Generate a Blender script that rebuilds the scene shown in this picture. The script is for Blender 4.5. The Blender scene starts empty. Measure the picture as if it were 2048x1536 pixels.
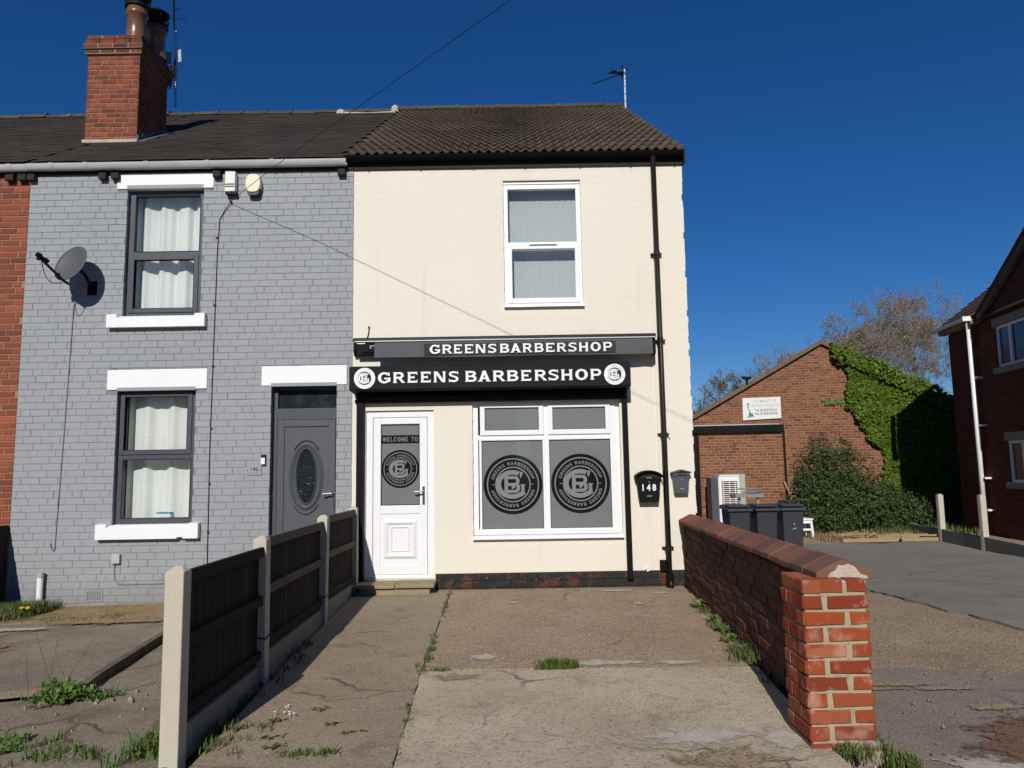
import bpy, math, random
from mathutils import Vector, Matrix, noise

random.seed(7)
SC = bpy.context.scene
COL = SC.collection

# ------------------------------------------------------------------ camera
cam_data = bpy.data.cameras.new('camera')
cam = bpy.data.objects.new('camera', cam_data)
COL.objects.link(cam)
_p, _r = math.radians(6.5), 0.0168
_R = Vector((1, 0, 0)); _F = Vector((0, math.cos(_p), math.sin(_p))); _U = Vector((0, -math.sin(_p), math.cos(_p)))
_X = _R * math.cos(_r) - _U * math.sin(_r)
_Y = _R * math.sin(_r) + _U * math.cos(_r)
_Z = -_F
CAM = Vector((0, -9.26, 1.55))
cam.matrix_world = Matrix(((_X.x, _Y.x, _Z.x, CAM.x), (_X.y, _Y.y, _Z.y, CAM.y), (_X.z, _Y.z, _Z.z, CAM.z), (0, 0, 0, 1)))
cam_data.sensor_width = 36
cam_data.lens = 36 * 1455 / 2048
cam_data.clip_end = 2000
SC.camera = cam

# ------------------------------------------------------------------ light
SUN_DIR = Vector((0.14, 1.0, -0.645)).normalized()       # the way the light travels
elev = math.asin(-SUN_DIR.z)
world = bpy.data.worlds.new('World')
SC.world = world
world.use_nodes = True
wn = world.node_tree.nodes
sky = wn.new('ShaderNodeTexSky')
sky.sky_type = 'NISHITA'
sky.sun_disc = False
sky.sun_elevation = elev
sky.sun_rotation = math.atan2(-SUN_DIR.x, -SUN_DIR.y)
sky.altitude = 0
sky.air_density = 1.0
sky.dust_density = 0.0
sky.ozone_density = 10.0
wn['Background'].inputs['Strength'].default_value = 0.066
hs = wn.new('ShaderNodeHueSaturation')
hs.inputs['Saturation'].default_value = 1.14
hs.inputs['Hue'].default_value = 0.506
world.node_tree.links.new(sky.outputs['Color'], hs.inputs['Color'])
world.node_tree.links.new(hs.outputs['Color'], wn['Background'].inputs['Color'])
sun_data = bpy.data.lights.new('sun', 'SUN')
sun_data.energy = 4.2
sun_data.angle = math.radians(0.5)
sun_data.color = (1.0, 0.955, 0.89)
sun = bpy.data.objects.new('sun', sun_data)
sun.rotation_euler = SUN_DIR.to_track_quat('-Z', 'Y').to_euler()
sun.location = (-2, -20, 15)
COL.objects.link(sun)
SC.view_settings.view_transform = 'Standard'
SC.view_settings.look = 'None'
SC.view_settings.exposure = 0.0
SC.view_settings.gamma = 1.0
SC.view_settings.use_curve_mapping = False


# ------------------------------------------------------------------ materials
def pmat(name, col, rough=0.8, spec=0.3, metal=0.0, rnd=None, mottles=(), bumps=(), coat=0.0, cracks=None, zdark=None):
    """principled material: base colour (or per-piece ramp), noise mottles, noise bump; world-space textures"""
    m = bpy.data.materials.new(name)
    m.use_nodes = True
    nt = m.node_tree; nd = nt.nodes; lk = nt.links
    b = nd['Principled BSDF']
    b.inputs['Roughness'].default_value = rough
    b.inputs['Specular IOR Level'].default_value = spec
    b.inputs['Metallic'].default_value = metal
    if coat:
        b.inputs['Coat Weight'].default_value = coat
        b.inputs['Coat Roughness'].default_value = 0.03
    geo = nd.new('ShaderNodeNewGeometry')
    pos = geo.outputs['Position']
    cur = None
    if rnd:
        oi = nd.new('ShaderNodeObjectInfo')
        ad = nd.new('ShaderNodeMath'); ad.operation = 'ADD'
        lk.new(oi.outputs['Random'], ad.inputs[0]); lk.new(geo.outputs['Random Per Island'], ad.inputs[1])
        fr = nd.new('ShaderNodeMath'); fr.operation = 'FRACT'
        lk.new(ad.outputs[0], fr.inputs[0])
        rp = nd.new('ShaderNodeValToRGB')
        rp.color_ramp.interpolation = 'LINEAR'
        els = rp.color_ramp.elements
        n = len(rnd)
        els[0].position = 0; els[0].color = (*rnd[0], 1)
        els[1].position = 1; els[1].color = (*rnd[-1], 1)
        for i in range(1, n - 1):
            e = els.new(i / (n - 1)); e.color = (*rnd[i], 1)
        lk.new(fr.outputs[0], rp.inputs[0])
        cur = rp.outputs['Color']
    else:
        rgb = nd.new('ShaderNodeRGB'); rgb.outputs[0].default_value = (*col, 1)
        cur = rgb.outputs[0]
    for (scale, col2, lo, hi, amt) in mottles:
        sc = scale if isinstance(scale, tuple) else (scale, scale, scale)
        mp = nd.new('ShaderNodeMapping'); mp.inputs['Scale'].default_value = sc
        lk.new(pos, mp.inputs['Vector'])
        nz = nd.new('ShaderNodeTexNoise'); nz.inputs['Scale'].default_value = 1.0
        nz.inputs['Detail'].default_value = 5; nz.inputs['Roughness'].default_value = 0.62
        lk.new(mp.outputs[0], nz.inputs['Vector'])
        mr = nd.new('ShaderNodeMapRange')
        mr.inputs['From Min'].default_value = lo; mr.inputs['From Max'].default_value = hi
        mr.inputs['To Min'].default_value = 0; mr.inputs['To Max'].default_value = amt
        lk.new(nz.outputs['Fac'], mr.inputs['Value'])
        mx = nd.new('ShaderNodeMix'); mx.data_type = 'RGBA'
        lk.new(mr.outputs[0], mx.inputs[0]); lk.new(cur, mx.inputs[6])
        mx.inputs[7].default_value = (*col2, 1)
        cur = mx.outputs[2]
    if zdark:      # dirt gathering towards a height: (z0, z1, colour, amount)
        sx = nd.new('ShaderNodeSeparateXYZ'); lk.new(pos, sx.inputs[0])
        n2 = nd.new('ShaderNodeTexNoise'); n2.inputs['Scale'].default_value = 3.0; n2.inputs['Detail'].default_value = 6; lk.new(pos, n2.inputs['Vector'])
        ma = nd.new('ShaderNodeMath'); ma.operation = 'MULTIPLY_ADD'; lk.new(n2.outputs['Fac'], ma.inputs[0]); ma.inputs[1].default_value = (zdark[1] - zdark[0]) * 1.2; lk.new(sx.outputs['Z'], ma.inputs[2])
        mr = nd.new('ShaderNodeMapRange'); mr.inputs['From Min'].default_value = zdark[0] + (zdark[1] - zdark[0]) * 0.6; mr.inputs['From Max'].default_value = zdark[1] + (zdark[1] - zdark[0]) * 0.6
        mr.inputs['To Min'].default_value = 0; mr.inputs['To Max'].default_value = zdark[3]
        lk.new(ma.outputs[0], mr.inputs['Value'])
        mx = nd.new('ShaderNodeMix'); mx.data_type = 'RGBA'
        lk.new(mr.outputs[0], mx.inputs[0]); lk.new(cur, mx.inputs[6]); mx.inputs[7].default_value = (*zdark[2], 1)
        cur = mx.outputs[2]
    if cracks:     # hairline cracks: (scale, width, colour, amount)
        nw = nd.new('ShaderNodeTexNoise'); nw.inputs['Scale'].default_value = 2.4; nw.inputs['Detail'].default_value = 6; lk.new(pos, nw.inputs['Vector'])
        va = nd.new('ShaderNodeVectorMath'); va.operation = 'MULTIPLY_ADD'; lk.new(nw.outputs['Color'], va.inputs[0]); va.inputs[1].default_value = (0.5, 0.5, 0.0); lk.new(pos, va.inputs[2])
        vo = nd.new('ShaderNodeTexVoronoi'); vo.feature = 'DISTANCE_TO_EDGE'; vo.inputs['Scale'].default_value = cracks[0]; lk.new(va.outputs[0], vo.inputs['Vector'])
        mr = nd.new('ShaderNodeMapRange'); mr.inputs['From Min'].default_value = 0; mr.inputs['From Max'].default_value = cracks[1]
        mr.inputs['To Min'].default_value = 1; mr.inputs['To Max'].default_value = 0; lk.new(vo.outputs['Distance'], mr.inputs['Value'])
        nm = nd.new('ShaderNodeTexNoise'); nm.inputs['Scale'].default_value = 0.9; nm.inputs['Detail'].default_value = 3; lk.new(pos, nm.inputs['Vector'])
        m2 = nd.new('ShaderNodeMapRange'); m2.inputs['From Min'].default_value = 0.46; m2.inputs['From Max'].default_value = 0.6; m2.inputs['To Max'].default_value = cracks[3]; lk.new(nm.outputs['Fac'], m2.inputs['Value'])
        mu = nd.new('ShaderNodeMath'); mu.operation = 'MULTIPLY'; lk.new(mr.outputs[0], mu.inputs[0]); lk.new(m2.outputs[0], mu.inputs[1])
        mx = nd.new('ShaderNodeMix'); mx.data_type = 'RGBA'
        lk.new(mu.outputs[0], mx.inputs[0]); lk.new(cur, mx.inputs[6]); mx.inputs[7].default_value = (*cracks[2], 1)
        cur = mx.outputs[2]
    lk.new(cur, b.inputs['Base Color'])
    prev = None
    for (scale, strength, dist) in bumps:
        sc = scale if isinstance(scale, tuple) else (scale, scale, scale)
        mp = nd.new('ShaderNodeMapping'); mp.inputs['Scale'].default_value = sc
        lk.new(pos, mp.inputs['Vector'])
        nz = nd.new('ShaderNodeTexNoise'); nz.inputs['Scale'].default_value = 1.0
        nz.inputs['Detail'].default_value = 4
        lk.new(mp.outputs[0], nz.inputs['Vector'])
        bp = nd.new('ShaderNodeBump'); bp.inputs['Strength'].default_value = strength
        bp.inputs['Distance'].default_value = dist
        lk.new(nz.outputs['Fac'], bp.inputs['Height'])
        if prev: lk.new(prev, bp.inputs['Normal'])
        prev = bp.outputs[0]
    if prev: lk.new(prev, b.inputs['Normal'])
    return m


def leafmat(name, cols, rough=0.55, trans=0.15):
    m = pmat(name, cols[0], rough, 0.3, rnd=cols)
    return m


def glassmat(name, tint=(0.965, 0.975, 0.975)):
    m = bpy.data.materials.new(name); m.use_nodes = True
    nt = m.node_tree; nd = nt.nodes; lk = nt.links
    nd.remove(nd['Principled BSDF'])
    out = nd['Material Output']
    tr = nd.new('ShaderNodeBsdfTransparent'); tr.inputs[0].default_value = (*tint, 1)
    gl = nd.new('ShaderNodeBsdfGlossy'); gl.inputs['Roughness'].default_value = 0.01
    fr = nd.new('ShaderNodeFresnel'); fr.inputs[0].default_value = 1.55
    mx = nd.new('ShaderNodeMixShader')
    lk.new(fr.outputs[0], mx.inputs[0]); lk.new(tr.outputs[0], mx.inputs[1]); lk.new(gl.outputs[0], mx.inputs[2])
    lk.new(mx.outputs[0], out.inputs[0])
    return m


RED = [(0.22, 0.055, 0.03), (0.31, 0.08, 0.038), (0.26, 0.066, 0.032), (0.17, 0.05, 0.033), (0.33, 0.095, 0.047), (0.25, 0.07, 0.037), (0.13, 0.044, 0.032), (0.29, 0.075, 0.036)]
M = {}
M['grey_paint'] = pmat('grey masonry paint', (0.295, 0.31, 0.325), 0.65, 0.3,
    rnd=[(0.292, 0.307, 0.322), (0.301, 0.314, 0.327), (0.295, 0.310, 0.324), (0.304, 0.317, 0.330)],
    mottles=[(0.8, (0.25, 0.262, 0.275), 0.45, 0.75, 0.6), ((14, 14, 40), (0.345, 0.355, 0.36), 0.5, 0.8, 0.6), ((5, 5, 0.6), (0.235, 0.245, 0.255), 0.58, 0.8, 0.5), (30, (0.20, 0.21, 0.22), 0.66, 0.76, 0.6)], bumps=[(60, 0.5, 0.005), (14, 0.3, 0.008)], zdark=(0.28, -0.12, (0.17, 0.16, 0.14), 0.55))
M['grey_joint'] = pmat('painted joint grey', (0.20, 0.212, 0.225), 0.85, 0.2, mottles=[(3, (0.05, 0.055, 0.06), 0.55, 0.72, 0.9), (9, (0.26, 0.27, 0.28), 0.5, 0.75, 0.5)])
M['gloss_tile'] = pmat('smooth glossy roof tile', (0.12, 0.10, 0.085), 0.34, 0.8, bumps=[((0.2, 3.4, 0.2), 1.0, 0.05)])
M['cream'] = pmat('cream masonry paint', (0.735, 0.685, 0.575), 0.75, 0.25,
    mottles=[(0.7, (0.70, 0.645, 0.53), 0.42, 0.72, 0.7), ((5, 5, 0.45), (0.58, 0.52, 0.41), 0.60, 0.80, 0.55), (1.6, (0.60, 0.545, 0.43), 0.62, 0.78, 0.5), (12, (0.765, 0.72, 0.61), 0.5, 0.8, 0.4)],
    bumps=[(45, 0.3, 0.004), (6, 0.12, 0.01)])
M['red_brick'] = pmat('red brick', RED[0], 0.85, 0.2, rnd=RED, mottles=[(30, (0.17, 0.045, 0.025), 0.5, 0.8, 0.6), (4, (0.10, 0.035, 0.022), 0.55, 0.8, 0.55)], bumps=[(120, 0.35, 0.003)])
M['sooty_brick'] = pmat('sooty red brick', RED[0], 0.88, 0.2, rnd=RED, mottles=[(8, (0.09, 0.035, 0.025), 0.42, 0.7, 0.75), (40, (0.2, 0.06, 0.03), 0.5, 0.8, 0.5)], bumps=[(120, 0.4, 0.003)])
M['soot_brick'] = pmat('soot blackened brick', RED[0], 0.9, 0.15, rnd=[(0.14, 0.05, 0.034), (0.19, 0.06, 0.038), (0.11, 0.044, 0.034), (0.23, 0.07, 0.04)], mottles=[(6, (0.06, 0.034, 0.028), 0.42, 0.68, 0.8)], bumps=[(120, 0.4, 0.003)])
M['pier_brick'] = pmat('smooth red facing brick', RED[0], 0.92, 0.1,
    rnd=[(0.270, 0.054, 0.019), (0.302, 0.071, 0.024), (0.237, 0.050, 0.022), (0.342, 0.126, 0.063), (0.261, 0.050, 0.019), (0.179, 0.038, 0.019), (0.326, 0.101, 0.045)],
    mottles=[(5, (0.46, 0.24, 0.17), 0.555, 0.68, 0.75), (11, (0.50, 0.28, 0.21), 0.58, 0.72, 0.75), (6, (0.25, 0.05, 0.03), 0.52, 0.75, 0.6), (90, (0.3, 0.07, 0.035), 0.5, 0.8, 0.5)], bumps=[(90, 0.6, 0.005), (22, 0.35, 0.008)], zdark=(0.22, -0.1, (0.12, 0.07, 0.045), 0.5))
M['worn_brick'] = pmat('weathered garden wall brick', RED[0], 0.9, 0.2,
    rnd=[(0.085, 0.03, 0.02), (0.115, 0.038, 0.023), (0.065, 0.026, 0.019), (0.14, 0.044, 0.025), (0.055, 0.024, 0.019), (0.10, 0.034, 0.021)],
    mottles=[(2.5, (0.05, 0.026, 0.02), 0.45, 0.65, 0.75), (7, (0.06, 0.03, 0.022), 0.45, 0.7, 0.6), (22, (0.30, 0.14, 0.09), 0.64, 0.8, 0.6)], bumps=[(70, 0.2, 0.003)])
M['mortar'] = pmat('lime mortar', (0.28, 0.20, 0.125), 0.92, 0.1, mottles=[(10, (0.24, 0.18, 0.12), 0.45, 0.75, 0.8)], bumps=[(150, 0.4, 0.003)])
M['pier_mortar'] = pmat('buff cement mortar', (0.37, 0.31, 0.21), 0.92, 0.1, mottles=[(25, (0.26, 0.21, 0.135), 0.5, 0.72, 0.85), (8, (0.44, 0.39, 0.31), 0.55, 0.8, 0.6)], bumps=[(150, 0.5, 0.004)])
M['dark_mortar'] = pmat('dirty mortar', (0.07, 0.05, 0.037), 0.95, 0.1, mottles=[(10, (0.05, 0.036, 0.027), 0.4, 0.7, 0.8), (5, (0.30, 0.23, 0.15), 0.64, 0.75, 0.8)])
M['gable_brick'] = pmat('orange brown brick', RED[0], 0.88, 0.15,
    rnd=[(0.20, 0.08, 0.045), (0.235, 0.10, 0.056), (0.17, 0.066, 0.04), (0.12, 0.052, 0.036), (0.22, 0.088, 0.047), (0.25, 0.108, 0.06), (0.19, 0.074, 0.041)],
    mottles=[(3, (0.16, 0.065, 0.035), 0.5, 0.75, 0.6)])
M['gable_mortar'] = pmat('sandy mortar', (0.36, 0.24, 0.15), 0.95, 0.1)
M['house_brick'] = pmat('dark red brick', RED[0], 0.9, 0.1, rnd=[(0.13, 0.042, 0.026), (0.17, 0.052, 0.03), (0.10, 0.036, 0.024), (0.15, 0.046, 0.026)])
M['tile'] = pmat('brown concrete roof tile', (0.08, 0.062, 0.045), 0.95, 0.08,
    rnd=[(0.115, 0.090, 0.066), (0.13, 0.105, 0.078), (0.105, 0.084, 0.063), (0.12, 0.092, 0.065), (0.14, 0.115, 0.087)],
    mottles=[(2.2, (0.085, 0.08, 0.03), 0.56, 0.75, 0.7), (25, (0.05, 0.042, 0.034), 0.5, 0.75, 0.7), (0.8, (0.055, 0.045, 0.035), 0.45, 0.7, 0.6)], bumps=[(180, 0.5, 0.004)])
M['ridge'] = pmat('weathered ridge tile', (0.075, 0.06, 0.045), 0.9, 0.2, rnd=[(0.07, 0.056, 0.042), (0.09, 0.075, 0.055), (0.06, 0.05, 0.04)],
    mottles=[(3, (0.19, 0.16, 0.05), 0.6, 0.68, 0.8), (8, (0.12, 0.11, 0.09), 0.55, 0.75, 0.6)])
M['slate'] = pmat('old roof slate', (0.034, 0.029, 0.025), 0.9, 0.15,
    rnd=[(0.038, 0.031, 0.025), (0.044, 0.036, 0.028), (0.040, 0.032, 0.026), (0.048, 0.038, 0.029), (0.041, 0.034, 0.027)],
    mottles=[(5, (0.055, 0.044, 0.034), 0.5, 0.75, 0.6), (18, (0.075, 0.065, 0.052), 0.62, 0.78, 0.5), (0.6, (0.026, 0.022, 0.020), 0.45, 0.65, 0.6)], bumps=[(60, 0.5, 0.006)])
M['house_tile'] = pmat('brown plain tile', (0.11, 0.065, 0.04), 0.9, 0.2, rnd=[(0.11, 0.065, 0.04), (0.14, 0.085, 0.055), (0.09, 0.052, 0.034)])
M['gutter_black'] = pmat('matt black gutter', (0.004, 0.0038, 0.0035), 0.7, 0.03, mottles=[((1.5, 8, 8), (0.008, 0.0075, 0.007), 0.5, 0.75, 0.6)])
M['white'] = pmat('white paint', (0.80, 0.80, 0.80), 0.55, 0.3, mottles=[(3, (0.72, 0.71, 0.69), 0.5, 0.8, 0.5), (25, (0.6, 0.58, 0.54), 0.68, 0.8, 0.35)], bumps=[(40, 0.2, 0.003)])
M['upvc'] = pmat('white plastic', (0.80, 0.80, 0.81), 0.3, 0.45, mottles=[(4, (0.74, 0.735, 0.73), 0.5, 0.8, 0.5)])
M['pale_plastic'] = pmat('pale cream plastic', (0.72, 0.70, 0.62), 0.4, 0.4, mottles=[(12, (0.62, 0.6, 0.52), 0.5, 0.8, 0.5)])
M['alarm'] = pmat('yellowed plastic', (0.70, 0.67, 0.50), 0.4, 0.4)
M['navy'] = pmat('dark blue plastic', (0.02, 0.022, 0.045), 0.4, 0.4)
M['frame_grey'] = pmat('anthracite frame', (0.068, 0.072, 0.085), 0.4, 0.4, mottles=[(6, (0.085, 0.088, 0.1), 0.5, 0.8, 0.6)])
M['door_grey'] = pmat('anthracite door skin', (0.078, 0.083, 0.096), 0.45, 0.4, mottles=[((8, 8, 1.5), (0.092, 0.097, 0.11), 0.5, 0.8, 0.6)], bumps=[((90, 90, 12), 0.15, 0.002)])
M['seal'] = pmat('black rubber seal', (0.012, 0.012, 0.013), 0.6, 0.3)
M['black'] = pmat('black powder coat', (0.006, 0.006, 0.0065), 0.6, 0.12, mottles=[(3, (0.009, 0.009, 0.009), 0.5, 0.8, 0.6)])
M['sign_black'] = pmat('black sign face', (0.0085, 0.009, 0.010), 0.6, 0.15, mottles=[(1.5, (0.012, 0.0125, 0.013), 0.45, 0.8, 0.6)])
M['pipe_brown'] = pmat('dark brown plastic pipe', (0.013, 0.0105, 0.009), 0.45, 0.3, mottles=[(6, (0.02, 0.016, 0.013), 0.5, 0.8, 0.6)])
M['dark_wood'] = pmat('dark stained soffit', (0.03, 0.024, 0.018), 0.8, 0.2, mottles=[(8, (0.05, 0.038, 0.028), 0.5, 0.8, 0.6)])
M['grey_pvc'] = pmat('weathered pale gutter', (0.42, 0.42, 0.42), 0.5, 0.35, mottles=[((1.2, 8, 8), (0.30, 0.30, 0.295), 0.45, 0.75, 0.7), (20, (0.5, 0.5, 0.5), 0.55, 0.8, 0.5)])
M['awning'] = pmat('grey awning canvas', (0.095, 0.099, 0.104), 0.85, 0.2, mottles=[(5, (0.1, 0.102, 0.105), 0.5, 0.8, 0.6)], bumps=[(9, 0.3, 0.01)])
M['awning_panel'] = pmat('dark lettering patch', (0.048, 0.042, 0.036), 0.8, 0.15, mottles=[(6, (0.065, 0.06, 0.055), 0.5, 0.8, 0.6)])
M['chrome'] = pmat('brushed steel', (0.6, 0.6, 0.6), 0.22, 0.5, metal=1.0)
M['alu'] = pmat('dull aluminium', (0.45, 0.45, 0.46), 0.4, 0.5, metal=0.8)
M['mast'] = pmat('white galvanised mast', (0.7, 0.7, 0.7), 0.35, 0.5, metal=0.3)
M['dish'] = pmat('grey perforated dish', (0.085, 0.088, 0.092), 0.5, 0.4, mottles=[(9, (0.1, 0.105, 0.108), 0.5, 0.8, 0.6)])
M['letter_white'] = pmat('white vinyl', (0.80, 0.80, 0.79), 0.5, 0.3)
M['logo_grey'] = pmat('pale grey print', (0.62, 0.66, 0.62), 0.6, 0.2)
M['film'] = pmat('grey frosted film', (0.16, 0.172, 0.165), 0.5, 0.1, coat=1.0, mottles=[(1.4, (0.185, 0.198, 0.19), 0.4, 0.7, 0.7)])
M['film_print'] = pmat('black frosted print', (0.0035, 0.0035, 0.004), 0.5, 0.1, coat=1.0)
M['film_light'] = pmat('frosted film cut out', (0.20, 0.215, 0.206), 0.5, 0.1, coat=1.0)
M['glass'] = glassmat('clear glass')
M['dark_glass'] = pmat('dark obscure glass', (0.016, 0.02, 0.022), 0.12, 0.5, mottles=[(6, (0.05, 0.06, 0.062), 0.5, 0.75, 0.7)], bumps=[(18, 0.25, 0.01)])
M['bevel_glass'] = pmat('bevelled decorative glass', (0.02, 0.022, 0.02), 0.04, 0.8, metal=0.35, bumps=[(22, 0.9, 0.03), (60, 0.5, 0.01)])
M['curtain'] = pmat('white voile curtain', (0.74, 0.76, 0.72), 0.9, 0.1, mottles=[((9, 9, 0.7), (0.64, 0.66, 0.63), 0.45, 0.7, 0.6)])
M['net'] = pmat('grey net blind', (0.45, 0.48, 0.48), 0.9, 0.1, mottles=[((10, 10, 0.8), (0.44, 0.47, 0.475), 0.4, 0.7, 0.4)])
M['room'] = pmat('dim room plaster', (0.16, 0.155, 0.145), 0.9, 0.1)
M['post'] = pmat('concrete fence post', (0.50, 0.455, 0.365), 0.92, 0.15, mottles=[(5, (0.42, 0.375, 0.29), 0.45, 0.75, 0.7), (60, (0.36, 0.33, 0.27), 0.58, 0.75, 0.5), ((30, 30, 4), (0.55, 0.52, 0.44), 0.55, 0.8, 0.5)], bumps=[(90, 0.4, 0.004)])
M['kerb'] = pmat('dark mossy kerb', (0.16, 0.135, 0.10), 0.95, 0.1, mottles=[(5, (0.08, 0.068, 0.048), 0.42, 0.7, 0.85), (40, (0.26, 0.23, 0.18), 0.58, 0.75, 0.5)], bumps=[(80, 0.5, 0.005)])
M['gravel_board'] = pmat('mossy concrete board', (0.24, 0.225, 0.185), 0.93, 0.15, mottles=[(4, (0.16, 0.155, 0.11), 0.45, 0.75, 0.8), (50, (0.3, 0.28, 0.24), 0.55, 0.75, 0.5)], bumps=[(80, 0.4, 0.004)])
M['fence_wood'] = pmat('dark weathered fence board', (0.03, 0.024, 0.02), 0.95, 0.1, rnd=[(0.024, 0.020, 0.017), (0.034, 0.027, 0.022), (0.028, 0.023, 0.019), (0.042, 0.034, 0.028)], mottles=[((40, 40, 2.2), (0.04, 0.032, 0.026), 0.5, 0.75, 0.7)], bumps=[((120, 120, 5), 0.5, 0.004)])
M['fence_rail'] = pmat('weathered fence rail', (0.12, 0.10, 0.08), 0.9, 0.15, mottles=[((20, 3, 20), (0.07, 0.058, 0.047), 0.45, 0.75, 0.8)])
M['coping'] = pmat('brown engineering coping', RED[0], 0.8, 0.25, rnd=[(0.16, 0.06, 0.04), (0.20, 0.075, 0.045), (0.12, 0.055, 0.042), (0.17, 0.085, 0.06), (0.24, 0.085, 0.05), (0.14, 0.055, 0.038)], mottles=[(9, (0.10, 0.055, 0.04), 0.45, 0.75, 0.6), (3, (0.24, 0.12, 0.085), 0.55, 0.75, 0.5)], bumps=[(70, 0.4, 0.004)])
M['cement'] = pmat('cement fillet', (0.47, 0.42, 0.33), 0.93, 0.1, mottles=[(18, (0.34, 0.27, 0.19), 0.45, 0.7, 0.8), (50, (0.56, 0.52, 0.43), 0.55, 0.75, 0.6)], bumps=[(50, 0.7, 0.01)])
M['plinth'] = pmat('peeling black plinth paint', (0.02, 0.019, 0.018), 0.8, 0.3, mottles=[(4.5, (0.10, 0.03, 0.019), 0.535, 0.58, 0.85), (22, (0.34, 0.28, 0.22), 0.66, 0.69, 0.8), (9, (0.05, 0.044, 0.04), 0.5, 0.75, 0.6)], bumps=[(40, 0.5, 0.006)])
M['sandstone'] = pmat('mossy paving slab', (0.30, 0.245, 0.15), 0.92, 0.15, rnd=[(0.30, 0.245, 0.155), (0.27, 0.225, 0.14)], mottles=[(7, (0.22, 0.175, 0.09), 0.45, 0.75, 0.8), (50, (0.38, 0.33, 0.24), 0.58, 0.75, 0.5)], bumps=[(50, 0.4, 0.005)])
GRIT = [(55, (0.10, 0.08, 0.055), 0.54, 0.66, 0.75), (75, (0.58, 0.52, 0.42), 0.585, 0.68, 0.65), (24, (0.14, 0.115, 0.08), 0.56, 0.70, 0.55)]
M['slab_light'] = pmat('pale worn concrete', (0.478, 0.395, 0.289), 0.93, 0.15, cracks=(0.55, 0.012, (0.098, 0.072, 0.048), 0.8),
    mottles=[(0.8, (0.359, 0.293, 0.209), 0.42, 0.66, 0.9), (3.5, (0.543, 0.462, 0.351), 0.5, 0.72, 0.6), (1.9, (0.217, 0.172, 0.119), 0.57, 0.72, 0.8), (7, (0.250, 0.200, 0.142), 0.56, 0.72, 0.65)] + GRIT, bumps=[(70, 0.7, 0.008), (8, 0.35, 0.014)])
M['slab_path'] = pmat('brown trowelled concrete', (0.314, 0.250, 0.175), 0.93, 0.15, cracks=(0.8, 0.016, (0.061, 0.044, 0.030), 0.95),
    mottles=[(0.9, (0.242, 0.189, 0.130), 0.42, 0.68, 0.85), (4, (0.374, 0.304, 0.220), 0.52, 0.74, 0.65), (2.1, (0.160, 0.124, 0.082), 0.57, 0.72, 0.8), (8, (0.187, 0.147, 0.100), 0.56, 0.72, 0.65)] + GRIT, bumps=[(70, 0.6, 0.008), (7, 0.35, 0.014)])
M['slab_rough'] = pmat('exposed aggregate concrete', (0.364, 0.271, 0.180), 0.95, 0.12, cracks=(0.7, 0.010, (0.101, 0.071, 0.046), 0.6),
    mottles=[(1.1, (0.280, 0.202, 0.133), 0.42, 0.68, 0.85), (3.5, (0.414, 0.306, 0.191), 0.5, 0.72, 0.75), (1.7, (0.336, 0.286, 0.238), 0.58, 0.68, 0.85), (7, (0.213, 0.152, 0.099), 0.55, 0.72, 0.7), (40, (0.146, 0.104, 0.064), 0.52, 0.64, 0.8), (62, (0.620, 0.568, 0.441), 0.57, 0.66, 0.8)], bumps=[(80, 1.0, 0.012), (12, 0.45, 0.02)])
M['slab_grey'] = pmat('old grey concrete yard', (0.259, 0.210, 0.155), 0.93, 0.15, cracks=(0.6, 0.014, (0.061, 0.045, 0.030), 0.9),
    mottles=[(0.7, (0.187, 0.152, 0.112), 0.42, 0.66, 0.9), (3, (0.330, 0.268, 0.190), 0.52, 0.72, 0.75), (1.6, (0.143, 0.110, 0.072), 0.57, 0.72, 0.85), (7, (0.154, 0.121, 0.085), 0.55, 0.72, 0.65)] + GRIT, bumps=[(70, 0.7, 0.009), (6, 0.4, 0.018)])
M['patch'] = pmat('pale cement patch', (0.468, 0.423, 0.351), 0.95, 0.1, mottles=[(9, (0.325, 0.280, 0.221), 0.42, 0.7, 0.8), (40, (0.572, 0.533, 0.468), 0.55, 0.75, 0.6)], bumps=[(60, 0.7, 0.008)])
M['soil'] = pmat('leaf litter and soil', (0.306, 0.216, 0.108), 0.97, 0.1, mottles=[(6, (0.180, 0.131, 0.069), 0.42, 0.7, 0.8), (28, (0.540, 0.440, 0.273), 0.55, 0.72, 0.8), (90, (0.620, 0.562, 0.390), 0.6, 0.7, 0.7)], bumps=[(40, 1.0, 0.02)])
M['asphalt'] = pmat('grey tarmac drive', (0.234, 0.207, 0.175), 0.92, 0.2, cracks=(0.35, 0.010, (0.084, 0.070, 0.056), 0.7),
    mottles=[(0.6, (0.186, 0.165, 0.139), 0.42, 0.68, 0.85), ((1.0, 4, 4), (0.287, 0.255, 0.215), 0.54, 0.74, 0.6), (48, (0.108, 0.096, 0.079), 0.54, 0.66, 0.6), (2.2, (0.156, 0.137, 0.113), 0.54, 0.7, 0.7), (66, (0.431, 0.384, 0.316), 0.6, 0.68, 0.6)], bumps=[(90, 0.7, 0.008)])
M['asphalt_old'] = pmat('worn dark tarmac', (0.227, 0.192, 0.155), 0.93, 0.2, cracks=(0.9, 0.018, (0.083, 0.065, 0.051), 0.9),
    mottles=[(1.0, (0.276, 0.219, 0.159), 0.45, 0.7, 0.8), (45, (0.111, 0.091, 0.072), 0.53, 0.65, 0.7), (2.6, (0.152, 0.128, 0.104), 0.55, 0.72, 0.8), (62, (0.579, 0.483, 0.368), 0.6, 0.68, 0.7)], bumps=[(80, 0.9, 0.01), (8, 0.3, 0.014)])
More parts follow.
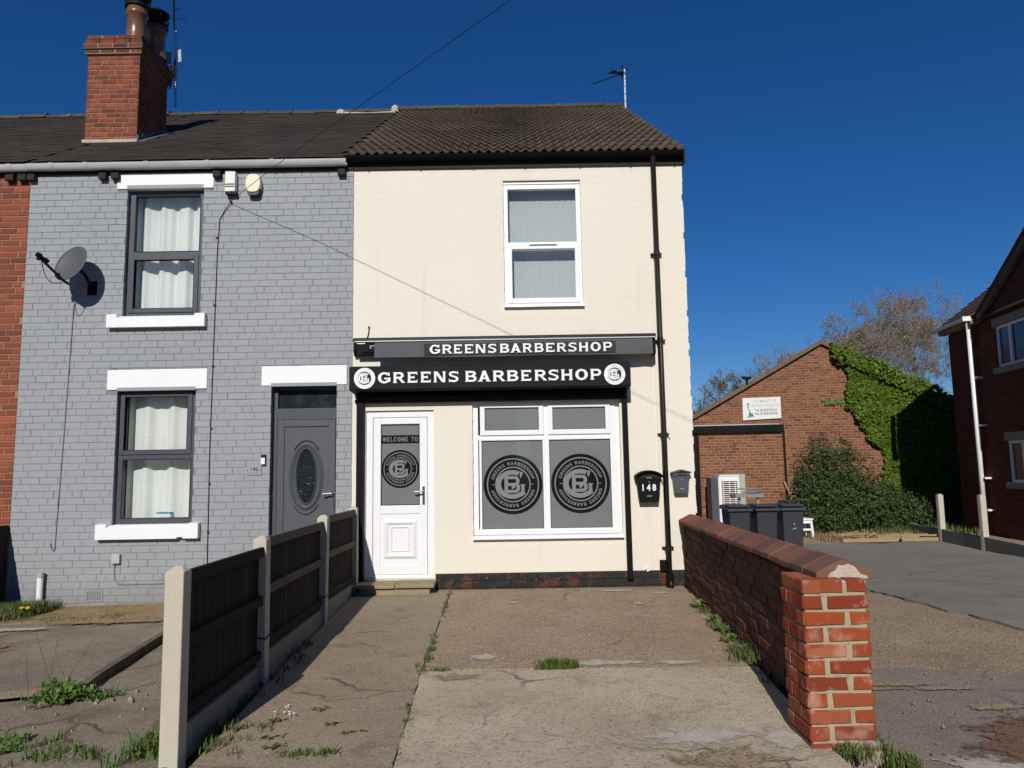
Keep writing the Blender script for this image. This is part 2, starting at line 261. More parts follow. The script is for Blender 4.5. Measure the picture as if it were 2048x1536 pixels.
M['gravel'] = pmat('brown gravelly drive', (0.341, 0.252, 0.160), 0.95, 0.12,
    mottles=[(1.1, (0.242, 0.181, 0.118), 0.42, 0.68, 0.85), (4, (0.396, 0.294, 0.180), 0.52, 0.74, 0.7), (36, (0.121, 0.089, 0.058), 0.52, 0.64, 0.85), (58, (0.620, 0.567, 0.410), 0.575, 0.66, 0.85)], bumps=[(60, 1.0, 0.016), (10, 0.4, 0.02)])
M['red_patch'] = pmat('reddish tarmac patch', (0.195, 0.108, 0.068), 0.95, 0.12, mottles=[(3, (0.150, 0.090, 0.063), 0.45, 0.7, 0.8), (60, (0.285, 0.180, 0.120), 0.55, 0.72, 0.7)], bumps=[(90, 0.8, 0.008)])
M['earth'] = pmat('rough ground', (0.11, 0.09, 0.055), 0.97, 0.1, mottles=[(0.5, (0.06, 0.075, 0.03), 0.45, 0.7, 0.8), (6, (0.16, 0.13, 0.085), 0.5, 0.75, 0.6)], bumps=[(20, 0.8, 0.02)])
M['road'] = pmat('road tarmac', (0.055, 0.054, 0.052), 0.9, 0.25, mottles=[(2, (0.07, 0.068, 0.065), 0.45, 0.7, 0.7)], bumps=[(120, 0.5, 0.005)])
M['grass'] = leafmat('spring grass', [(0.055, 0.10, 0.018), (0.08, 0.125, 0.022), (0.045, 0.08, 0.016), (0.12, 0.125, 0.04), (0.07, 0.115, 0.02), (0.20, 0.16, 0.08)])
M['weed'] = leafmat('weed leaves', [(0.07, 0.14, 0.025), (0.10, 0.18, 0.03), (0.05, 0.10, 0.02), (0.12, 0.17, 0.04)])
M['dry'] = leafmat('dry stalks', [(0.24, 0.17, 0.09), (0.30, 0.22, 0.12), (0.17, 0.12, 0.07)])
M['ivy'] = leafmat('ivy leaf', [(0.065, 0.115, 0.006), (0.095, 0.155, 0.008), (0.035, 0.066, 0.006), (0.125, 0.18, 0.012), (0.05, 0.09, 0.006)], 0.6)
M['shrub'] = leafmat('dark shrub leaf', [(0.032, 0.06, 0.014), (0.045, 0.08, 0.018), (0.022, 0.044, 0.012), (0.065, 0.10, 0.028), (0.036, 0.066, 0.015)], 0.75)
M['shrub_dry'] = leafmat('dead shrub leaf', [(0.10, 0.075, 0.035), (0.13, 0.10, 0.05), (0.075, 0.06, 0.03)], 0.7)
M['stem'] = pmat('woody stem', (0.07, 0.05, 0.035), 0.9, 0.1)
M['bark'] = pmat('grey brown bark', (0.19, 0.155, 0.115), 0.9, 0.15, mottles=[(8, (0.07, 0.055, 0.042), 0.45, 0.7, 0.7)])
M['bud'] = leafmat('brown bud', [(0.24, 0.175, 0.115), (0.29, 0.215, 0.14), (0.20, 0.16, 0.085), (0.23, 0.20, 0.09)], 0.7)
M['bud_green'] = leafmat('young leaf', [(0.10, 0.10, 0.04), (0.13, 0.12, 0.05), (0.09, 0.08, 0.045)], 0.7)
M['bin'] = pmat('dark grey bin plastic', (0.034, 0.038, 0.045), 0.45, 0.4, mottles=[(5, (0.036, 0.04, 0.045), 0.5, 0.8, 0.7), (60, (0.05, 0.052, 0.056), 0.62, 0.78, 0.4)])
M['barge'] = pmat('weathered brown verge', (0.17, 0.12, 0.08), 0.9, 0.1, mottles=[(3, (0.11, 0.08, 0.055), 0.45, 0.7, 0.8)])
M['timber'] = pmat('pale bare timber', (0.34, 0.25, 0.15), 0.9, 0.15, mottles=[((4, 30, 30), (0.24, 0.17, 0.10), 0.45, 0.7, 0.7)])
M['lead'] = pmat('lead flashing', (0.09, 0.10, 0.115), 0.6, 0.4, mottles=[(8, (0.14, 0.15, 0.165), 0.5, 0.8, 0.6)])
M['pot'] = pmat('glazed chimney pot', (0.17, 0.075, 0.045), 0.28, 0.5, mottles=[(5, (0.10, 0.05, 0.035), 0.45, 0.75, 0.7)])
M['moss_fridge'] = pmat('algae stained panel', (0.40, 0.42, 0.30), 0.7, 0.2, mottles=[((6, 6, 1.5), (0.24, 0.28, 0.17), 0.45, 0.7, 0.8)])
M['sign_white'] = pmat('white sign board', (0.72, 0.73, 0.69), 0.6, 0.3, mottles=[(6, (0.66, 0.67, 0.62), 0.5, 0.8, 0.6)])
M['print_pale'] = pmat('faded grey print', (0.50, 0.50, 0.48), 0.6, 0.2)
M['print_grey'] = pmat('grey print', (0.16, 0.16, 0.15), 0.6, 0.2)
M['print_green'] = pmat('green print', (0.06, 0.25, 0.15), 0.6, 0.2)
M['steel_dark'] = pmat('dark steel plate', (0.30, 0.305, 0.31), 0.45, 0.4, mottles=[(10, (0.36, 0.365, 0.37), 0.5, 0.8, 0.6)])
M['yellow'] = pmat('dandelion yellow', (0.75, 0.55, 0.02), 0.7, 0.2)
M['blue'] = pmat('pale blue lid', (0.06, 0.32, 0.55), 0.5, 0.3)
M['stone_lintel'] = pmat('buff stone', (0.30, 0.26, 0.19), 0.9, 0.15, mottles=[(5, (0.22, 0.19, 0.14), 0.45, 0.7, 0.7)])
M['pebble'] = pmat('small stones', (0.3, 0.26, 0.2), 0.9, 0.2, rnd=[(0.26, 0.22, 0.17), (0.18, 0.145, 0.11), (0.22, 0.175, 0.125), (0.33, 0.29, 0.24)])


# ------------------------------------------------------------------ mesh helpers
class MB:
    def __init__(s): s.v = []; s.f = []
    def add(s, vs, fs):
        o = len(s.v); s.v.extend(vs); s.f.extend([tuple(i + o for i in f) for f in fs]); return s
    def box(s, x0, x1, y0, y1, z0, z1):
        return s.add([(x0, y0, z0), (x1, y0, z0), (x1, y1, z0), (x0, y1, z0), (x0, y0, z1), (x1, y0, z1), (x1, y1, z1), (x0, y1, z1)],
                     [(0, 3, 2, 1), (4, 5, 6, 7), (0, 1, 5, 4), (1, 2, 6, 5), (2, 3, 7, 6), (3, 0, 4, 7)])
    def poly(s, pts):
        return s.add([tuple(p) for p in pts], [tuple(range(len(pts)))])
    def prism(s, pts, d):
        """closed polygon pts extruded by vector d"""
        n = len(pts); a = [tuple(p) for p in pts]; b = [(p[0] + d[0], p[1] + d[1], p[2] + d[2]) for p in pts]
        return s.add(a + b, [tuple(range(n)), tuple(range(2 * n - 1, n - 1, -1))] + [(i, i + n, (i + 1) % n + n, (i + 1) % n) for i in range(n)])
    def tube(s, pts, r, n=6, cap=True):
        pts = [Vector(p) for p in pts]; o = len(s.v); k = len(pts)
        rs = r if isinstance(r, (list, tuple)) else [r] * k
        for i, p in enumerate(pts):
            d = (pts[min(i + 1, k - 1)] - pts[max(i - 1, 0)])
            d = d.normalized() if d.length > 1e-9 else Vector((0, 0, 1))
            a = d.orthogonal().normalized() if abs(d.z) > 0.9 else Vector((0, 0, 1)).cross(d).normalized()
            b = d.cross(a)
            for j in range(n):
                t = 2 * math.pi * j / n
                s.v.append(tuple(p + a * (rs[i] * math.cos(t)) + b * (rs[i] * math.sin(t))))
        for i in range(k - 1):
            for j in range(n):
                s.f.append((o + i * n + j, o + i * n + (j + 1) % n, o + (i + 1) * n + (j + 1) % n, o + (i + 1) * n + j))
        if cap:
            s.f.append(tuple(o + j for j in range(n))[::-1]); s.f.append(tuple(o + (k - 1) * n + j for j in range(n)))
        return s
    def lathe(s, prof, c, n=20):
        """prof: list of (r, z); vertical axis at c"""
        o = len(s.v); k = len(prof)
        for (r, z) in prof:
            for j in range(n):
                t = 2 * math.pi * j / n
                s.v.append((c[0] + r * math.cos(t), c[1] + r * math.sin(t), c[2] + z))
        for i in range(k - 1):
            for j in range(n):
                s.f.append((o + i * n + j, o + i * n + (j + 1) % n, o + (i + 1) * n + (j + 1) % n, o + (i + 1) * n + j))
        return s
    def frame(s, x0, x1, z0, z1, w, y0, y1, wb=None, wt=None):
        wb = w if wb is None else wb; wt = w if wt is None else wt
        s.box(x0, x0 + w, y0, y1, z0, z1); s.box(x1 - w, x1, y0, y1, z0, z1)
        s.box(x0 + w, x1 - w, y0, y1, z0, z0 + wb); s.box(x0 + w, x1 - w, y0, y1, z1 - wt, z1)
        return s
    def xform(s, m):
        s.v = [tuple(m @ Vector(v)) for v in s.v]; return s
    def mesh(s, name, mats, smooth=False):
        me = bpy.data.meshes.new(name); me.from_pydata(s.v, [], s.f)
        for m in (mats if isinstance(mats, (list, tuple)) else [mats]): me.materials.append(m)
        if smooth:
            for p in me.polygons: p.use_smooth = True
        me.update(); return me
    def build(s, name, mat, parent=None, smooth=False, bevel=0.0, kind=None, label=None):
        return link(name, s.mesh(name, mat, smooth), parent, bevel, kind, label)


WM = {}      # world matrix of every object that can be a parent


def link(name, me, parent=None, bevel=0.0, kind=None, label=None, matrix=None):
    o = bpy.data.objects.new(name, me); COL.objects.link(o)
    m = matrix or Matrix()
    o.matrix_basis = m
    if parent is not None:
        o.parent = parent
        o.matrix_parent_inverse = WM[parent.name].inverted()
    WM[o.name] = m.copy()
    if bevel:
        b = o.modifiers.new('bevel', 'BEVEL'); b.width = bevel; b.segments = 2; b.limit_method = 'ANGLE'
    if kind: o['kind'] = kind
    if label: o['label'] = label
    return o


def thing(name, label, cat, loc=(0, 0, 0), rz=0.0, group=None):
    m = Matrix.Translation(Vector(loc)) @ Matrix.Rotation(rz, 4, 'Z')
    o = link(name, None, None, matrix=m)
    o.empty_display_size = 0.2
    o['label'] = label; o['category'] = cat
    if group: o['group'] = group
    return o


def tag(o, label, cat, group=None):
    o['label'] = label; o['category'] = cat
    if group: o['group'] = group
    return o


def struct(name, mb, mat, smooth=False):
    return mb.build(name, mat, None, smooth, kind='structure')


# ------------------------------------------------------------------ brickwork
def brick_mesh(w, h, d, bev, seed, jit=0.0015):
    r = random.Random(seed)
    X, Z = w / 2, h / 2
    j = lambda: r.uniform(-jit, jit)
    fr = [(-X + bev + j(), j() * 0.6, -Z + bev + j()), (X - bev + j(), j() * 0.6, -Z + bev + j()), (X - bev + j(), j() * 0.6, Z - bev + j()), (-X + bev + j(), j() * 0.6, Z - bev + j())]
    md = [(-X + j(), bev, -Z + j()), (X + j(), bev, -Z + j()), (X + j(), bev, Z + j()), (-X + j(), bev, Z + j())]
    bk = [(-X, d, -Z), (X, d, -Z), (X, d, Z), (-X, d, Z)]
    v = fr + md + bk
    f = [(0, 1, 2, 3)]
    for a in range(4):
        b = (a + 1) % 4
        f.append((a, a + 4, b + 4, b)); f.append((a + 4, a + 8, b + 8, b + 4))
    return v, f


def lay(x0, x1, z0, z1, openings=(), course=0.0865, joint=0.011, L=0.224, H=0.108, bond='garden', inside=None, seed=1, start=0):
    """list of (u, z, w) brick centres; openings = (xa, xb, za, zb)"""
    r = random.Random(seed); out = []
    n = int((z1 - z0) / course + 0.5)
    for i in range(n):
        zc = z0 + (i + 0.5) * course
        k = (i + start) % 6
        if bond == 'garden' and k == 5:
            pat = [L, H]
            x = x0 - (0.06 if (i // 6) % 2 else 0.18)
        elif bond == 'header':
            pat = [H]; x = x0 - (0 if i % 2 else H / 2)
        else:
            pat = [L]; x = x0 - (L / 2 if i % 2 else 0.0) - 0.02 * ((i * 7) % 3)
        q = 0
        while x < x1:
            w = pat[q % len(pat)]; q += 1
            a, b = x + r.uniform(-0.004, 0.004), x + w
            x += w + joint
            segs = [(max(a, x0), min(b, x1))]
            for (xa, xb, za, zb) in openings:
                if za - course * 0.35 < zc < zb + course * 0.35:
                    ns = []
                    for (p, s) in segs:
                        if s <= xa or p >= xb: ns.append((p, s))
                        else:
                            if p < xa - 0.02: ns.append((p, xa))
                            if s > xb + 0.02: ns.append((xb, s))
                    segs = ns
            for (p, s) in segs:
                if s - p > 0.025:
                    c = (p + s) / 2
                    if inside is None or inside(c, zc): out.append((c, zc, s - p))
    return out


def place_bricks(parent, items, origin, rz, mat, bh=0.0745, d=0.03, maxn=300, prefer=None, bev=0.006, jit=0.0015, djit=0.0015, name='brick', seed=3, fat=0.0):
    """every brick its own object up to maxn (shared mesh data); the rest joined as one stuff part"""
    r = random.Random(seed)
    var = {}
    for w in (0.224, 0.108):
        var[w] = []
        for q in range(5):
            v, f = brick_mesh(w + fat, bh, d, bev, seed * 31 + q, jit)
            mb = MB(); mb.add(v, f); var[w].append((mb.mesh(name, mat), v, f))
    rot = Matrix.Rotation(rz, 4, 'Z')
    org = Vector(origin)
    items = list(items)
    if maxn is not None and len(items) > maxn:
        items.sort(key=prefer or (lambda t: -t[2]))
    rest = MB()
    for n, (u, z, w) in enumerate(items):
        nom = 0.224 if w > 0.15 else 0.108
        me, v, f = r.choice(var[nom])
        dy = r.uniform(-djit, djit)
        m = Matrix.Translation(org + rot @ Vector((u, dy, z))) @ rot @ Matrix.Diagonal((w / nom, 1, 1, 1))
        if maxn is None or n < maxn:
            link(name, me, parent, matrix=m)
        else:
            rest.add([tuple(m @ Vector(p)) for p in v], f)
    if rest.v:
        rest.build(name + 'work' if name == 'brick' else name + '_field', mat, parent, kind='stuff')


def wall_sheet(x0, x1, z0, z1, openings, y0, y1):
    mb = MB()
    xs = sorted({x0, x1} | {o[0] for o in openings} | {o[1] for o in openings})
    zs = sorted({z0, z1} | {o[2] for o in openings} | {o[3] for o in openings})
    xs = [x for x in xs if x0 <= x <= x1]; zs = [z for z in zs if z0 <= z <= z1]
    def solid(i, j):
        if i < 0 or j < 0 or i >= len(xs) - 1 or j >= len(zs) - 1: return False
        cx, cz = (xs[i] + xs[i + 1]) / 2, (zs[j] + zs[j + 1]) / 2
        return not any(o[0] < cx < o[1] and o[2] < cz < o[3] for o in openings)
    for i in range(len(xs) - 1):
        for j in range(len(zs) - 1):
            if not solid(i, j): continue
            a, b, c, e = xs[i], xs[i + 1], zs[j], zs[j + 1]
            mb.poly([(a, y0, c), (b, y0, c), (b, y0, e), (a, y0, e)])
            mb.poly([(b, y1, c), (a, y1, c), (a, y1, e), (b, y1, e)])
            if not solid(i - 1, j): mb.poly([(a, y1, c), (a, y0, c), (a, y0, e), (a, y1, e)])
            if not solid(i + 1, j): mb.poly([(b, y0, c), (b, y1, c), (b, y1, e), (b, y0, e)])
            if not solid(i, j - 1): mb.poly([(a, y0, c), (a, y1, c), (b, y1, c), (b, y0, c)])
            if not solid(i, j + 1): mb.poly([(a, y0, e), (b, y0, e), (b, y1, e), (a, y1, e)])
    return mb


# ------------------------------------------------------------------ lettering (wide engraved capitals)
def _rect(a, b, c, d): return [(a, b), (c, b), (c, d), (a, d)]


def _arc(cx, cy, rx, ry, tx, ty, a0, a1, n=12):
    out = []
    for i in range(n):
        p, q = math.radians(a0 + (a1 - a0) * i / n), math.radians(a0 + (a1 - a0) * (i + 1) / n)
        out.append([(cx + rx * math.cos(p), cy + ry * math.sin(p)), (cx + rx * math.cos(q), cy + ry * math.sin(q)),
                    (cx + (rx - tx) * math.cos(q), cy + (ry - ty) * math.sin(q)), (cx + (rx - tx) * math.cos(p), cy + (ry - ty) * math.sin(p))])
    return out


def glyph(c):
    """polygons in a unit cell (0..1 wide, 0..1 high)"""
    T, t, s = 0.23, 0.175, 0.05
    R_ = _rect
    stem = [R_(0.05, 0, 0.05 + T, 1), R_(0, 0, 0.05, 0.07), R_(0, 0.93, 0.05, 1)]
    if c == 'E':
        return stem + [R_(0.28, 1 - t, 0.97, 1), R_(0.28, 0.415, 0.70, 0.585), R_(0.28, 0, 0.97, t), R_(0.90, 1 - t - 0.09, 0.97, 1 - t), R_(0.92, t, 1.0, t + 0.09), R_(0.64, 0.36, 0.70, 0.415), R_(0.64, 0.585, 0.70, 0.64)]
    if c == 'L': return stem + [R_(0.28, 0, 0.97, t), R_(0.90, t, 0.97, t + 0.1), R_(0.28, 0.93, 0.34, 1)]
    if c == 'P': return stem + [R_(0.28, 1 - t, 0.62, 1), R_(0.28, 0.36, 0.62, 0.36 + t)] + _arc(0.62, 0.68, 0.38, 0.32, 0.24, t, -90, 90) + [R_(0.28, 0, 0.34, 0.07)]
    if c == 'R': return stem + [R_(0.28, 1 - t, 0.58, 1), R_(0.28, 0.40, 0.58, 0.40 + t)] + _arc(0.58, 0.70, 0.35, 0.30, 0.24, t, -90, 90) + [[(0.44, 0.40), (0.68, 0.42), (1.02, 0.05), (0.76, 0.05)], R_(0.74, 0, 1.04, 0.06), R_(0.28, 0, 0.34, 0.07)]
    if c == 'B': return stem + [R_(0.28, 1 - t, 0.58, 1), R_(0.28, 0.43, 0.62, 0.43 + t * 0.85), R_(0.28, 0, 0.62, t)] + _arc(0.58, 0.745, 0.36, 0.255, 0.23, t, -90, 90) + _arc(0.62, 0.285, 0.38, 0.285, 0.24, t, -90, 90)
    if c == 'N': return [R_(0.03, 0, 0.21, 1), R_(0.79, 0, 0.97, 1), [(0.03, 1), (0.30, 1), (0.97, 0), (0.70, 0)], R_(-0.02, 0.94, 0.03, 1), R_(0.97, 0.94, 1.02, 1), R_(-0.02, 0, 0.03, 0.06), R_(0.21, 0, 0.27, 0.06), R_(0.73, 0.94, 0.79, 1)]
    if c == 'S': return _arc(0.5, 0.74, 0.46, 0.27, 0.23, 0.165, 28, 270) + _arc(0.5, 0.285, 0.49, 0.295, 0.24, 0.17, 90, -152) + [[(0.84, 1.0), (0.93, 1.0), (0.97, 0.72), (0.86, 0.74)], [(0.06, -0.01), (0.15, -0.01), (0.13, 0.27), (0.02, 0.29)]]
    if c == 'G': return _arc(0.52, 0.5, 0.52, 0.52, 0.25, 0.175, 38, 322, 18) + [R_(0.52, 0.36, 1.03, 0.50), R_(0.80, 0.12, 1.0, 0.36), [(0.86, 1.0), (0.94, 1.0), (0.95, 0.66), (0.84, 0.70)]]
    if c == 'C': return _arc(0.52, 0.5, 0.52, 0.52, 0.25, 0.175, 38, 322, 18) + [[(0.86, 1.0), (0.94, 1.0), (0.95, 0.66), (0.84, 0.70)]]
    if c == 'O': return _arc(0.5, 0.5, 0.5, 0.52, 0.25, 0.18, 0, 360, 24)
    if c == 'A': return [[(0.06, 0), (0.30, 0), (0.60, 1), (0.38, 1)], [(0.40, 1), (0.60, 1), (0.95, 0), (0.69, 0)], R_(0.28, 0.22, 0.74, 0.36), R_(-0.03, 0, 0.36, 0.06), R_(0.63, 0, 1.03, 0.06), R_(0.34, 0.94, 0.64, 1)]
    if c == 'H': return [R_(0.06, 0, 0.28, 1), R_(0.72, 0, 0.94, 1), R_(0.28, 0.42, 0.72, 0.59), R_(0, 0, 0.34, 0.06), R_(0.66, 0, 1, 0.06), R_(0, 0.94, 0.34, 1), R_(0.66, 0.94, 1, 1)]
    if c == 'T': return [R_(0.39, 0, 0.61, 1 - t), R_(0.02, 1 - t, 0.98, 1), R_(0.02, 1 - t - 0.1, 0.09, 1 - t), R_(0.91, 1 - t - 0.1, 0.98, 1 - t), R_(0.32, 0, 0.68, 0.06)]
    if c == 'M': return [R_(0.03, 0, 0.2, 1), R_(0.82, 0, 1.02, 1), [(0.03, 1), (0.28, 1), (0.60, 0.05), (0.45, 0.05)], [(0.78, 1), (1.02, 1), (0.60, 0.05), (0.45, 0.05)]]
    if c == 'W': return [[(0, 1), (0.20, 1), (0.38, 0), (0.22, 0)], [(0.40, 1), (0.56, 1), (0.38, 0), (0.22, 0)], [(0.44, 1), (0.60, 1), (0.80, 0), (0.64, 0)], [(0.84, 1), (1.04, 1), (0.80, 0), (0.64, 0)]]
    return []


def letter_mesh(mb, c, x0, x1, z0, z1, y, eps=0.0002):
    for k, p in enumerate(glyph(c)):
        mb.poly([(x0 + (x1 - x0) * a, y - eps * (k % 24), z0 + (z1 - z0) * b) for a, b in p])


WIDE = {'W': 1.25, 'M': 1.15, 'G': 1.1, 'O': 1.05, 'A': 1.1, 'S': 0.9, 'E': 0.88, 'L': 0.88, 'P': 0.95, 'T': 0.95, ' ': 0.6}


def arc_text(mb, txt, cx, cz, r, h, mid_deg, span_deg, y, eps=0.00004):
    tot = sum(WIDE.get(c, 1.0) for c in txt) + 0.28 * (len(txt) - 1)
    u = 0.0; sc = math.radians(span_deg) / tot
    a_start = math.radians(mid_deg) + math.radians(span_deg) / 2
    for c in txt:
        w = WIDE.get(c, 1.0)
        for k, p in enumerate(glyph(c)):
            q = []
            for a, b in p:
                ang = a_start - (u + a * w) * sc; rr = r + b * h
                q.append((cx + rr * math.cos(ang), y - eps * (k % 24), cz + rr * math.sin(ang)))
            mb.poly(q)
        u += w + 0.28


def disc(mb, cx, cz, r, y, n=64):
    mb.poly([(cx + r * math.cos(2 * math.pi * i / n), y, cz + r * math.sin(2 * math.pi * i / n)) for i in range(n)])


def ring(mb, cx, cz, ro, ri, y, n=64):
    for i in range(n):
        a, b = 2 * math.pi * i / n, 2 * math.pi * (i + 1) / n
        mb.poly([(cx + r * math.cos(t), y, cz + r * math.sin(t)) for r, t in ((ro, a), (ro, b), (ri, b), (ri, a))])


def monogram(mb, cx, cz, R, y):
    """interlocked G and B, light on dark, unit radius R"""
    pts = []
    def P(poly, k):
        mb.poly([(cx + a * R, y - 0.00012 * k, cz + b * R) for a, b in poly])
    k = 0
    for q in _arc(-0.02, 0, 0.55, 0.485, 0.165, 0.155, 62, 300, 26):
        P(q, k % 3); k += 1
    P([(0.235, 0.425), (0.235, 0.275), (0.27, 0.20), (0.35, 0.415)], 3)
    P([(0.235, 0.428), (0.35, 0.415), (0.30, 0.30), (0.235, 0.275)], 4)
    P([(0.255, -0.42), (0.17, -0.288), (0.28, -0.235), (0.39, -0.235), (0.42, -0.33)], 5)
    P([(0.235, 0.0), (0.43, 0.0), (0.39, -0.05), (0.39, -0.29), (0.42, -0.33), (0.275, -0.28), (0.28, -0.05)], 6)
    # B
    P([(-0.29, 0.285), (-0.165, 0.285), (-0.165, -0.285), (-0.29, -0.285)], 8)
    P([(-0.165, 0.285), (0.07, 0.285), (0.07, 0.18), (-0.165, 0.18)], 9)
    P([(-0.165, 0.052), (0.07, 0.052), (0.07, -0.052), (-0.165, -0.052)], 10)
    P([(-0.165, -0.18), (0.07, -0.18), (0.07, -0.285), (-0.165, -0.285)], 11)
    P([(-0.045, -0.052), (0.07, -0.052), (0.07, -0.12), (-0.045, -0.155)], 12)
    for q in _arc(0.07, 0.1165, 0.155, 0.1685, 0.115, 0.105, -90, 90, 10): P(q, 13)
    for q in _arc(0.07, -0.1165, 0.175, 0.1685, 0.12, 0.105, -90, 90, 10): P(q, 15)


def logo(name, parent, cx, cz, R, y, dark, light, ring_light=None, small=None):
    """roundel in flat print: a dark disc, and the light print on it"""
    d = MB(); disc(d, cx, cz, R, y)
    base = d.build(name, dark if ring_light is None else ring_light, parent)
    if ring_light is None:
        p = MB()
        ring(p, cx, cz, 0.885 * R, 0.845 * R, y - 0.0008); ring(p, cx, cz, 0.60 * R, 0.56 * R, y - 0.0008)
        arc_text(p, 'GREENS BARBERSHOP', cx, cz, 0.66 * R, 0.105 * R, 90, 150, y - 0.0008)
        arc_text(p, 'GREENS BARBERSHOP', cx, cz, 0.66 * R, 0.105 * R, 270, 150, y - 0.0008)
        for sx in (-1, 1):
            p.poly([(cx + sx * R * a, y - 0.0008, cz + R * b) for a, b in ((0.62, 0.012), (0.70, 0.012), (0.70, -0.012), (0.62, -0.012))])
        monogram(p, cx, cz, R, y - 0.0008)
        p.build('logo_print', light, base)
    else:
        q = MB(); arc_text(q, 'GREENS BARBERSHOP', cx, cz, 0.74 * R, 0.10 * R, 90, 150, y - 0.0006)
        arc_text(q, 'GREENS BARBERSHOP', cx, cz, 0.74 * R, 0.10 * R, 270, 150, y - 0.0006)
        q.build('ring_lettering', small, base)
        q = MB(); disc(q, cx, cz, 0.635 * R, y - 0.0006); q.build('inner_disc', dark, base)
        q = MB(); monogram(q, cx, cz, R * 1.06, y - 0.0012); q.build('monogram', light, base)
    return base


def text_mesh(txt, size, extrude=0.0, offset=0.0, align='CENTER'):
    cu = bpy.data.curves.new('text', 'FONT'); cu.body = txt; cu.size = size
    cu.extrude = extrude; cu.offset = offset; cu.align_x = align; cu.align_y = 'CENTER'; cu.resolution_u = 3
    o = bpy.data.objects.new('text', cu); COL.objects.link(o)
    dg = bpy.context.evaluated_depsgraph_get()
    me = bpy.data.meshes.new_from_object(o.evaluated_get(dg))
    bpy.data.objects.remove(o); bpy.data.curves.remove(cu)
    return me


def put_text(name, txt, parent, mat, x, y, z, size, sx=1.0, offset=0.0, align='CENTER', rz=0.0):
    me = text_mesh(txt, size, 0.0, offset, align)
    me.materials.clear(); me.materials.append(mat); me.name = name
    m = Matrix.Translation((x, y, z)) @ Matrix.Rotation(rz, 4, 'Z') @ Matrix.Rotation(math.radians(90), 4, 'X') @ Matrix.Diagonal((sx, 1, 1, 1))
    return link(name, me, parent, matrix=m)


# ================================================================== GROUND
def clamp(a, lo=0.0, hi=1.0): return max(lo, min(hi, a))


def gz(x, y):
    if x > 2.15:
        return -0.22 * clamp((y + 1.0) / 6.0) + 0.02 * clamp((3.0 - x) / 0.9) * clamp((y + 5) / 5)
    if x > -1.95:
        return 0.055 * clamp((y + 5.0) / 5.0)
    return -0.02 + (-0.03 - 0.022 * (-x - 2)) * clamp((y + 5.4) / 5.0)


def nz(x, y, s, seed=0.0):
    return noise.noise(Vector((x * s, y * s, seed)))


def sheet(name, left, right, n, m, off, mat, jl=0.0, jr=0.0, je=0.0, bump=0.004):
    """ground sheet between two polylines (lists of (x, y)); slightly uneven top and edges"""
    def at(pl, t):
        k = t * (len(pl) - 1); i = min(int(k), len(pl) - 2); f = k - i
        return (pl[i][0] * (1 - f) + pl[i + 1][0] * f, pl[i][1] * (1 - f) + pl[i + 1][1] * f)
    mb = MB()
    for i in range(n + 1):
        a, b = at(left, i / n), at(right, i / n)
        for j in range(m + 1):
            s = j / m
            x, y = a[0] * (1 - s) + b[0] * s, a[1] * (1 - s) + b[1] * s
            if j == 0: x += jl * nz(x, y, 4, 1) + jl * 0.5 * nz(x, y, 13, 2)
            if j == m: x += jr * nz(x, y, 4, 3) + jr * 0.5 * nz(x, y, 13, 4)
            if i == 0 or i == n: y += je * nz(x, y, 3, 5) + je * 0.5 * nz(x, y, 12, 6)
            mb.v.append((x, y, gz(x, y) + off + bump * nz(x, y, 1.7, 7)))
    for i in range(n):
        for j in range(m):
            o = i * (m + 1) + j
            mb.f.append((o, o + 1, o + m + 2, o + m + 1))
    # a skirt so that the edge is a real step
    k = len(mb.v)
    loop = [j for j in range(m + 1)] + [i * (m + 1) + m for i in range(1, n + 1)] + [n * (m + 1) + j for j in range(m - 1, -1, -1)] + [i * (m + 1) for i in range(n - 1, 0, -1)]
    for q in loop:
        v = mb.v[q]; mb.v.append((v[0], v[1], v[2] - 0.05))
    L = len(loop)
    for q in range(L):
        mb.f.append((loop[q], k + q, k + (q + 1) % L, loop[(q + 1) % L]))
    return struct(name, mb, mat, smooth=False)


def faded(base_name):
    """copy of a ground material that dissolves towards the rim of its patch (worn edge)"""
    key = base_name + '_faded'
    if key in M: return M[key]
    m = M[base_name].copy(); m.name = M[base_name].name + ' worn edge'
    nt = m.node_tree; nd = nt.nodes; lk = nt.links
    at = nd.new('ShaderNodeAttribute'); at.attribute_name = 'fade'
    geo = nd.new('ShaderNodeNewGeometry')
    n1 = nd.new('ShaderNodeTexNoise'); n1.inputs['Scale'].default_value = 16; n1.inputs['Detail'].default_value = 8; n1.inputs['Roughness'].default_value = 0.72
    lk.new(geo.outputs['Position'], n1.inputs['Vector'])
    ad = nd.new('ShaderNodeMath'); ad.operation = 'MULTIPLY_ADD'
    lk.new(n1.outputs['Fac'], ad.inputs[0]); ad.inputs[1].default_value = 1.7; lk.new(at.outputs['Fac'], ad.inputs[2])
    mr = nd.new('ShaderNodeMapRange'); mr.inputs['From Min'].default_value = 1.18; mr.inputs['From Max'].default_value = 1.42
    lk.new(ad.outputs[0], mr.inputs['Value'])
    lk.new(mr.outputs[0], nd['Principled BSDF'].inputs['Alpha'])
    M[key] = m
    return m


